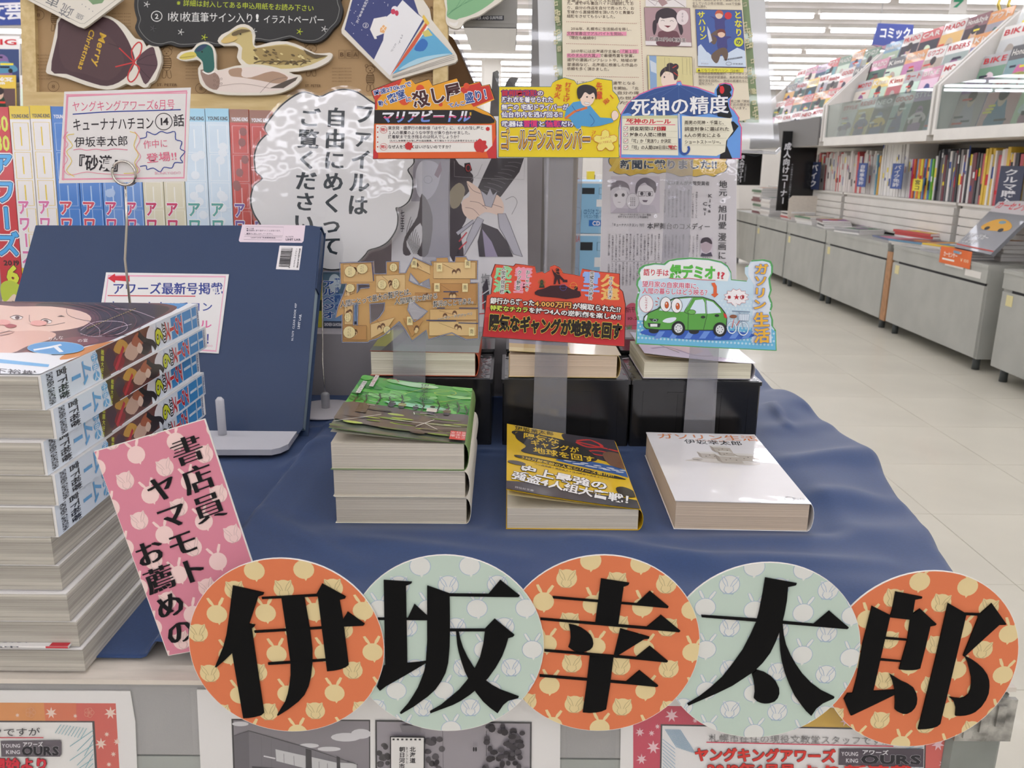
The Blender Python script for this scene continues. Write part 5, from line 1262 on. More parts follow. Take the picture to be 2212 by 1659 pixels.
# lower middle: red
ol = Z([(1140,320),(1170,308),(1182,200),(1170,180),(1200,98),(1330,112),(1345,95),(1480,112),(1490,160),(1530,150),(1550,162),(1586,142),(1588,115),(1620,103),(1655,120),(1680,160),(1760,172),(1800,182),(1815,130),(1930,150),(2080,165),(2080,270),(2102,292),(2120,380),(2115,680),(1110,610)])
o = board('promotion_card', 'red hand-made card with big black and yellow lettering and a silhouetted car', 'card', frL, ol, .0006, M_card, G)
A = Art(frL, True).poly(ol, (90,40,40)); c_in = [(lerp(1200,x,.988), lerp(660,y,.985)) for x, y in ol]; A.poly(c_in, (224,86,62))
A.poly(Z([(1128,470),(2110,530),(2108,672),(1118,606)]), (198,50,56)).poly(Z([(1140,400),(2108,450),(2110,530),(1128,470)]), (212,66,58))
for t, a, b, w_, cc in (('成瀬', (1262,110), (1250,305), 38, (150,214,160)), ('響野', (1405,120), (1390,312), 38, (240,160,180)), ('雪子', (1880,150), (1868,330), 40, (150,180,236)), ('久遠', (2010,170), (2010,355), 40, (240,190,110))): A.vline(t, Z([a])[0], Z([b])[0], w_, cc, .045)
for t, a, b in (('人間嘘発見機', (1265,112), (1250,308)), ('おしゃべり', (1434,140), (1424,292)), ('クソ野郎', (1375,140), (1362,284)), ('完璧な体内時計', (1884,148), (1872,352)), ('スリの天才', (2016,185), (2008,345))): A.vline(t, Z([a])[0], Z([b])[0], 9.5, (44,36,40), .012, outline=[(.10,(240,236,232))])
A.poly(Z([(1480,295),(1500,280),(1545,270),(1590,250),(1690,245),(1740,275),(1800,290),(1805,320),(1790,332),(1700,345),(1640,335),(1520,325),(1482,312)]), (64,34,40)).poly(Z([(1612,240),(1620,190),(1605,150),(1600,130),(1622,160),(1632,150),(1650,150),(1660,180),(1690,210),(1680,220),(1655,200),(1660,240),(1648,240),(1638,205),(1626,240)]), (60,32,38)).ell(*Z([(1640,140)])[0], 4, 4.5, (60,32,38)).rect(*Z([(1676,208)])[0], *Z([(1710,226)])[0], (60,32,38)).ell(*Z([(1530,225)])[0], 4, 5, (60,70,50)).poly(Z([(1510,265),(1520,235),(1545,240),(1550,265)]), (56,60,46)).ell(*Z([(1770,270)])[0], 4, 5, (60,32,38))
for x, y, cc in ((1650,150,(226,120,60)),(1530,225,(120,140,70)),(1680,262,(90,100,180)),(1752,250,(230,190,70))): A.ring(*Z([(x,y)])[0], 7, 7, .6, cc, n=14).stroke([(Z([(x,y)])[0][0]-9, Z([(x,y)])[0][1]), (Z([(x,y)])[0][0]+9, Z([(x,y)])[0][1])], .5, cc)
for t, a, b, h, cc in (('銀行から奪った', (1168,355), (1480,372), 14, (240,238,234)), ('4.000万円', (1480,375), (1740,388), 14, (240,180,90)), ('が横取られた!?', (1745,392), (2085,418), 14, (240,238,234)), ('特殊なチカラ', (1168,405), (1435,420), 12.5, (214,226,90)), ('を持つ4人の逆転劇を楽しめ!!', (1437,420), (2085,472), 12.5, (240,238,234))): A.line(t, Z([a])[0], Z([b])[0], h, cc, .03, outline=[(.11,(50,34,36))])
A.line('陽気なギャングが地球を回す', Z([(1160,505)])[0], Z([(2092,572)])[0], 35, (40,32,30), .02, outline=[(.075,(238,216,90)),(.045,(46,36,30))]).line('陽気なギャングが地球を回す', Z([(1160,505)])[0], Z([(2092,572)])[0], 35, (40,32,30), .02)
A.build('printed_design', o, M_print)
# lower right: the green car
K = (1260, 480, .2712)
ol = Z([(415,970),(430,780),(415,700),(418,620),(440,540),(420,500),(424,465),(450,430),(435,400),(445,365),(480,340),(560,325),(640,330),(670,305),(740,288),(850,280),(1000,290),(1100,312),(1150,345),(1178,395),(1182,455),(1310,467),(1322,440),(1296,400),(1295,350),(1326,340),(1340,302),(1440,295),(1495,308),(1512,345),(1510,400),(1488,440),(1492,480),(1502,540),(1486,590),(1505,640),(1508,670),(1492,720),(1512,780),(1512,830),(1535,860),(1540,1025),(1000,1000)])
o = board('promotion_card', 'light blue card with a green cartoon car with eyes', 'card', frL, ol, .0006, M_card, G)
A = Art(frL, True).poly(ol, (90,164,96)); ci = [(lerp(1525,x,.972), lerp(655,y,.965)) for x, y in ol]; A.poly(ci, (200,224,236))
A.poly(Z([(428,780),(1000,820),(1500,850),(1530,870),(1532,1018),(1000,993),(426,962)]), (112,188,222))
A.hold = False
for j in range(15):
    for i in range(38):
        x, y = 440+i*29.5+(j % 2)*14, 560+j*30+i*1.6
        if y < 620 and x > 470 and x < 1330: continue
        c0 = Z([(x,y)])[0]
        if 428 < x < 1525 and y < 940+(x-430)*.055 and not (x > 1490 and y < 860): z0 = A.z; A.ell(c0[0], c0[1], 2.6 if y > 840 else 2.2, 2.6 if y > 840 else 2.2, (186,220,236) if y > 840 else (214,232,240), n=7); A.z = z0
A.z += 4e-5
A.poly(Z([(455,440),(450,400),(490,355),(560,340),(650,345),(690,310),(850,296),(1000,305),(1100,330),(1150,370),(1165,420),(1150,470),(1000,462),(700,440),(460,470)]), (238,240,238)).poly(Z([(1315,345),(1345,318),(1440,312),(1490,330),(1495,400),(1470,450),(1480,540),(1470,600),(1488,660),(1478,730),(1495,800),(1500,960),(1340,960),(1350,700),(1360,500),(1315,420)]), (226,234,240))
A.line('語り手は', Z([(478,398)])[0], Z([(682,405)])[0], 15.5, (204,50,66), .02).line('緑デミオ', Z([(690,395)])[0], Z([(1055,405)])[0], 31, (84,180,70), .04, outline=[(.03,(50,100,60))]).line('緑デミオ', Z([(690,395)])[0], Z([(1055,405)])[0], 31, (96,190,76), .045).line('!?', Z([(1062,420)])[0], Z([(1130,425)])[0], 20, (206,60,76), .03)
A.stroke(spline(Z([(680,444),(760,452),(840,446),(940,458),(1052,462)]),4,False), 1.2, (204,50,66))
A.line('望月家の自家用車に、', Z([(468,490)])[0], Z([(950,512)])[0], 13.5, (206,70,100), .015, outline=[(.09,(236,240,246))]).line('人間の暮らしはどう映る？', Z([(468,545)])[0], Z([(1010,562)])[0], 13.5, (206,70,100), .015, outline=[(.09,(236,240,246))])
A.poly(Z([(1018,485),(1045,480),(1062,510),(1062,565),(1076,572),(1046,600),(1016,575),(1036,568),(1036,520)]), (226,104,60))
bl = [(lerp(1216,1218,1)+(54 if i % 2 else 42)*1.9*cos(2*pi*i/24), 595+(38 if i % 2 else 30)*1.75*sin(2*pi*i/24)) for i in range(24)]
A.poly(Z(bl), (240,238,238)).stroke(Z(bl), .8, (196,54,60), True).poly(Z([(1190,650),(1214,678),(1226,648)]), (240,238,238)).line('※★Φ', Z([(1145,595)])[0], Z([(1290,598)])[0], 13, (196,44,52), .02)
c0 = Z([(500,648)])[0]; A.ell(c0[0], c0[1], 15, 18.5, (240,240,240)).ring(c0[0], c0[1], 15, 18.5, .8, (204,60,80)).vline('しゃべるよ!', Z([(500,590)])[0], Z([(500,708)])[0], 6.5, (190,44,66), .01)
for a, b in (((590,598),(602,612)),((572,628),(592,634)),((574,660),(592,654))): A.stroke(Z([a, b]), 1.6, (206,70,60))
A.poly(spline(Z([(460,870),(560,850),(1000,850),(1330,885),(1335,915),(1200,935),(900,935),(600,910),(475,890)]),4), (60,100,190))
for x in (560,680,800,920,1040,1160,1260): A.poly(Z([(x,925),(x+50,925),(x+90,868),(x+40,868)]), (110,150,220))
BK_ = (48,60,52); GC = (96,168,76)
for x, y in ((560,862),(880,868)): A.ell(*Z([(x,y)])[0], 11, 6, (40,44,46))
A.poly(Z([(475,790),(480,750),(520,715),(590,685),(640,640),(720,600),(820,590),(950,592),(1040,620),(1100,680),(1130,720),(1145,760),(1140,830),(1100,850),(1040,862),(840,862),(720,858),(600,858),(500,850),(478,830)]), BK_)
A.poly(Z([(482,790),(486,755),(524,722),(594,692),(645,648),(722,608),(820,597),(948,599),(1036,627),(1094,684),(1123,723),(1138,762),(1133,826),(1096,843),(1038,855),(840,855),(720,851),(600,851),(504,843),(484,826)]), GC)
A.poly(Z([(600,700),(650,650),(725,612),(870,600),(835,660),(800,712),(700,712)]), (214,232,244)).poly(Z([(850,690),(890,620),(950,612),(965,640),(972,725),(870,728)]), (214,232,244)).poly(Z([(980,728),(972,618),(1030,634),(1085,690),(1095,720)]), (214,232,244))
for a, b in (((865,600),(800,712)),((835,730),(832,855)),((975,612),(985,730)),((985,730),(955,855)),((800,712),(835,730))): A.stroke(Z([a, b]), 1, BK_)
A.ell(*Z([(862,714)])[0], 9, 5.5, BK_).ell(*Z([(862,714)])[0], 8, 4.6, (110,180,88)).ell(*Z([(952,754)])[0], 5, 3, BK_).ell(*Z([(1062,742)])[0], 5, 3, BK_)
A.poly(spline(Z([(630,790),(660,765),(730,755),(735,775),(690,800)]),3), (226,236,244)).poly(spline(Z([(484,770),(500,740),(510,745),(498,785)]),3), (226,236,244)).poly(Z([(520,765),(600,770),(585,790),(540,785)]), (60,66,64)).poly(Z([(510,800),(615,805),(605,835),(520,832)]), (50,56,56)).rect(*Z([(532,808)])[0], *Z([(588,830)])[0], (238,240,240)).ring(*Z([(568,780)])[0], 4, 2.6, .8, (200,214,224), n=12).poly(Z([(1112,720),(1138,735),(1142,765),(1120,755)]), (206,60,56))
for x, y in ((655,652),(742,662)): c0 = Z([(x,y)])[0]; A.ell(c0[0], c0[1], 12.2, 16.2, (30,30,32)).ell(c0[0], c0[1], 11.2, 15.2, (244,244,244)).ell(c0[0]+2, c0[1]+1.5, 4.6, 7.6, (60,40,30)).ell(c0[0]+2, c0[1]+1.5, 3.9, 6.9, (206,96,50)).ell(c0[0]+1, c0[1]-1.5, 1.2, 2, (250,240,230), n=8)
for x, y in ((755,842),(1085,852)):
    c0 = Z([(x,y)])[0]; A.ell(c0[0], c0[1], 14.6, 15.6, (38,40,42)).ell(c0[0], c0[1], 9.6, 10.6, (150,156,160)).ell(c0[0], c0[1], 8.6, 9.6, (226,230,232))
    for i in range(7): A.ell(c0[0]+5.5*cos(i*.9), c0[1]+6*sin(i*.9), 1.3, 1.6, (110,116,120), n=7)
for x, y, r in ((1180,838,34),(1270,845,40)): A.ring(*Z([(x,y)])[0], r*.2712, r*.35, 2.2, (226,238,246)).ring(*Z([(x,y)])[0], r*.2712+1.3, r*.35+1.3, .6, (90,120,150))
A.stroke(Z([(1180,838),(1195,770),(1215,820),(1255,760)]), 2, (206,84,70)).stroke(Z([(1270,845),(1245,730),(1230,705)]), 1.6, (140,160,180)).stroke(Z([(1180,705),(1322,712)]), 2.2, (120,140,160)).poly(Z([(1228,728),(1318,728),(1312,784),(1236,780)]), (214,226,236)).stroke(Z([(1228,728),(1318,728),(1312,784),(1236,780)]), .8, (90,110,140), True).ell(*Z([(1190,748)])[0], 8, 4, (140,90,66))
for i in range(4): A.stroke(Z([(1240+20*i,730),(1244+18*i,782)]), .4, (120,140,170))
A.vline('ガソリン', Z([(1415,325)])[0], Z([(1395,700)])[0], 30, (232,176,60), .04, outline=[(.055,(90,130,200))]).vline('生活', Z([(1412,712)])[0], Z([(1418,962)])[0], 35, (232,176,60), .04, outline=[(.05,(90,130,200))])
A.vline('ガソリン', Z([(1415,325)])[0], Z([(1395,700)])[0], 30, (238,184,66), .03).vline('生活', Z([(1412,712)])[0], Z([(1418,962)])[0], 35, (238,184,66), .03)
A.build('printed_design', o, M_print)
# ---------------------------------------------------------------- blue display file on its white stand
fa_ = P(650, 937, Z=CL+.004)
frF = Frame(Vector((fa_.x, fa_.y, CL+.006)), radians(36.5))
M_file = mat('navy_file_plastic', (34,57,92), .42, bump=.08, bscale=900)
fol = [(77,487),(672,487),(690,490),(692,497),(654,925),(645,937),(634,938),(-48,938)]
o = board('clear_file', 'large navy blue clear file lying on its side, propped on a white stand', 'file', frF, fol, .0012, M_file)
q = outl(frF, fol); tr = frF.px(690, 490); br = frF.px(650, 932); tl = frF.px(77, 487); bl_ = frF.px(-40, 932)
def fbox(n, m, pts, z0, z1): return MB().prism(pts, z0, z1).build(n, m, o)
fbox('rear_cover', M_file, [(tl[0],tl[1]+.002),(tr[0]+.004,tr[1]+.002),(br[0]+.004,br[1]),(bl_[0],bl_[1])], -.018, -.0168)
fbox('binding_edge', M_file, [(tl[0],tl[1]+.001),(tr[0]+.003,tr[1]+.001),(tr[0]+.003,tr[1]-.001),(tl[0],tl[1]-.001)], -.0168, -.0012)
s_ = lerp(0, 1, .3); mid = (lerp(tr[0],br[0],.32), lerp(tr[1],br[1],.32)); up_ = (lerp(tr[0],br[0],.02), lerp(tr[1],br[1],.02))
fbox('spine_flap', M_file, [up_, (up_[0]+.003, up_[1]), (mid[0]+.003, mid[1]), mid], -.0168, -.0012)
fbox('clear_pages', mat('pale_pocket_edges', (176,196,204), .35, noise=.1, nscale=1, stretch=(1,1,900)), [(tl[0]+.01,tl[1]-.003),(mid[0]+.0002,tr[1]-.003),(br[0]+.0005,br[1]+.006),(bl_[0]+.01,bl_[1]+.006)], -.0160, -.0025)
K = (0, 480, .3345); Z = lambda p: zp(p, *K)
A = Art(frF, True)
A.poly(Z([(1565,15),(1972,20),(1960,122),(1950,133),(1550,128),(1542,118)]), (228,212,220)).stroke(Z([(1588,28),(1832,32),(1826,88),(1580,82)]), .5, (90,80,90), True).stroke(Z([(1576,92),(1822,96),(1820,116),(1574,112)]), .5, (90,80,90), True)
for t, a, b, h in (('●ご注意', (1592,42), (1640,42), 3.5), ('■収納物に折り目がつくことがあります。', (1592,54), (1820,56), 4), ('■静かに出し入れしてください。', (1592,74), (1770,76), 4), ('LIHIT LAB. 文具事務用品', (1620,100), (1780,102), 3.5), ('N-7679', (1845,95), (1895,95), 4.5)): A.line(t, Z([a])[0], Z([b])[0], h, (90,80,96), .01)
A.line('LIHIT LAB.', Z([(1845,112)])[0], Z([(1945,113)])[0], 6, (50,44,60), .03)
A.poly(Z([(1806,152),(1953,155),(1932,310),(1782,304)]), (232,228,228))
random.seed(2)
for i in range(30):
    t0 = i/30; w_ = random.choice([1.2,2.4,3.2]); y = 165+t0*125
    A.poly(Z([(1818-t0*18,y),(1888-t0*18,y+2),(1888-t0*18,y+w_+2),(1818-t0*18,y+w_)]), (50,48,52))
A.line('4 903419 827833', Z([(1868,300)])[0], Z([(1888,168)])[0], 4, (60,56,60), .01).line('N-7679-11 ネイビー', Z([(1898,292)])[0], Z([(1918,170)])[0], 4, (60,56,60), .01).line('MADE IN VIETNAM', Z([(1920,296)])[0], Z([(1938,172)])[0], 4.4, (60,56,60), .03)
A.line('N-7679  CLEAR BOOK 40P', Z([(1888,768)])[0], Z([(1912,525)])[0], 6, (214,218,226), .012).line('LIHIT LAB.', Z([(1928,692)])[0], Z([(1942,595)])[0], 6.5, (214,218,226), .03)
A.build('printed_labels', o, M_matte)
ns = P(540, 955, Z=CL+.012)
st = empty('file_stand', (0, 0, 0), 'white plastic stand with rounded foot holding the blue file', 'stand')
M_stand = mat('white_plastic', (206,206,212), .35)
pts = [P(u, v, Z=CL+.0135) for u, v in ((380,938),(600,938),(628,936),(622,945),(604,953),(585,957),(440,957))]
hh = [(p.x, p.y) for p in pts]+[(hh_, .95) for hh_ in ()]
hh = [(P(380,957,Z=CL+.0135).x, pts[-1].y), (pts[-1].x, pts[-1].y), (pts[5].x, pts[5].y), (pts[4].x, pts[4].y), (pts[3].x, pts[3].y), (pts[2].x, pts[2].y), (pts[2].x-.002, fa_.y+.05), (-.40, fa_.y+.05), (-.40, pts[-1].y)]
MB().prism(hh[1:], CL+.0005, CL+.0065).build('foot_plate', M_stand, st)
pa = P(474, 858, Y=fa_.y-.012); pb = P(474, 940, Y=fa_.y-.012)
MB().tube([(pa.x, pa.y, CL+.0065), (pa.x, pa.y, pa.z-.003), (pa.x, pa.y, pa.z)], [.0045,.0045,.002], 12).build('front_stop', M_stand, st)
# card stuck on the file
fr2 = Frame(frF.M @ Vector((0, 0, .0006)), M=Matrix.Translation(frF.M.to_3x3() @ Vector((0, 0, .0010))) @ frF.M)
ol = Z([(685,324),(1478,336),(1412,848),(610,800)])
o2 = board('note_card', 'pink bordered handwritten note with red arrow, stuck on the blue file', 'card', fr2, ol, .0005, M_paper)
A = Art(fr2, True)
A.stroke(Z([(700,345),(1455,352),(1395,832),(640,790)]), 4.2, (226,170,190), True)
A.line('アワーズ最新号掲載', Z([(725,430)])[0], Z([(1440,430)])[0], 27, (52,66,140), .012, smear=.012)
A.stroke(Z([(695,474),(1262,478)]), 2, (200,44,60)).poly(Z([(696,362),(742,332),(745,348),(836,346),(838,384),(745,376),(742,392)]), (204,40,56))
A.line('キューナナハチヨン', Z([(700,540)])[0], Z([(1375,548)])[0], 22, (60,80,150), .012).line('伊坂作品ファイル', Z([(690,650)])[0], Z([(1370,660)])[0], 20, (220,110,160), .012).line('読めます！', Z([(1100,750)])[0], Z([(1385,756)])[0], 26, (60,64,140), .03).line('BUNKYODO', Z([(1250,795)])[0], Z([(1375,800)])[0], 6, (220,150,180), .0)
A.build('handwriting', o2, M_print)

# wire card clip with the hand-written card
mc = P(270, 640, Y=.705)
mt = empty('card_clip_stand', (mc.x, .712, CL), 'tall thin wire clip stand with a ring top, behind the magazine pile', 'stand')
M0 = Matrix.Translation((-mc.x, -.712, -CL))
MB().lathe([(.028,0),(.028,.003),(.004,.006),(.003,.012)], (mc.x, .712, CL), 28).build('base', M_disc, mt, M0)
pts = [(mc.x, .712, CL+.006), (mc.x+.0005, .712, CL+.1), tuple(P(270, 560, Y=.712)), tuple(P(274, 480, Y=.712)), tuple(P(271, 400, Y=.712))]
MB().tube(pts, .0011, 8).build('wire', M_chrome, mt, M0)
rc = P(270, 374, Y=.708); R_ = (P(295, 374, Y=.708).x-rc.x)
for dy in (0, .0045):
    MB().tube([(rc.x+R_*cos(2*pi*i/30), .7055+dy+.001*i/30, rc.z+R_*sin(2*pi*i/30)) for i in range(30)], .0011, 8, True).build('ring', M_chrome, mt, M0)
K = (0, 0, .3345); Z = lambda p: zp(p, *K)
fr = Frame(P(260, 400, Y=.7085)); ol = Z([(415,592),(1232,565),(1205,1172),(380,1184)])
o = board('memo_card', 'white handwritten card with pink border, held in the wire ring', 'card', fr, ol, .0005, M_paper)
A = Art(fr, True)
A.stroke(Z([(432,622),(1205,588),(1188,1148),(402,1158)]), 4, (226,150,172), True).stroke(Z([(425,612),(1212,600)]), 2.5, (232,160,180)).stroke(Z([(440,608),(410,1165)]), 2, (226,150,172))
A.line('ヤングキングアワーズ6月号', Z([(465,690)])[0], Z([(1130,675)])[0], 24, (220,106,136), .0)
A.stroke(spline(Z([(470,738),(700,722),(950,715),(1168,708)]),4,False), 2.4, (52,70,150))
A.line('キューナナハチヨン', Z([(468,808)])[0], Z([(995,795)])[0], 30, (44,40,46), .006).ring(*Z([(1058,785)])[0], 18, 18, 1.6, (44,40,46)).line('14', Z([(1025,785)])[0], Z([(1092,782)])[0], 22, (44,40,46), .02).line('話', Z([(1118,780)])[0], Z([(1192,778)])[0], 28, (44,40,46), .01)
A.line('伊坂幸太郎', Z([(480,920)])[0], Z([(828,910)])[0], 24, (44,40,46), .004).stroke(spline(Z([(475,968),(520,962),(560,970),(620,963),(680,970),(740,962),(825,968)]),3,False), 1.4, (224,120,150))
A.line('『砂漠』', Z([(462,1050)])[0], Z([(812,1060)])[0], 36, (44,40,46), .02)
A.line('作中に', Z([(925,935)])[0], Z([(1085,925)])[0], 20, (222,112,138), .0).line('登場!!', Z([(945,1025)])[0], Z([(1145,1005)])[0], 22, (222,112,138), .008)
A.stroke(spline(Z([(905,895),(945,885),(950,850),(1000,870),(1040,848),(1080,860),(1130,850),(1135,900),(1175,915),(1165,960),(1195,980),(1165,1020),(1180,1050),(1130,1050),(1110,1085),(1060,1080),(1035,1110),(990,1085),(950,1095),(945,1070),(905,1075)]),3,False), 2, (56,74,150))
A.stroke(spline(Z([(440,850),(410,890),(440,930),(412,980),(438,1030),(412,1080),(445,1130),(560,1110),(640,1120),(850,1130),(905,1100),(880,1060),(910,1010),(880,960),(905,900),(870,850)]),3,False), 1.3, (232,140,160)).stroke(spline(Z([(480,865),(430,880),(470,940),(430,980),(465,1040),(430,1100),(480,1140)]),3,False), 1.4, (232,206,80)).stroke(spline(Z([(840,850),(885,870),(865,940),(895,1000),(870,1050),(890,1110),(800,1120)]),3,False), 1.4, (232,206,80))
A.line('BUNKYODO', Z([(1000,1118)])[0], Z([(1170,1115)])[0], 8, (226,160,180), .0)
A.build('handwriting', o, M_print)

# ---------------------------------------------------------------- row of thick magazines, spines out
TILT = radians(6)
frM = Frame(Vector((0, 1.078, RZ+.001)), TILT)
xs = [-12,36,80,125,175,224,269,311,356,402,452,503,545,592]
kinds = ['6','7','7','8','8','9','9','10','10','11','11','12','12']
SPC = {'6':((196,40,52),(196,40,52),(60,150,220),(206,214,60)), '7':((226,196,40),(232,228,224),(214,110,160),(226,196,40)), '8':((44,112,190),(50,120,200),(206,60,80),(44,112,190)),
 '9':((120,170,220),(92,140,206),(200,50,110),(70,120,190)), '10':((214,206,170),(218,212,184),(196,30,90),(206,196,150)), '11':((160,210,232),(206,224,236),(80,160,150),(120,186,196)), '12':((150,100,80),(196,66,56),(110,80,160),(150,110,50))}
desc = {'6':'red 2019 June issue spine at the left edge','7':'white and yellow July issue spine','8':'bright blue August issue spine','9':'pale blue September issue spine','10':'cream October issue spine','11':'sky blue November issue spine','12':'red December issue spine'}
cnt = {}
for i, kd in enumerate(kinds):
    x0, y450 = frM.px(xs[i]+.8, 450); x1 = frM.px(xs[i+1]-.8, 450)[0]
    ht = frM.px(xs[i]+6, [231,229,228,230,231,231,232,233,234,234,234,236,238][i])[1]
    hd, pan, kc, ft = SPC[kd]; cnt[kd] = cnt.get(kd, 0)+1
    wd = x1-x0
    Mx = frM.M @ Matrix.Translation((x0, 0, 0))
    o = MB().box(0, 0, -.182, wd, ht, 0, 0).build('comic_magazine', mat('magazine_'+kd, pan, .4, coat=.4), None, Mx)
    sfx = '' if kd == '6' else (', left of the pair' if cnt[kd] == 1 else ', right of the pair')
    tag(o, 'thick comic magazine behind the file, '+desc[kd]+sfx, 'magazine', 'comic magazines standing behind the blue file')
    MB().box(.001, ht-.003, -.180, wd-.001, ht+.0004, -.002).build('pages', M_pages, o)
    A = Art(eps=2e-5)
    X = lambda t: wd*t
    if kd == '6':
        A.rect(0, 0, wd, ht, (200,42,52))
        A.line('30', (X(.3), ht-.020), (X(.96), ht-.020), .026, (214,220,70), .03).line('30', (X(.3), ht-.044), (X(.96), ht-.044), .026, (214,220,70), .03)
        A.vline('アワーズ', (X(.5), ht*.80), (X(.5), ht*.30), wd*1.05, (70,170,230), .03, outline=[(.08,(240,240,240)),(.04,(40,60,120))])
        A.line('2019', (X(.2), ht*.275), (X(.95), ht*.275), .009, (40,20,20), .03).line('6', (X(.3), ht*.22), (X(.9), ht*.22), .030, (220,226,60), .05, outline=[(.05,(30,30,30))])
        A.rect(0, 0, wd, ht*.16, (186,206,60)); A.poly(spline([(X(.0),ht*.02),(X(.05),ht*.12),(X(.5),ht*.15),(X(.98),ht*.10),(X(.95),ht*.03),(X(.6),0)],4), (240,216,190)).poly(spline([(0,ht*.17),(X(.5),ht*.19),(X(1),ht*.15),(X(.95),ht*.08),(X(.6),ht*.125),(X(.2),ht*.09),(0,ht*.10)],4), (190,208,60)).ell(X(.6), ht*.075, .003, .002, (70,50,30)).stroke([(X(.45),ht*.09),(X(.8),ht*.085)], .0008, (60,50,30))
    else:
        A.rect(0, ht*.94, wd, ht, hd); A.line('YOUNG KING', (X(.1), ht*.955), (X(.95), ht*.955), .0062, (40,40,50) if sum(hd) > 350 else (236,236,240), .04)
        A.rect(0, ht*.22, wd, ht*.94, pan)
        fr_c = tuple(int(lerp(a, 255, .55)) for a in pan) if kd != '7' else (226,196,40); 
        for ya, yb in ((.925,.80),(.79,.67),(.66,.545)):
            A.stroke([(X(.12),ht*yb),(X(.12),ht*ya),(X(.9),ht*ya),(X(.9),ht*yb)], .0009, fr_c, True); A.stroke([(X(.5),ht*(ya-.02)),(X(.5),ht*(yb+.02))], .0016, fr_c)
        for ya, yb in ((.53,.42),(.41,.33),(.32,.25)): A.stroke([(X(.5),ht*yb),(X(.5),ht*ya),(X(.95),ht*ya),(X(.95),ht*yb)], .0009, fr_c, True)
        if kd in ('11','12','9'):
            for q_ in range(7): A.ell(X(random.uniform(.2,.8)), ht*random.uniform(.3,.9), wd*.2, ht*.02, tuple(int(lerp(a, 245 if kd != '12' else 90, .5)) for a in pan), n=9)
            A.vline('', (0,0), (0,-1), 1, (0,0,0)) if False else None
        A.vline('アワーズ', (X(.34), ht*.575), (X(.34), ht*.265), wd*.60, kc, .035, outline=[(.06,(242,242,244))])
        A.rect(0, 0, wd, ht*.25, ft); A.line('2019', (X(.15), ht*.222), (X(.88), ht*.222), .0085, (44,36,30) if sum(ft) > 350 else (232,232,236), .03)
        A.line(kd, (X(.22 if len(kd) > 1 else .33), ht*.165), (X(.85 if len(kd) > 1 else .75), ht*.165), .030, (214,222,50), .04, outline=[(.055,(34,34,30))])
        if kd == '7' and cnt[kd] == 1: A.poly(spline([(X(.1),0),(X(.05),ht*.07),(X(.5),ht*.11),(X(.95),ht*.07),(X(.95),0)],4), (214,160,140)).ell(X(.5),ht*.03,.005,.003,(240,240,240)).ell(X(.55),ht*.03,.0022,.002,(90,130,120))
    A.build('printed_spine', o, M_gloss)

# speech-bubble sign, laminated, on a wire with a round base
frB = Frame(P(700, 400, Y=1.058), TILT)
bub = [(578,291),(570,275),(583,254),(607,226),(637,204),(660,197),(690,207),(712,198),(741,191),(774,198),(810,222),(845,228),(868,252),(880,282),(896,341),(893,356),(883,367),(893,386),(893,411),(885,435),(868,448),(857,450),(861,468),(858,495),(841,522),(821,535),(798,542),(789,553),(770,571),(747,581),(716,585),(690,580),(660,572),(634,577),(600,560),(578,530),(566,505),(560,484),(548,465),(541,445),(540,425),(545,405),(550,398),(565,385),(552,372),(549,361),(548,334),(557,308),(573,291)]
sm = spline(bub, 3)
cx_, cy_ = 716, 390
o = board('speech_bubble_sign', 'white speech-bubble sign ファイルは自由にめくってご覧ください behind the blue file', 'sign', frB, sm, .0008, M_paper)
A = Art(frB, True)
A.poly([(lerp(cx_,x,.999), lerp(cy_,y,.999)) for x, y in sm], (36,40,44)); A.poly([(lerp(cx_,x,.980), lerp(cy_,y,.982)) for x, y in sm], (230,229,228))
A.vline('ファイルは', (789,222), (771,468), 45, (38,50,58), .016, smear=.02).vline('自由にめくって', (727,231), (713,554), 47, (38,50,58), .016, smear=.02).vline('ご覧ください', (670,232), (655,504), 47, (38,50,58), .016, smear=.02)
A.build('printed_text', o, M_print)
fo = [(lerp(cx_,x,1.035), lerp(cy_,y,1.03)) for x, y in sm]
MB().prism(outl(frB, fo), .0012, .0014).build('laminate', M_film, o)
db = P(704, 884, Z=CL+.001)
e = empty('sign_base', (db.x, db.y, CL), 'round translucent white base with peg and thin wire under the speech bubble', 'stand')
MB().lathe([(.040,0),(.041,.0008),(.038,.002),(.0055,.0032),(.0055,.0032)], (0,0,0), 36).build('disc', M_disc, e)
pk = P(703, 852, Y=db.y).z-CL
MB().lathe([(.0052,0),(.0052,pk-.003),(.0042,pk-.001),(.002,pk)], (0,0,.0025), 16).build('peg', clear('frosted_peg', (220,220,222), .5, .3), e)
tp = P(697, 590, Y=1.057); MB().tube([(0,0,pk), (.3*(tp.x-db.x), .2*(1.055-db.y), .35*(tp.z-CL)), (tp.x-db.x, 1.0615-db.y, tp.z-CL+.03)], .0008, 6).build('wire', M_chrome, e)

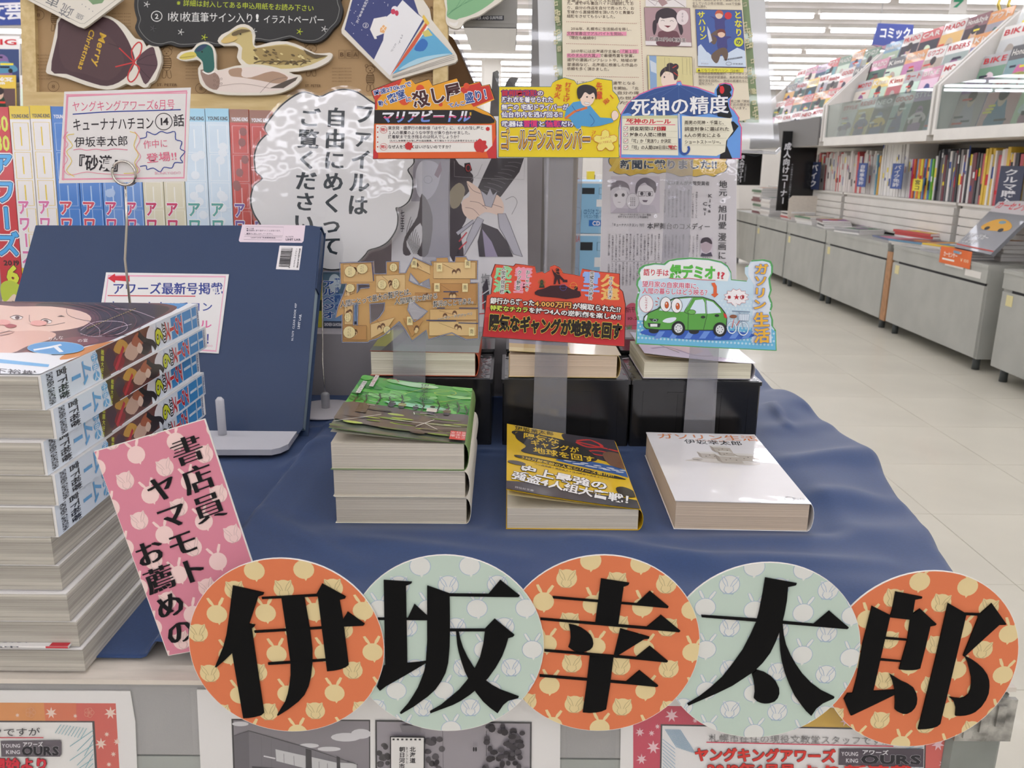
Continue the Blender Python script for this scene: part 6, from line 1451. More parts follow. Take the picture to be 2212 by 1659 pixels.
# small comic volume on the riser beside the bubble, and its neighbour
fr = Frame(Vector((P(698, 720, Y=1.065).x, 1.05, RZ+.0005)), radians(4)); x1 = fr.px(737, 700)[0]; x0 = fr.px(699, 700)[0]; h_ = fr.px(715, 588)[1]
o = tag(MB().box(x0, 0, -.018, x1+.02, h_, 0).build('comic_volume', mat('comic_blue', (150,176,206), .4), None, fr.M), 'small blue comic volume peeking between the bubble and the card', 'book')
A = Art(eps=2e-5).rect(x0, 0, x1+.02, h_, (128,160,198)).rect(x0, 0, x1+.02, h_*.12, (60,70,90)).rect(x0, h_*.62, x1+.02, h_, (90,120,140)).ell(x0+.016, h_*.8, .008, .012, (206,220,226))
A.vline('アルペジオ', (x0+.008, h_*.86), (x0+.007, h_*.16), .015, (44,88,160), .04, outline=[(.07,(235,238,242))]).vline('蒼き鋼の', (x0+.0195, h_*.9), (x0+.0185, h_*.3), .008, (44,88,160), .02).line('SHONEN GAHOSHA', (x0+.001,h_*.06), (x0+.024,h_*.06), .006, (226,226,230), .03)
A.build('printed_spine', o, M_print)
o = tag(MB().box(x0-.009, 0, -.10, x0-.0005, h_*.86, -.002).build('comic_volume', mat('comic_yellow', (200,196,70), .4), None, fr.M), 'yellow and green spine squeezed beside the small blue comic volume', 'book')
MB().box(x0-.0088, h_*.3, -.0018, x0-.0008, h_*.5, -.0012).build('spine_patch', mat('patch_dark', (60,80,60), .5), o)

# ---------------------------------------------------------------- ink-drawing poster, newspaper cutting, artist profile
fr = Frame(P(990, 720, Y=1.07), radians(5)); K = (540, 0, .3345); Z = lambda p: zp(p, *K)
ol = [(852,255),(1138,250),(1140,560),(1142,728),(842,732)]
o = board('art_book', 'white art book with a dark ink drawing of a gloved hand and blades', 'book', fr, ol, .012, M_paper)
A = Art(fr, True)
A.poly([(853,256),(1137,251),(1141,727),(843,731)], (212,210,212))
A.poly(Z([(1060,1020),(1110,1020),(1290,1020),(1290,1660),(1115,1660),(1115,1300),(1040,1300)]), (170,166,176))
A.poly(spline(Z([(1070,1120),(1110,1040),(1200,1050),(1230,1120),(1200,1230),(1140,1290),(1080,1250)]),4), (224,224,232)).poly(Z([(1190,1130),(1230,1040),(1240,1100),(1215,1150)]), (150,110,130)).ring(*Z([(1150,1160)])[0], 9, 8, 1, (150,150,165))
A.poly(spline(Z([(1110,1250),(1080,1400),(1000,1530),(990,1640),(1040,1640),(1010,1560),(1100,1440),(1110,1560),(1080,1640),(1150,1640),(1180,1400)]),3), (66,56,62))
A.poly(spline(Z([(1290,1030),(1350,1060),(1440,1130),(1420,1230),(1360,1300),(1400,1400),(1360,1500),(1380,1650),(1290,1650)]),3), (62,54,60)).poly(spline(Z([(1290,1240),(1350,1180),(1390,1230),(1350,1330),(1300,1340)]),3), (150,140,120))
A.poly(Z([(1560,1020),(1770,1020),(1740,1110),(1620,1270),(1510,1300),(1460,1240),(1490,1170)]), (58,54,60))
for i in range(9): A.stroke(spline(Z([(1490+i*22,1225-i*22),(1540+i*22,1240-i*24),(1590+i*20,1265-i*26)]),3,False), 1, (110,106,112))
A.poly(spline(Z([(1400,1170),(1470,1210),(1520,1260),(1600,1260),(1640,1330),(1620,1390),(1520,1370),(1440,1420),(1380,1380),(1370,1300),(1420,1260)]),4), (226,200,184))
for pts in ([(1420,1300),(1480,1310),(1530,1350)],[(1390,1340),(1440,1350),(1480,1390)],[(1500,1330),(1560,1320),(1630,1340)],[(1400,1180),(1440,1230),(1490,1250)]): A.stroke(spline(Z(pts),3,False), .9, (110,80,80))
for pts in ([(1490,1230),(1530,1260),(1550,1215),(1570,1260),(1600,1230),(1560,1340),(1520,1330)],[(1470,1400),(1510,1420),(1460,1520),(1380,1658),(1400,1540),(1440,1450)],[(1600,1380),(1650,1380),(1680,1450),(1760,1658),(1700,1640),(1640,1520),(1610,1470)],[(1330,1500),(1440,1420),(1450,1435),(1345,1520)]): A.poly(Z(pts), (176,174,184)); A.stroke(Z(pts), 1, (60,58,66), True)
A.poly(Z([(1500,1440),(1600,1480),(1660,1560),(1700,1658),(1480,1658),(1470,1560)]), (60,54,64)).poly(Z([(1500,1480),(1560,1560),(1600,1658),(1520,1658)]), (150,140,166)).stroke(Z([(1350,1560),(1400,1500)]), 3, (190,70,80)).stroke(Z([(1350,1610),(1400,1560)]), 3, (190,70,80))
A.stroke(spline(Z([(1650,1290),(1700,1270),(1725,1310),(1690,1385)]),4,False), .8, (90,88,94)).stroke(Z([(1430,1160),(1470,1130),(1500,1060)]), .8, (150,148,152)).stroke(Z([(1320,1040),(1320,1140),(1460,1150),(1770,1160),(1775,1030)]), .6, (160,158,160))
A.poly(Z([(1385,1055),(1420,1050),(1435,1100),(1400,1120),(1385,1090)]), (40,30,34)).ring(*Z([(1410,1085)])[0], 5, 7, 1.4, (190,50,56))
for i in range(8): A.stroke(spline(Z([(1040+i*8,1400+i*20),(1010+i*12,1520+i*10),(1060+i*10,1640)]),3,False), .9, (50,42,46))
A.vline('七王子', Z([(985,1355)])[0], Z([(985,1500)])[0], 9, (50,48,54), .02).vline('塩', (1049,590), (1049,618), 20, (150,150,152), .02).stroke([(1044,668),(1044,630),(1056,640),(1058,672)], 4, (196,40,52)).stroke([(1030,678),(1060,676)], 2, (196,40,52))
A.poly([(1042,620),(1052,600),(1058,640),(1048,690)], (60,54,66)).stroke([(1036,640),(1058,625)], 2, (220,220,224)).stroke([(1034,660),(1058,645)], 2, (220,220,224))
A.build('printed_cover', o, M_gloss)

frN = Frame(P(1450, 740, Y=1.062), radians(5)); K = (1280, 330, .1748); Z = lambda p: zp(p, *K)
ol = [(1302,337),(1592,335),(1590,742),(1292,742)]
o = board('newspaper_cutting', 'laminated newspaper cutting headed 新聞に載りました!!', 'poster', frN, ol, .0006, M_paper)
A = Art(frN, True).poly([(1303,338),(1591,336),(1589,741),(1293,741)], (212,208,211))
cl_ = spline(Z([(205,60),(200,130),(250,190),(255,240),(330,270),(400,262),(460,290),(560,262),(640,270),(730,245),(810,262),(900,245),(1000,268),(1090,300),(1200,285),(1280,300),(1400,275),(1500,300),(1560,262),(1640,235),(1675,170),(1650,120),(1660,70),(1500,40),(700,30),(300,40)]), 3)
A.poly(cl_, (52,74,96)); A.poly([(lerp(1443,x,.985), lerp(356,y,.95)) for x, y in cl_], (214,178,56))
for i in range(9): A.poly(Z([(300+i*160,60),(380+i*160,60),(260+i*160,230),(200+i*160,230)]) if i < 8 else Z([(1500,60),(1560,60),(1480,230),(1420,230)]), (224,194,84))
A.line('新聞に載りました!!', Z([(340,148)])[0], Z([(1540,148)])[0], 21, (44,62,80), .03, outline=[(.06,(230,226,214))])
A.poly(Z([(225,290),(830,290),(830,745),(225,745)]), (198,190,200))
# two drawn faces
A.poly(spline(Z([(250,480),(260,620),(330,690),(400,640),(430,520),(420,420),(300,410)]),4), (222,218,222)).poly(spline(Z([(220,450),(235,380),(330,342),(430,380),(458,460),(440,520),(400,455),(280,450),(240,520)]),4), (120,112,122)).poly(spline(Z([(225,470),(300,425),(440,440),(450,530),(410,470),(300,470),(235,560)]),4), (206,202,208)).ell(*Z([(290,525)])[0], 3.4, 3.8, (70,64,72)).ell(*Z([(378,522)])[0], 3.4, 3.8, (70,64,72)).stroke(Z([(310,610),(345,612)]), .8, (80,70,80))
A.poly(spline(Z([(555,440),(560,560),(620,640),(700,640),(760,560),(770,450),(660,400)]),4), (224,220,224)).poly(spline(Z([(525,480),(540,380),(600,320),(680,310),(770,360),(790,430),(770,500),(740,440),(680,400),(640,370),(570,420),(545,510)]),4), (96,88,98)).ell(*Z([(608,505)])[0], 3.6, 4, (66,60,68)).ell(*Z([(702,510)])[0], 3.6, 4, (66,60,68)).poly(Z([(612,585),(685,585),(665,612),(630,610)]), (110,96,110))
for x in (606,702): A.stroke(Z([(x-45,482),(x+42,482),(x+40,532),(x-38,536)]), 1.2, (70,62,72), True)
A.poly(Z([(225,745),(300,680),(430,690),(540,640),(560,745)]), (178,170,182)).poly(Z([(600,640),(760,650),(800,745),(560,745)]), (188,182,192)).ell(*Z([(495,600)])[0], 14, 17, (216,212,216)).ring(*Z([(495,600)])[0], 14, 17, .6, (110,104,112))
for i, x in enumerate((472,495,518)): A.vline('北海道の本', Z([(x,545)])[0], Z([(x,660)])[0], 3.2, (80,74,82), .01)
A.line('「キューナナハチヨン」の一場面', Z([(320,765)])[0], Z([(720,768)])[0], 5, (70,64,72), .01).line('©ヤマモトマナブ／少年画報社', Z([(315,792)])[0], Z([(690,798)])[0], 5, (70,64,72), .01)
A.line('北のまんが大賞受賞者', Z([(915,372)])[0], Z([(1445,380)])[0], 9.5, (60,56,64), .012)
A.vline('地元・旭川愛', Z([(1612,340)])[0], Z([(1602,950)])[0], 18.5, (44,42,50), .004, smear=.02).vline('漫画に', Z([(1602,985)])[0], Z([(1596,1325)])[0], 18.5, (44,42,50), .004, smear=.02)
A.vline('Kita', Z([(1452,500)])[0], Z([(1440,745)])[0], 13, (60,56,64), .03).vline('Cui', Z([(1388,600)])[0], Z([(1382,780)])[0], 13, (60,56,64), .03)
A.line('「キューナナハチヨン」刊行', Z([(225,890)])[0], Z([(640,895)])[0], 7.5, (60,56,64), .008).line('本屋舞台のコメディー', Z([(672,905)])[0], Z([(1455,915)])[0], 14.5, (50,46,54), .006, smear=.012)
rs = '漫画家としてデビューした作者は書店で働きながら地元を舞台にした物語を描き続け多くの読者に愛されている。北海道の風景や街の人々を丁寧に描写し作品は話題となった'
def cols(x0, x1, n, ya, yb, nch, w_=4.6):
    for i in range(n):
        x = lerp(x0, x1, i/(n-1)); s0 = (i*7) % 40
        A.vline(rs[s0:s0+nch], Z([(x, ya+(i % 3 == 1)*20)])[0], Z([(x-6, yb-(i % 4 == 2)*60)])[0], w_, (84,78,88), .008)
z0 = A.z
cols(1185, 895, 7, 455, 800, 14); A.z = z0; cols(1285, 1240, 2, 480, 810, 12); A.z = z0; cols(820, 205, 15, 1000, 1330, 15); A.z = z0; cols(1120, 900, 6, 1010, 1300, 13); A.z = z0; cols(1292, 1200, 3, 1010, 1290, 12); A.z = z0; cols(780, 200, 14, 1350, 1640, 13); A.z = z0
cols(1640, 850, 16, 1350, 1640, 13); A.z += 4e-5
A.stroke(Z([(230,1340),(840,1340)]), .5, (120,114,120)).poly(Z([(1330,1050),(1480,1050),(1480,1280),(1330,1280)]), (196,188,196)).poly(spline(Z([(1345,1120),(1345,1200),(1400,1240),(1460,1190),(1465,1110)]),4), (176,160,168)).poly(spline(Z([(1335,1120),(1350,1060),(1420,1045),(1465,1080),(1470,1130),(1400,1100)]),4), (66,58,66)).poly(Z([(1330,1280),(1345,1235),(1400,1250),(1460,1225),(1480,1280)]), (80,74,88)).line('ヤマモト', Z([(1350,1295)])[0], Z([(1460,1295)])[0], 4, (90,84,92))
A.ell(1366, 684, 20, 30, (196,90,110), n=30).line('新刊', (1350,670), (1376,668), 13, (110,40,50), .01).line('10.2', (1353,688), (1378,687), 8, (110,40,50), .02).stroke([(1350,704),(1378,703)], 1, (150,60,70))
A.line('米', (1352,708), (1366,708), 13, (60,140,90), .02)
A.build('printed_text', o, M_print)
MB().prism(outl(frN, [(1296,334),(1596,331),(1596,746),(1286,747)]), .0012, .0014).build('laminate', clear('crinkled_laminate', (255,255,255), .01, .04, bump=.6, bscale=26, gain=.85), o)

# big laminated artist profile in a clear case, top right
frP = Frame(P(1420, 320, Y=1.10), radians(4)); K = (1160, 0, .24412); Z = lambda p: zp(p, *K)
ol = [(1166,-40),(1642,-40),(1680,322),(1172,300)]
ol = [(1160,-60),(1648,-60),(1672,300),(1168,288)]
o = board('profile_poster', 'large white poster with green floral border and artist profile text, top right', 'poster', frP, ol, .0008, M_paper)
A = Art(frP, True).poly([(1161,-59),(1647,-59),(1671,299),(1169,287)], (226,224,221))
A.poly([(1195,-59),(1612,-59),(1640,265),(1208,262)], (134,156,104))
random.seed(6)
for i in range(60):
    if i % 2: x, y = random.uniform(1197,1209), random.uniform(-50,250)
    else:
        y = random.uniform(-50,260); x = 1612+28*(y+59)/324-random.uniform(3,14)
    for q in range(4): A.ell(x+3*cos(q*1.57+.5), y+4*sin(q*1.57+.5), 1.6, 3, (206,200,160), rot=q*1.57, n=7)
A.poly(spline([(1213,-59),(1216,255),(1222,259),(1600,262),(1618,258),(1618,240),(1596,-59)],1), (228,218,194))
for i in range(14): A.ell(1230+i*29, 262.5, 2, 2, (206,200,160), n=6)
A.dash((1379,-50), (1392,290), 70, .9, (170,80,80))
for y in (49,96,165): A.dash((1222,y), (1373+y*.04,y+4), 38, .8, (170,80,80))
TX = (92,74,64)
for t, y, xe in (('を連載。コミックスも発売しまし', 3, 1367), ('た。連載中も書店バイトは継続してお', 9, 1368), ('り、自分の作品を自分で売ったり、お', 19, 1369), ('客様から直接感想を頂いたりと貴重な', 28, 1369), ('経験をさせてもらいました。', 37, 1333), ('　2016年、札幌市に生活拠点を移し、', 64, 1368), ('文教堂書店でアルバイトを開始。', 74, 1350), ('（現在も継続中）', 83, 1292), ('　2017年には北海道庁主催の「第１回', 112, 1374), ('北のまんが大賞」で最優秀賞を受賞。', 121, 1374), ('道庁の漫画パンフレットや、地域の学', 131, 1375), ('習漫画など、北海道に根差した作品の', 141, 1376), ('依頼を多く頂きました。', 150, 1320), ('　そして2018年、初の連載となる', 180, 1372), ('「キューナナハチヨン」を開始。「北', 191, 1378), ('の魅力を伝えよう、自分の得', 201, 1379), ('意分野」と雑誌の世界', 212, 1379), ('へ挑戦いただけ', 222, 1379)):
    if y in (74,121,112): A.rect(1224 if y != 112 else 1338, y-3.4, 1352 if y == 74 else 1296 if y == 121 else 1378, y+5, (230,150,176))
    A.line(t, (1224,y), (xe,y+1.5), 7.6, TX, .004)
def frame_pic(pts, c): A.poly(zp(pts,*K), (90,70,66)); A.poly([(lerp(sum(p[0] for p in zp(pts,*K))/4,x,.985), lerp(sum(p[1] for p in zp(pts,*K))/4,y,.985)) for x, y in zp(pts,*K)], c)
A.poly(Z([(950,-200),(1308,-200),(1312,75),(955,68)]), (228,222,220)).stroke(Z([(960,0),(1100,30),(1200,5),(1300,70)]), 1, (120,100,100)).stroke(Z([(975,10),(1040,60),(1060,20)]), .8, (120,100,100)).poly(Z([(1060,20),(1100,-20),(1150,40),(1100,68)]), (170,140,140))
frame_pic([(940,75),(1345,82),(1362,425),(958,412)], (176,146,150))
A.poly(Z([(950,370),(1355,385),(1358,418),(955,406)]), (232,226,224)).poly(spline(Z([(1060,410),(1060,330),(1080,285),(1180,280),(1240,300),(1250,410)]),4), (112,74,82)).poly(spline(Z([(1065,180),(1075,250),(1140,290),(1210,265),(1235,190),(1200,150),(1090,150)]),4), (232,220,214)).poly(spline(Z([(1040,200),(1050,120),(1120,82),(1200,95),(1240,150),(1235,210),(1200,165),(1110,175),(1080,165),(1060,215)]),4), (62,52,58)).poly(spline(Z([(1020,200),(1050,190),(1050,270),(1030,320),(1015,270)]),4), (62,52,58)).poly(spline(Z([(1235,190),(1260,200),(1285,280),(1265,320),(1245,260)]),4), (62,52,58)).poly(Z([(1115,235),(1178,238),(1150,256)]), (120,50,60)).stroke(Z([(1088,195),(1105,188),(1122,196)]), .9, (80,60,60)).stroke(Z([(1168,198),(1185,190),(1202,200)]), .9, (80,60,60)).ell(*Z([(1278,165)])[0], 13, 16, (226,214,214)).vline('まずね', Z([(1278,120)])[0], Z([(1278,205)])[0], 4.5, (100,80,84)).line('片道82円の転校生', Z([(990,352)])[0], Z([(1310,366)])[0], 9.5, (52,40,44), .02, outline=[(.06,(230,220,216))])
A.line('（短編読み切り作品）', Z([(990,445)])[0], Z([(1300,452)])[0], 6, TX, .0) if False else None
frame_pic([(1390,92),(1800,100),(1840,608),(1415,596)], (74,98,162))
A.poly(Z([(1412,500),(1500,470),(1560,520),(1640,500),(1760,430),(1830,460),(1838,600),(1415,592)]), (206,220,236)).poly(Z([(1415,420),(1440,400),(1500,480),(1415,520)]), (206,220,236))
for (x, y, hc) in ((1600,145,(196,96,70)),(1620,310,(120,70,66))):
    A.poly(spline(Z([(x-80,y+10),(x-40,y+40),(x-30,y+130),(x+50,y+135),(x+50,y+50),(x+90,y+30),(x+60,y+20),(x,y+25)]),3), (74,74,130)).poly(spline(Z([(x-20,y+130),(x-90,y+190),(x-60,y+250),(x-30,y+250),(x,y+180),(x+40,y+240),(x+60,y+180),(x+40,y+125)]),3), (110,92,80)).ell(*Z([(x,y)])[0], 8, 8, (232,200,176), n=12).poly(spline(Z([(x-38,y),(x-20,y-40),(x+25,y-38),(x+38,y),(x+10,y-15),(x-20,y-12)]),3), hc)
A.poly(Z([(1495,240),(1520,290),(1540,370),(1515,390),(1500,310)]), (206,210,220)).ell(*Z([(1680,150)])[0], 8, 8, (206,60,66), n=10)
A.vline('サハリン', Z([(1440,110)])[0], Z([(1462,365)])[0], 17, (226,220,60), .03).vline('となり', Z([(1762,105)])[0], Z([(1775,335)])[0], 17, (226,220,60), .03).ell(*Z([(1772,382)])[0], 10, 10, (206,214,60)).line('の', Z([(1745,380)])[0], Z([(1800,384)])[0], 13, (60,70,110), .03)
A.line('北海道宗谷総合振興局', Z([(1640,540)])[0], Z([(1805,515)])[0], 4, (50,50,70), .01).ring(*Z([(1685,572)])[0], 6, 3.6, .6, (70,70,90)).line('学習漫画', Z([(1720,574)])[0], Z([(1810,574)])[0], 3.5, (70,70,90)).line('エアーダイブ', Z([(1440,545)])[0], Z([(1510,550)])[0], 4, (240,240,240)).line('ヤマモト', Z([(1440,572)])[0], Z([(1510,574)])[0], 4, (120,90,100))
A.rect(*Z([(1400,612)])[0], *Z([(1815,648)])[0], (226,218,70))
for t, y, a, b in (('小学校～高校に至るまで漫画に交流', 10, 1362, 1785), ('をしていた少年の物語。webで全編', 42, 1364, 1788), ('無料公開中。', 68, 1366, 1505), ('▲となりのサハリン（2018）', 630, 1408, 1800), ('宗谷総合振興局発行、エアーダイブ', 658, 1415, 1850), ('制作の地域学習漫画。未来志向の国', 690, 1418, 1852), ('際交流を目的に、地域の若者たちに', 722, 1420, 1855), ('配布された。', 748, 1422, 1570), ('道庁発行の漫画冊子第二弾「開拓', 900, 1440, 1870), ('者たちの物語」にて北の歴史を', 930, 1442, 1872), ('わかりやすく紹介しています。', 960, 1444, 1860)): A.line(t, Z([(a,y)])[0], Z([(b,y+4)])[0], 6.6, TX, .002)
frame_pic([(965,498),(1362,512),(1382,1000),(985,1000)], (216,206,150))
A.poly(Z([(985,502),(1048,504),(1056,980),(1000,980)]), (140,170,206)).poly(Z([(990,540),(1046,570),(1050,660),(1000,640)]), (206,216,226))
A.poly(spline(Z([(1090,700),(1100,760),(1150,790),(1210,770),(1225,690),(1180,650),(1110,650)]),4), (238,216,200)).poly(spline(Z([(1082,690),(1085,640),(1130,600),(1190,600),(1235,640),(1232,700),(1205,715),(1190,660),(1130,640),(1100,670)]),4), (58,48,54)).ell(*Z([(1170,590)])[0], 8, 6, (58,48,54)).ell(*Z([(1215,600)])[0], 7, 7, (58,48,54)).stroke(Z([(1190,610),(1225,590)]), 1.6, (206,70,60)).stroke(Z([(1200,650),(1240,680)]), 1.6, (206,70,60)).ell(*Z([(1118,690)])[0], 1.6, 2.4, (60,50,54), n=8).poly(Z([(1080,790),(1160,780),(1260,800),(1280,980),(1060,980)]), (214,150,150))
for x in (1120,1275,1340): A.stroke(Z([(x,520),(x+40,525),(x+42,670),(x+4,665)]), .5, (150,140,110), True)
A.build('printed_design', o, M_print)
MB().prism(outl(frP, [(1140,-62),(1652,-62),(1684,318),(1674,328),(1146,304)]), .0012, .0026).build('clear_case', clear('clear_case_plastic', (252,253,254), .02, .03, bump=.12, bscale=6, gain=.8), o)
cs = outl(frP, [(1600,322),(1678,326),(1684,316),(1684,322),(1678,331),(1598,327)]); MB().prism(outl(frP, [(1146,304),(1674,328),(1684,318),(1686,324),(1675,334),(1145,309)]), -.001, .0035).build('case_rim', clear('case_rim_plastic', (225,226,228), .3, .1, gain=3), o)
# clear post behind, holding the case
pb_ = P(1210, 600, Y=1.13); pt_ = P(1206, 290, Y=1.13)
e = tag(MB().box(pb_.x-.019, 1.12, RZ, pb_.x+.019, 1.135, P(1206,250,Y=1.12).z, .002).build('acrylic_post', mat('beige_backed_post', (196,176,132), .5, noise=.2, nscale=8, col2=(170,146,98)), None), 'beige post standing behind the clear strips, under the large poster', 'post')
MB().box(pb_.x-.024, 1.112, RZ, pb_.x+.024, 1.1185, P(1206,250,Y=1.12).z).build('clear_sleeve', M_clip, e)
o = tag(MB().box(P(1142,500,Y=1.5).x, 1.5, 0, P(1178,500,Y=1.5).x, 1.53, 1.35).build('steel_upright', mat('dark_grey_steel', (120,116,112), .5), None), 'dark grey steel upright behind the art book', 'post')
# second counter behind with boxed goods
cx0, cx1 = P(1228, 600, Y=1.75).x, P(1345, 600, Y=1.75).x
o = tag(MB().box(-.4, 1.62, 0, cx1+.02, 2.3, P(1260,652,Y=1.7).z, .004).build('goods_counter', M_steel, None), 'grey counter behind the display carrying blue cartons', 'counter')
M_bx = mat('light_blue_carton', (138,186,216), .6)
zc = P(1260,652,Y=1.7).z
for n, (vt, vb) in enumerate(((505,652),(392,503))):
    z0 = zc if n == 0 else z1+.001; z1 = P(1260, vt, Y=1.70).z
    fr = Frame(Vector((cx0, 1.70, z0))); wd = cx1-cx0; hh_ = z1-z0
    o = tag(MB().box(0, 0, -.2, wd, hh_, 0, 0).build('carton', M_bx, None, fr.M), ['lower','upper'][n]+' light blue carton printed with appliance drawings, behind the newspaper cutting', 'box', 'light blue cartons')
    A = Art(eps=4e-5); A.rect(0, hh_-.004, wd, hh_, (226,230,232)); A.rect(wd*.16, hh_*.76, wd*.38, hh_*.88, (36,40,44))
    for q_ in range(2): A.stroke([(wd*(.46+.14*q_),hh_*.76),(wd*(.56+.14*q_),hh_*.76),(wd*(.56+.14*q_),hh_*.88),(wd*(.46+.14*q_),hh_*.88)], .0012, (70,110,140), True)
    A.rect(wd*.42, hh_*.52, wd*.62, hh_*.66, (226,226,226)); A.line('CDラジオ コンパクト', (wd*.2,hh_*.42), (wd*.62,hh_*.42), .012, (40,90,140), .01).line('リモコンで使いやすい', (wd*.2,hh_*.33), (wd*.62,hh_*.33), .008, (40,90,140), .0).rect(wd*.3, hh_*.14, wd*.55, hh_*.26, (40,110,190)).line('CD', (wd*.36,hh_*.2), (wd*.5,hh_*.2), .012, (235,235,240), .03)
    if n == 0: A.line('TOSHIBA', (-.02,hh_*.93), (wd*.16,hh_*.93), .018, (206,50,60), .04); A.clip = None
    A.stroke(spline([(wd*.02,hh_*.5),(wd*.12,hh_*.5),(wd*.16,hh_*.42),(wd*.14,hh_*.2),(wd*.04,hh_*.18)],3,False), .001, (90,130,160))
    A.build('printed_panel', o, M_print)
random.seed(14)
zt = z1
o = tag(MB().box(cx0-.02, 2.35, 0, cx1+.1, 2.6, zt-.06, .003).build('goods_shelf', M_white, None), 'white shelf with small packets far behind the cartons', 'shelf')
for i in range(9):
    x = cx0+.0+i*.022; c = random.choice([(226,206,60),(206,80,60),(232,228,222),(60,110,170),(230,150,70),(60,60,64)])
    o = MB().box(0, 0, 0, .02, .03, random.uniform(.04,.09)).build('packet', mat('packet_colour', c, .5), None, Matrix.Translation((x, 2.36, zt-.06))); tag(o, f'small {CN(c)} packet on the far shelf, {ords[i]} along above the blue cartons', 'packet', 'small packets above the blue cartons')
    MB().box(.003, -.0006, .01, .017, 0, .03).build('packet_label', M_paper, o)

# ---------------------------------------------------------------- pine framed board with kraft sheet and cut-outs
fb0 = P(300, 232, Y=1.31)
frK = Frame(fb0, radians(11.4))
px = frK.px
bl, brk = px(58, 228), px(969, 250)
lx0, lx1 = px(52, 60)[0], px(82, 60)[0]; rx0, rx1 = px(937, 60)[0], px(968, 60)[0]
by0, by1 = px(500, 237)[1]-.012, px(500, 207)[1]
topy = px(500, -170)[1]
e = empty('framed_board', (0,0,0), 'pine framed board covered with teddy-bear kraft paper', 'board', M=frK.M)
def kb(n, m, x0, y0, x1, y1, z0=-.012, z1=.008): return MB().box(x0, y0, z0, x1, y1, z1).build(n, m, e)
kb('kraft_sheet', mat('kraft_paper', (172,142,102), .8, noise=.06, nscale=5, bump=.1, bscale=200), lx1-.004, by1-.004, rx0+.004, topy, -.008, 0)
kb('frame_rail', M_woodh, lx0, by0, rx1, by1); kb('frame_rail', M_woodh, lx0, topy-.028, rx1, topy)
kb('frame_stile', M_wood, lx0, by1, lx1, topy-.028); kb('frame_stile', M_wood, rx0, by1, rx1, topy-.028)
A = Art(frK, True, eps=3e-5)
KB = (98,74,50); K = (0, 0, .3345); Z = lambda p: zp(p, *K)
def teddy(x, y, s_):
    A.ring(x, y, 12*s_, 10*s_, .9, KB, n=18).ring(x-10*s_, y-9*s_, 4*s_, 4*s_, .9, KB, n=10).ring(x+10*s_, y-9*s_, 4*s_, 4*s_, .9, KB, n=10).ring(x, y+26*s_, 11*s_, 17*s_, .9, KB, n=18)
    for q_ in range(5): A.stroke([(x-10*s_,y+(16+q_*5)*s_),(x+10*s_,y+(16+q_*5)*s_)], 2*s_, KB)
    A.stroke(spline([(x-8*s_,y+42*s_),(x-10*s_,y+58*s_),(x-2*s_,y+58*s_),(x,y+42*s_),(x+3*s_,y+58*s_),(x+11*s_,y+58*s_),(x+8*s_,y+42*s_)],3,False), .9, KB).ell(x-4*s_, y-1*s_, 1, 1, KB, n=6).ell(x+4*s_, y-1*s_, 1, 1, KB, n=6).ell(x, y+4*s_, 2, 1.4, KB, n=6)
for x, y, s_ in ((360,112,.95),(672,105,1),(800,150,.8),(610,20,.8),(120,20,.8)): teddy(x, y, s_)
A.line('ST. PETER', (340,184), (384,184), 8, KB, .01).line('ST. PETER', (660,186), (694,186), 8, KB, .01).line('PARIS', (915,18), (945,18), 9, KB, .0).line("St Nikki", (485,178), (520,178), 9, KB, .0)
for x, y in ((242,30),(402,142),(718,148),(905,158),(852,20)):
    for q_ in range(5): A.line('ourson a decorer de la tarte', (x, y+q_*7), (x+42, y+q_*7), 5, KB, -.004)
for x, y in ((82,120),(84,150)):
    for q_ in range(4): A.line('de sucre le pot', (x, y+q_*7), (x+30, y+q_*7), 5, KB, -.004)
for x, y in ((436,192),(118,188),(86,34),(590,200)): A.ring(x, y, 12, 11, .9, KB, n=16).line('8', (x-4,y), (x+4,y), 11, KB, .0)
for q_, ch in enumerate('BEA'): A.stroke([(733+q_*15,110),(745+q_*15,110),(745+q_*15,128),(733+q_*15,128)], .9, KB, True).line(ch, (735+q_*15,119), (744+q_*15,119), 12, KB, .02)
A.build('printed_pattern', e, M_matte)
def onboard(z): return Frame(None, M=frK.M @ Matrix.Translation((0, 0, z)))
M_wf = mat('white_cut_foam', (218,212,198), .6)
GC_ = 'cut-outs on the kraft board'
# chocolate-brown drawstring bag
f1 = onboard(.009); ol = spline(Z([(385,105),(362,170),(340,280),(315,380),(296,462),(330,482),(430,505),(560,552),(690,580),(770,562),(815,540),(850,555),(885,545),(925,565),(955,560),(965,540),(1000,518),(1020,470),(1044,400),(1035,330),(1010,285),(975,280),(945,300),(925,262),(880,250),(855,228),(800,160),(720,110),(620,85),(500,80)]), 2)
o = board('gift_bag_cutout', 'brown gift bag cut-out tied with red cord, lettered Merry Christmas', 'cut-out', f1, ol, .006, M_wf, GC_)
A = Art(f1, True)
A.poly(spline(Z([(392,120),(370,240),(330,455),(430,478),(560,525),(690,556),(800,510),(870,410),(845,300),(780,185),(700,118),(560,100)]),3), (76,52,56)).poly(spline(Z([(880,400),(920,340),(985,302),(1005,350),(1018,420),(990,480),(940,545),(905,480)]),3), (86,60,66))
A.poly(spline(Z([(420,140),(600,150),(760,300),(800,420),(700,520),(560,480),(420,440),(380,300)]),3), (82,58,60))
for pts in ([(880,400),(950,360),(1000,350)],[(885,410),(950,420),(1010,425)],[(885,420),(930,470),(970,510)],[(820,360),(760,300),(700,280)]): A.stroke(Z(pts), 1, (52,36,42))
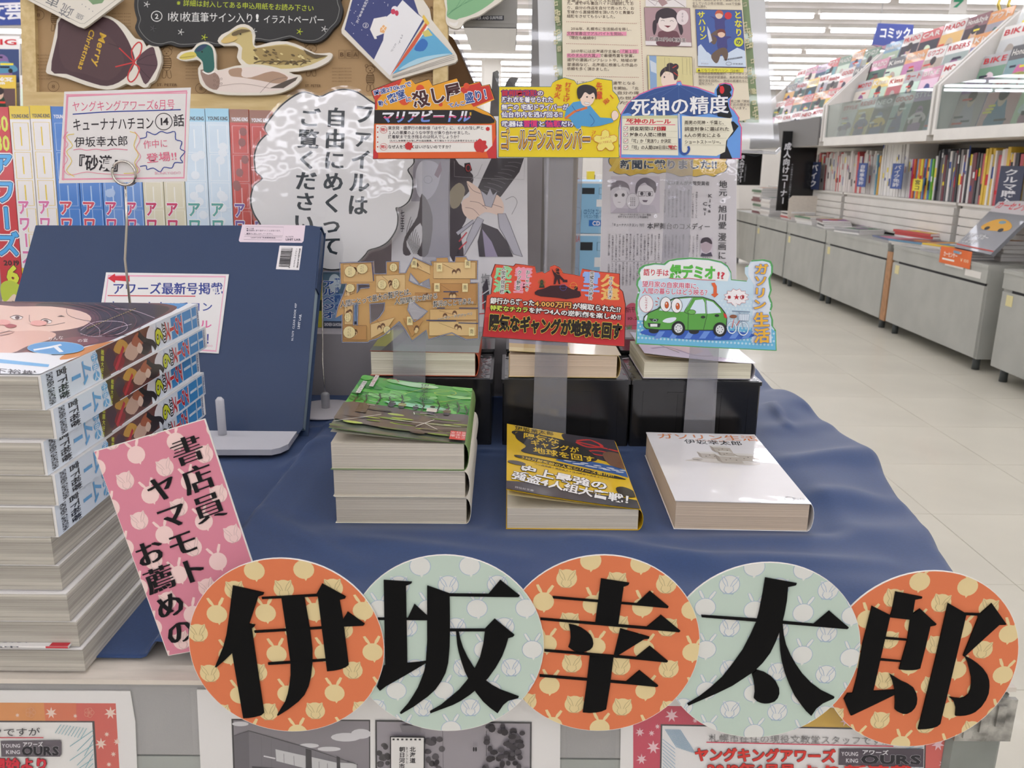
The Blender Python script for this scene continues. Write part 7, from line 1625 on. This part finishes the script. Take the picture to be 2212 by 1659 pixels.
A.stroke(spline(Z([(868,405),(850,330),(890,275),(915,290),(905,350),(868,405),(900,440),(880,500),(845,530),(825,500),(845,440),(868,405)]),4,False), 3, (196,56,56)).stroke(Z([(868,405),(770,310)]), 2.6, (196,56,56)).stroke(Z([(868,402),(745,432)]), 2.6, (196,56,56))
A.line('Merry', Z([(670,210)])[0], Z([(620,430)])[0], 21, (206,166,52), .02, slant=.2).line('Christmas', Z([(600,190)])[0], Z([(520,450)])[0], 17, (206,166,52), .02, slant=.2)
A.build('printed_design', o, M_print)
# black cloud board
ol = spline(Z([(900,-150),(868,0),(870,70),(885,130),(872,180),(900,235),(955,285),(1020,300),(1090,285),(1150,303),(1240,300),(1330,285),(1400,300),(1500,280),(1580,290),(1660,262),(1750,275),(1850,252),(1895,247),(1960,272),(2050,275),(2110,240),(2150,190),(2195,140),(2215,60),(2200,0),(2190,-150),(1500,-200)]), 3)
f2 = onboard(.0095); o = board('black_cloud_sign', 'black scalloped chalkboard-style sign with white and yellow lettering', 'sign', f2, ol, .007, mat('black_card', (34,34,34), .6), GC_)
A = Art(f2, True)
A.line('※詳細は封入してある申込用紙をお読み下さい', Z([(1140,18)])[0], Z([(2028,55)])[0], 15, (190,206,60), -.002)
A.ring(*Z([(1012,105)])[0], 11.5, 11, 1.5, (226,226,222)).line('2', Z([(1000,105)])[0], Z([(1026,105)])[0], 15, (226,226,222), .01)
A.line('1枚1枚直筆サイン入り', Z([(1075,108)])[0], Z([(1640,118)])[0], 23, (226,226,222), -.002).line('!', Z([(1648,115)])[0], Z([(1675,115)])[0], 22, (226,226,222), .03).line('イラストペーパー', Z([(1700,125)])[0], Z([(2095,130)])[0], 20, (226,226,222), -.002)
A.stroke([(lerp(517,x,.965), lerp(20,y,.93)) for x, y in ol], .9, (150,150,146), True)
for x, y, cc in ((948,28,(220,220,216)),(1168,208,(220,220,216)),(2095,188,(220,220,216)),(1320,242,(196,210,60)),(1935,205,(196,210,60)),(990,185,(90,88,90)),(1640,205,(200,200,196))):
    c0 = Z([(x,y)])[0]
    for q_ in range(5): A.stroke([c0, (c0[0]+7*cos(q_*1.257), c0[1]+7*sin(q_*1.257))], 1.1, cc)
A.build('chalk_lettering', o, M_matte)
# two ducks
f3 = onboard(.010)
d2 = Z([(1405,265),(1430,225),(1480,200),(1530,165),(1580,155),(1630,180),(1650,230),(1640,290),(1680,292),(1750,272),(1850,267),(1950,300),(2040,345),(2130,340),(2147,360),(2120,400),(2040,440),(1960,455),(1870,465),(1700,455),(1600,440),(1560,420),(1530,370),(1540,320),(1520,295),(1440,295)])
o = board('duck_cutout', 'speckled brown duck cut-out with a white edge, upper of the two', 'cut-out', f3, spline(d2, 2), .005, M_wf, GC_)
A = Art(f3, True)
A.poly(spline(Z([(1430,262),(1480,218),(1540,180),(1590,178),(1628,210),(1630,270),(1650,310),(1720,300),(1850,285),(1960,325),(2040,362),(2120,358),(2050,400),(1950,435),(1800,445),(1640,430),(1560,380),(1565,310),(1520,275)]),2), (196,178,120))
A.poly(spline(Z([(1640,320),(1750,300),(1860,295),(1980,335),(2050,370),(1960,400),(1800,420),(1700,400)]),3), (160,138,86))
random.seed(31)
for i in range(46):
    t0, t1 = random.random(), random.random(); x, y = 1640+t0*370, 315+t1*90+t0*20
    A.ell(*Z([(x,y)])[0], random.uniform(3,5), random.uniform(1.2,2.2), random.choice([(92,76,46),(214,198,140),(120,100,62)]), rot=.4, n=8)
for i in range(7): A.stroke(spline(Z([(1640+i*50,410+i*2),(1680+i*50,395),(1720+i*48,400)]),2,False), 2, (92,78,50))
A.poly(spline(Z([(1430,262),(1500,232),(1535,245),(1510,268),(1450,282)]),3), (206,178,110)).poly(spline(Z([(1500,215),(1560,190),(1620,200),(1560,215),(1510,235)]),3), (104,88,56)).ell(*Z([(1555,222)])[0], 1.8, 1.8, (40,36,30)).poly(Z([(1960,320),(2030,352),(2120,360),(2040,380),(1980,350)]), (92,78,52))
A.build('printed_design', o, M_print)
f4 = onboard(.016)
d1 = Z([(1140,375),(1170,335),(1240,320),(1270,285),(1320,270),(1370,290),(1395,350),(1395,440),(1430,450),(1520,425),(1640,415),(1740,425),(1830,450),(1900,480),(1940,485),(1945,515),(1900,560),(1840,590),(1760,610),(1560,615),(1400,605),(1310,560),(1285,510),(1280,440),(1300,410),(1270,385),(1200,395)])
o = board('duck_cutout', 'green-headed drake cut-out with a white edge, lower of the two', 'cut-out', f4, spline(d1, 2), .005, M_wf, GC_)
A = Art(f4, True)
A.poly(spline(Z([(1300,470),(1400,460),(1520,442),(1660,432),(1780,450),(1870,490),(1920,505),(1860,560),(1760,590),(1560,598),(1400,585),(1320,545)]),3), (222,208,198)).poly(spline(Z([(1295,450),(1390,470),(1420,520),(1400,580),(1330,550)]),3), (150,124,110))
A.poly(spline(Z([(1480,450),(1560,440),(1560,490),(1620,500),(1760,460),(1860,500),(1800,540),(1680,520),(1560,500),(1490,490)]),3), (170,140,116)).poly(Z([(1740,570),(1850,520),(1925,495),(1910,520),(1830,570)]), (84,74,64))
A.poly(spline(Z([(1255,330),(1285,295),(1330,285),(1370,310),(1382,380),(1380,455),(1320,465),(1308,400),(1275,365)]),3), (38,96,88)).poly(spline(Z([(1262,325),(1300,292),(1340,290),(1310,320),(1280,335)]),3), (42,62,92)).stroke(spline(Z([(1308,460),(1345,478),(1385,462)]),3,False), 3, (232,228,220))
A.poly(spline(Z([(1158,372),(1190,345),(1250,335),(1270,360),(1240,378),(1180,385)]),3), (206,190,90)).stroke(Z([(1160,374),(1255,362)]), .9, (110,96,50)).ell(*Z([(1305,335)])[0], 1.8, 1.8, (20,20,20)).stroke(spline(Z([(1400,560),(1560,540),(1740,570)]),3,False), .8, (150,130,120)).stroke(spline(Z([(1680,600),(1760,520),(1850,500)]),3,False), .8, (120,104,96))
for i in range(8): A.ring(*Z([(1385+(i % 3)*22,490+i*10)])[0], 2.4, 2, .7, (120,98,88), n=8)
A.build('printed_design', o, M_print)
# open picture book cut-out
K = (540, 0, .3345); Z = lambda p: zp(p, *K)
f5 = onboard(.0098); ol = Z([(690,-150),(620,105),(590,190),(592,215),(890,505),(915,522),(945,516),(1325,405),(1342,385),(1335,355),(1280,265),(1172,125),(1160,60),(1120,0),(1060,-100)])
o = board('book_cutout', 'picture book cut-out with a snowy house on its navy cover', 'cut-out', f5, ol, .006, M_wf, GC_)
A = Art(f5, True)
A.poly(Z([(700,-130),(655,20),(610,190),(800,385),(905,490),(1130,130),(1090,90),(1060,0),(980,-120)]), (58,66,116))
A.poly(Z([(800,385),(905,490),(1120,120),(1080,90),(985,0),(940,60),(880,110),(860,260)]), (226,226,226)).poly(Z([(775,190),(800,120),(880,105),(885,140),(910,160),(880,210),(815,235),(820,250),(805,252)]), (228,226,222)).poly(Z([(840,185),(862,160),(884,178),(866,215),(840,208)]), (224,170,110)).stroke(Z([(850,172),(872,200)]), 1.2, (240,230,210)).stroke(Z([(880,165),(848,198)]), 1.2, (240,230,210))
A.ell(*Z([(935,60)])[0], 7, 7, (226,222,226)).ell(*Z([(925,75)])[0], 5, 6, (196,60,86)).ell(*Z([(948,85)])[0], 4, 6, (196,60,86))
random.seed(40)
for i in range(26):
    x, y = random.uniform(640,900), random.uniform(-10,260)
    if x > 760 and y > 90: continue
    A.ell(*Z([(x,y)])[0], .9, .9, (220,222,232), n=6)
A.vline('ふねがゆきました', Z([(760,-10)])[0], Z([(690,150)])[0], 7, (226,226,232), .02).vline('コト', Z([(985,220)])[0], Z([(960,290)])[0], 5, (60,60,80), .0).vline('ヒツジ', Z([(945,280)])[0], Z([(912,335)])[0], 5, (60,60,80), .0).line('②', Z([(725,165)])[0], Z([(770,165)])[0], 14, (226,226,232), .0)
A.poly(Z([(905,490),(1130,150),(1112,110),(1122,95),(1160,150),(1015,330)]), (226,190,80)).poly(Z([(905,490),(1010,330),(1135,150),(1150,170),(1030,350)]), (206,90,60)).poly(Z([(905,490),(1030,350),(1145,165),(1155,180),(1060,360)]), (236,232,224)).poly(Z([(920,480),(1060,300),(1150,180),(1310,350),(1200,375),(1060,420)]), (98,170,206)).poly(spline(Z([(1060,320),(1110,250),(1150,280),(1120,330)]),3), (52,110,180)).poly(Z([(1110,210),(1150,190),(1180,230),(1130,240)]), (206,196,110)).poly(spline(Z([(960,450),(1080,380),(1240,350),(1300,352),(1180,380),(1040,430)]),3), (170,208,222))
for q_ in range(3): A.stroke(Z([(920,492+q_*6),(1080,440+q_*8),(1320,358+q_*12)]), .7, (110,104,100))
A.build('printed_design', o, M_print)
# grey-white card with sketched characters at the top left, and a green leaf cut-out at the right
K = (0, 0, .3345); Z = lambda p: zp(p, *K)
f6 = onboard(.019); ol = Z([(120,-80),(170,-5),(500,170),(540,182),(570,165),(800,-10),(700,-120),(300,-150)])
o = board('pale_card', 'pale grey upside-down card pinned over the top left of the board', 'card', f6, ol, .004, M_wf, GC_)
A = Art(f6, True); A.stroke(Z([(150,-60),(205,-5),(520,152),(545,152),(760,-10)]), .7, (120,116,108)).line('疏', Z([(470,90)])[0], Z([(390,50)])[0], 30, (120,120,122), .0).line('車', Z([(390,20)])[0], Z([(300,-20)])[0], 30, (110,112,114), .0).line('盛', Z([(540,120)])[0], Z([(490,95)])[0], 13, (130,130,130), .0).line('・・・・', Z([(610,80)])[0], Z([(520,20)])[0], 12, (130,130,130), .0).poly(Z([(560,-10),(700,-40),(660,20),(600,30)]), (120,150,110))
A.build('printed_design', o, M_print)
K = (540, 0, .3345); Z = lambda p: zp(p, *K)
f7 = onboard(.0105); ol = spline(Z([(1280,-60),(1266,60),(1266,140),(1290,172),(1335,186),(1365,170),(1385,140),(1420,120),(1480,102),(1540,62),(1640,-10),(1640,-80)]), 3)
o = board('leaf_cutout', 'green leaf cut-out with a white edge overlapping the right frame', 'cut-out', f7, ol, .005, M_wf, GC_)
A = Art(f7, True).poly(spline(Z([(1300,-60),(1275,60),(1275,110),(1330,128),(1350,120),(1420,100),(1500,60),(1590,-10),(1590,-60)]),3), (128,176,130)).poly(spline(Z([(1285,140),(1320,150),(1345,138),(1330,170),(1295,160)]),3), (226,222,214))
for q_ in range(4): A.stroke(spline(Z([(1275+q_*8,100-q_*10),(1330+q_*25,50-q_*12),(1370+q_*40,-20)]),3,False), .8, (92,140,104))
A.build('printed_design', o, M_print)
# things in the gap between the boards
K = (940, 0, .1447); Z = lambda p: zp(p, *K)
M_kr = mat('brown_paper_bag', (118,88,56), .8, noise=.1, nscale=9)
fr = Frame(P(1000, 240, Y=1.40)); o = board('brown_sheet', 'brown card sheet slanting behind the pine frame', 'panel', fr, Z([(150,480),(265,560),(400,800),(560,1180),(600,1290),(560,1659),(100,1659)]), .003, M_kr)
MB().prism(outl(fr, Z([(290,470),(400,720),(640,1240),(600,1250),(545,1180),(400,850),(270,560)])), .001, .004).build('clear_fringe', M_clip, o)
Yb = 1.36; a = P(1000, 58, Y=Yb); b = P(1117, 60, Y=Yb); dpt = .27; t = P(1100, -120, Y=Yb)
e = empty('header_box', (a.x, Yb, a.z), 'grey hanging box with a black lettered strip and dark glossy underside', 'sign box')
o = MB().box(0, .001, .001, b.x-a.x, dpt, t.z-a.z).build('body', mat('grey_header', (138,136,130), .5), e)
MB().box(.001, .002, -.001, b.x-a.x-.001, dpt-.002, .001).build('underside', mat('dark_gloss', (58,54,56), .12, coat=.6), e)
MB().box(0, 0, 0, b.x-a.x, .001, t.z-a.z).build('front_panel', mat('grey_header_front', (140,138,132), .5), e)
fr = Frame(a); A = Art(fr, True); A.z = .0008; A.poly(Z([(480,240),(1028,232),(1025,305),(480,300)]), (44,46,54)).line('COVER AND SURPRISE', Z([(545,270)])[0], Z([(1008,264)])[0], 9, (206,206,206), .02); A.stroke(Z([(440,345),(1190,360)]), .8, (120,116,112))
A.build('lettering', e, M_print, Matrix.Rotation(pi/2, 4, 'X'))
o = tag(MB().tube([P(1010, -120, Y=Yb+.1), P(1010, -400, Y=Yb+.1)], .002, 6).build('hanging_wire', M_chrome), 'thin wire holding the grey box with the black lettered strip', 'wire')
for n, pts in enumerate(([(860,1080),(930,1050),(950,1080),(950,1659),(950,5000),(820,5000),(820,1659)], [(1090,1180),(1150,1150),(1240,1165),(1200,1230),(1180,1400),(1180,5000),(1020,5000),(1020,1400),(1050,1260)])):
    fr = Frame(P(1075, 230, Y=1.18+.03*n)); o = board('wrapped_book', ['dark plastic-wrapped book corner standing between the two upper cards', 'torn dark wrapper corner left of the yellow card'][n], 'book', fr, Z(pts), .02, mat('dark_wrapped', (84,80,78), .3, coat=.4, noise=.3, nscale=30), 'dark wrapped books')
    MB().prism(outl(fr, Z([(x+8, y+12) for x, y in pts[:3]]+[(pts[2][0]-10, pts[2][1]+200)])), .0008, .0012).build('wrap', M_wrap, o)
# ---------------------------------------------------------------- laminated posters on the table front
def lpost(nm, lb, ol, filmol, Y):
    fr = Frame(P(ol[0][0]+100, 1600, Y=Y)); o = board(nm, lb, 'poster', fr, ol, .0006, M_paper, 'laminated posters on the table front')
    MB().prism(outl(fr, filmol), .0008, .0010).build('laminate', M_film2, o); return fr, o
YP = TYF+.0018
K = (0, 1380, .3165); Z = lambda p: zp(p, *K)
fr, o = lpost('front_poster', 'laminated poster with red maple-leaf border under the magazine pile', [(-260,1490),(281,1493),(292,1560),(305,1900),(-260,1900)], [(-270,1484),(294,1486),(304,1560),(318,1910),(-270,1910)], YP)
A = Art(fr, True); A.poly(Z([(-800,432),(790,440),(850,1500),(-800,1500)]), (206,92,80)); A.poly(Z([(-800,432),(300,436),(310,560),(-800,560)]), (214,142,80)).poly(Z([(300,436),(520,438),(524,560),(310,560)]), (210,112,76))
A.poly(Z([(-800,555),(645,560),(700,1500),(-800,1500)]), (60,54,56)).poly(Z([(-800,567),(630,570),(684,1500),(-800,1500)]), (226,224,220))
def leaf(x, y, r, c): 
    A.poly([(x+r*(1 if i % 2 == 0 else .42)*cos(i*pi/7-pi/2), y+r*(1 if i % 2 == 0 else .42)*sin(i*pi/7-pi/2)) for i in range(14)], c)
LC = (232,206,190)
for x, y, r in ((350,505,13),(755,505,14),(690,715,13),(120,520,5),(515,525,5),(730,650,6),(775,785,6),(745,855,6),(800,700,8)): leaf(*Z([(x,y)])[0], r, LC)
for x, y in ((210,500),(610,500)):
    for q_ in range(5): A.ring(Z([(x,y)])[0][0]+6*cos(q_*1.257), Z([(x,y)])[0][1]+6*sin(q_*1.257), 5, 5, .5, (222,170,140), n=10)
for i in range(9): A.stroke(Z([(420+i*22,580+i*3),(380+i*22,640+i*4)]), 1.2, (110,170,180)); A.stroke(Z([(640,620+i*32),(480+(i % 3)*50,730+i*32)]), 1.4, (110,170,180))
A.line('フですが', Z([(-60,635)])[0], Z([(280,628)])[0], 19, (52,50,56), .005).stroke(Z([(-200,668),(302,668)]), 2, (200,50,66))
A.poly(Z([(10,690),(418,684),(425,700),(425,780),(415,797),(15,797)]), (92,84,92)).line('YOUNG', Z([(20,722)])[0], Z([(145,722)])[0], 11, (210,206,210), .02).line('KING', Z([(45,765)])[0], Z([(145,765)])[0], 11, (210,206,210), .02).line('OURS', Z([(155,755)])[0], Z([(410,755)])[0], 26, (40,38,44), .05, outline=[(.04,(206,204,206))]).line('アワーズ', Z([(160,712)])[0], Z([(300,712)])[0], 11, (230,228,230), .02)
A.line('連載開始より', Z([(-250,850)])[0], Z([(340,845)])[0], 26, (206,52,66), .04, outline=[(.06,(110,60,60))]).line('連載開始より', Z([(-250,850)])[0], Z([(340,845)])[0], 26, (206,52,66), .03)
A.build('printed_design', o, M_print)
K = (400, 1180, .3617); Z = lambda p: zp(p, *K)
fr, o = lpost('front_poster', 'laminated poster with two grey comic panels, behind the round signs', [(425,1490),(1211,1490),(1208,1900),(445,1900)], [(412,1484),(1222,1484),(1220,1910),(432,1910)], YP)
A = Art(fr, True)
A.poly(Z([(276,1030),(1105,1036),(1108,2000),(310,2000)]), (40,38,42)).poly(Z([(288,1040),(1098,1044),(1100,2000),(320,2000)]), (132,126,132))
for x, y, rx, ry in ((960,1140,90,26),(1050,1120,60,30),(740,1190,60,14),(860,1210,70,14),(330,1060,50,14)): A.ell(*Z([(x,y)])[0], rx*.3617, ry*.3617, (206,204,206), n=14)
A.clip = Z([(290,1040),(1098,1044),(1100,2000),(320,2000)])
A.poly(Z([(290,1130),(380,1098),(730,1200),(1030,1300),(1035,2000),(310,2000)]), (112,108,114)).poly(Z([(290,1130),(380,1098),(400,2000),(310,2000)]), (96,92,98))
for x in (455,515,620,780,860): A.stroke(Z([(x,1115+(x-380)*.28),(x+10,2000)]), .6, (90,86,92))
A.poly(Z([(540,1210),(720,1250),(720,1325),(545,1280)]), (196,196,196)).poly(Z([(750,1255),(905,1290),(905,1345),(755,1330)]), (196,196,196)).poly(Z([(925,1290),(1025,1295),(1025,1345),(930,1345)]), (196,196,196)).poly(Z([(720,1205),(755,1215),(760,1400),(725,1400)]), (40,38,44)).poly(Z([(905,1250),(925,1258),(930,1400),(910,1400)]), (40,38,44)).poly(Z([(400,1310),(1030,1360),(1035,2000),(410,2000)]), (60,58,64)).stroke(Z([(470,1250),(540,1265)]), 3, (206,204,206))
for x in (590,650,800,850): A.stroke(Z([(x,1225+(x-540)*.22),(x+3,1295+(x-540)*.2)]), 1, (120,116,120))
A.stroke(Z([(290,1130),(380,1098),(730,1200),(1030,1300)]), 1, (40,38,42)); A.clip = None
A.poly(Z([(1136,1034),(2070,1046),(2062,2000),(1140,2000)]), (40,38,42)).poly(Z([(1146,1044),(2060,1056),(2052,2000),(1150,2000)]), (150,144,150))
random.seed(55)
A.clip = Z([(1146,1044),(2060,1056),(2052,2000),(1150,2000)])
for (xa, xb, ya, yb, n_) in ((1150,1225,1180,1400,18),(1440,1540,1140,1400,22),(1790,2060,1060,1400,60),(1770,1900,1250,1400,20)):
    for i in range(n_): A.ell(*Z([(random.uniform(xa,xb), random.uniform(ya,yb))])[0], random.uniform(5,9), random.uniform(4,8), random.choice([(54,50,54),(66,62,66),(84,80,84)]), n=8)
A.clip = None
A.poly(Z([(1228,1115),(1434,1118),(1430,2000),(1230,2000)]), (36,34,38)).poly(Z([(1234,1121),(1428,1124),(1424,2000),(1236,2000)]), (214,212,208))
for q_ in range(7): A.poly(Z([(1242+q_*26,1128),(1255+q_*26,1128),(1255+q_*26,1138),(1242+q_*26,1138)]), (50,48,52))
A.vline('北海道', Z([(1362,1175)])[0], Z([(1362,1275)])[0], 13, (44,42,46), .02).vline('朝日河市', Z([(1300,1175)])[0], Z([(1298,1308)])[0], 13, (44,42,46), .02).vline('あさひかわ', Z([(1328,1175)])[0], Z([(1328,1280)])[0], 5, (60,58,62), .0)
A.poly(Z([(1285,1048),(1400,1050),(1410,1095),(1300,1090)]), (120,116,120)).stroke(Z([(1540,1080),(1545,1400)]), .7, (70,66,70)).stroke(Z([(1800,1080),(1800,1230)]), 1.2, (70,66,70)).ell(*Z([(1725,1190)])[0], 2, 5, (40,38,40)).ell(*Z([(1738,1190)])[0], 2, 5, (40,38,40))
A.build('printed_design', o, M_print)
K = (1100, 1180, .3617); Z = lambda p: zp(p, *K)
fr, o = lpost('front_poster', 'laminated poster with crimson maple-leaf border under the last two round signs', [(1342,1500),(2108,1510),(2098,1900),(1336,1900)], [(1330,1494),(2118,1504),(2110,1910),(1325,1910)], YP)
A = Art(fr, True); A.poly(Z([(740,950),(2690,980),(2660,2000),(742,2000)]), (196,60,86)); A.poly(Z([(1700,960),(2250,972),(2250,1090),(1700,1082)]), (206,166,60)).poly(Z([(2250,972),(2690,980),(2660,2000),(2480,2000),(2480,1090),(2250,1090)]), (208,86,78))
A.poly(Z([(905,1062),(2490,1090),(2470,2000),(885,2000)]), (52,46,50)).poly(Z([(914,1071),(2481,1100),(2460,2000),(895,2000)]), (226,224,222))
for x, y, r, in ((970,1010,15),(860,1200,15),(780,1110,10),(1110,1040,6),(885,1075,6),(850,1115,7),(790,1270,12),(2010,1040,13),(2560,1180,15),(2590,1300,10)): leaf(*Z([(x,y)])[0], r, (230,190,196))
for i in range(12): A.stroke(Z([(930+i*8,1090),(1000+i*10,1200+i*3)]), 1.2, (110,160,190)); A.stroke(Z([(915,1150+i*20),(990,1210+i*22)]), 1, (110,160,190))
for i in range(9): A.stroke(Z([(2470,1150+i*22),(2360-(i % 3)*30,1190+i*26)]), 1.1, (130,180,200))
A.line('札幌市在住の現役文教堂スタッフですが', Z([(1190,1140)])[0], Z([(2280,1158)])[0], 19, (52,50,58), .004).stroke(Z([(1175,1164),(2290,1188)]), 2, (206,50,80))
A.line('ヤングキングアワーズ', Z([(1105,1238)])[0], Z([(1945,1248)])[0], 30, (206,54,50), .04, outline=[(.045,(110,50,50))]).line('ヤングキングアワーズ', Z([(1105,1238)])[0], Z([(1945,1248)])[0], 30, (208,60,54), .04)
A.poly(Z([(1968,1200),(2470,1202),(2468,1312),(1962,1298)]), (84,76,84)).line('YOUNG', Z([(1980,1230)])[0], Z([(2080,1232)])[0], 12, (214,210,214), .01).line('KING', Z([(2005,1270)])[0], Z([(2080,1272)])[0], 12, (214,210,214), .01).line('OURS', Z([(2095,1262)])[0], Z([(2455,1265)])[0], 26, (40,38,44), .05, outline=[(.04,(206,204,206))]).line('アワーズ', Z([(2100,1220)])[0], Z([(2260,1224)])[0], 11, (230,228,230), .02)
A.line('2019年4月号', Z([(1180,1320)])[0], Z([(1705,1328)])[0], 26, (206,54,50), .04, outline=[(.05,(110,50,50))]).line('2019年4月号', Z([(1180,1320)])[0], Z([(1705,1328)])[0], 26, (208,60,54), .04).line('より新連載', Z([(1720,1330)])[0], Z([(2400,1336)])[0], 26, (206,54,50), .04)
A.build('printed_design', o, M_print)
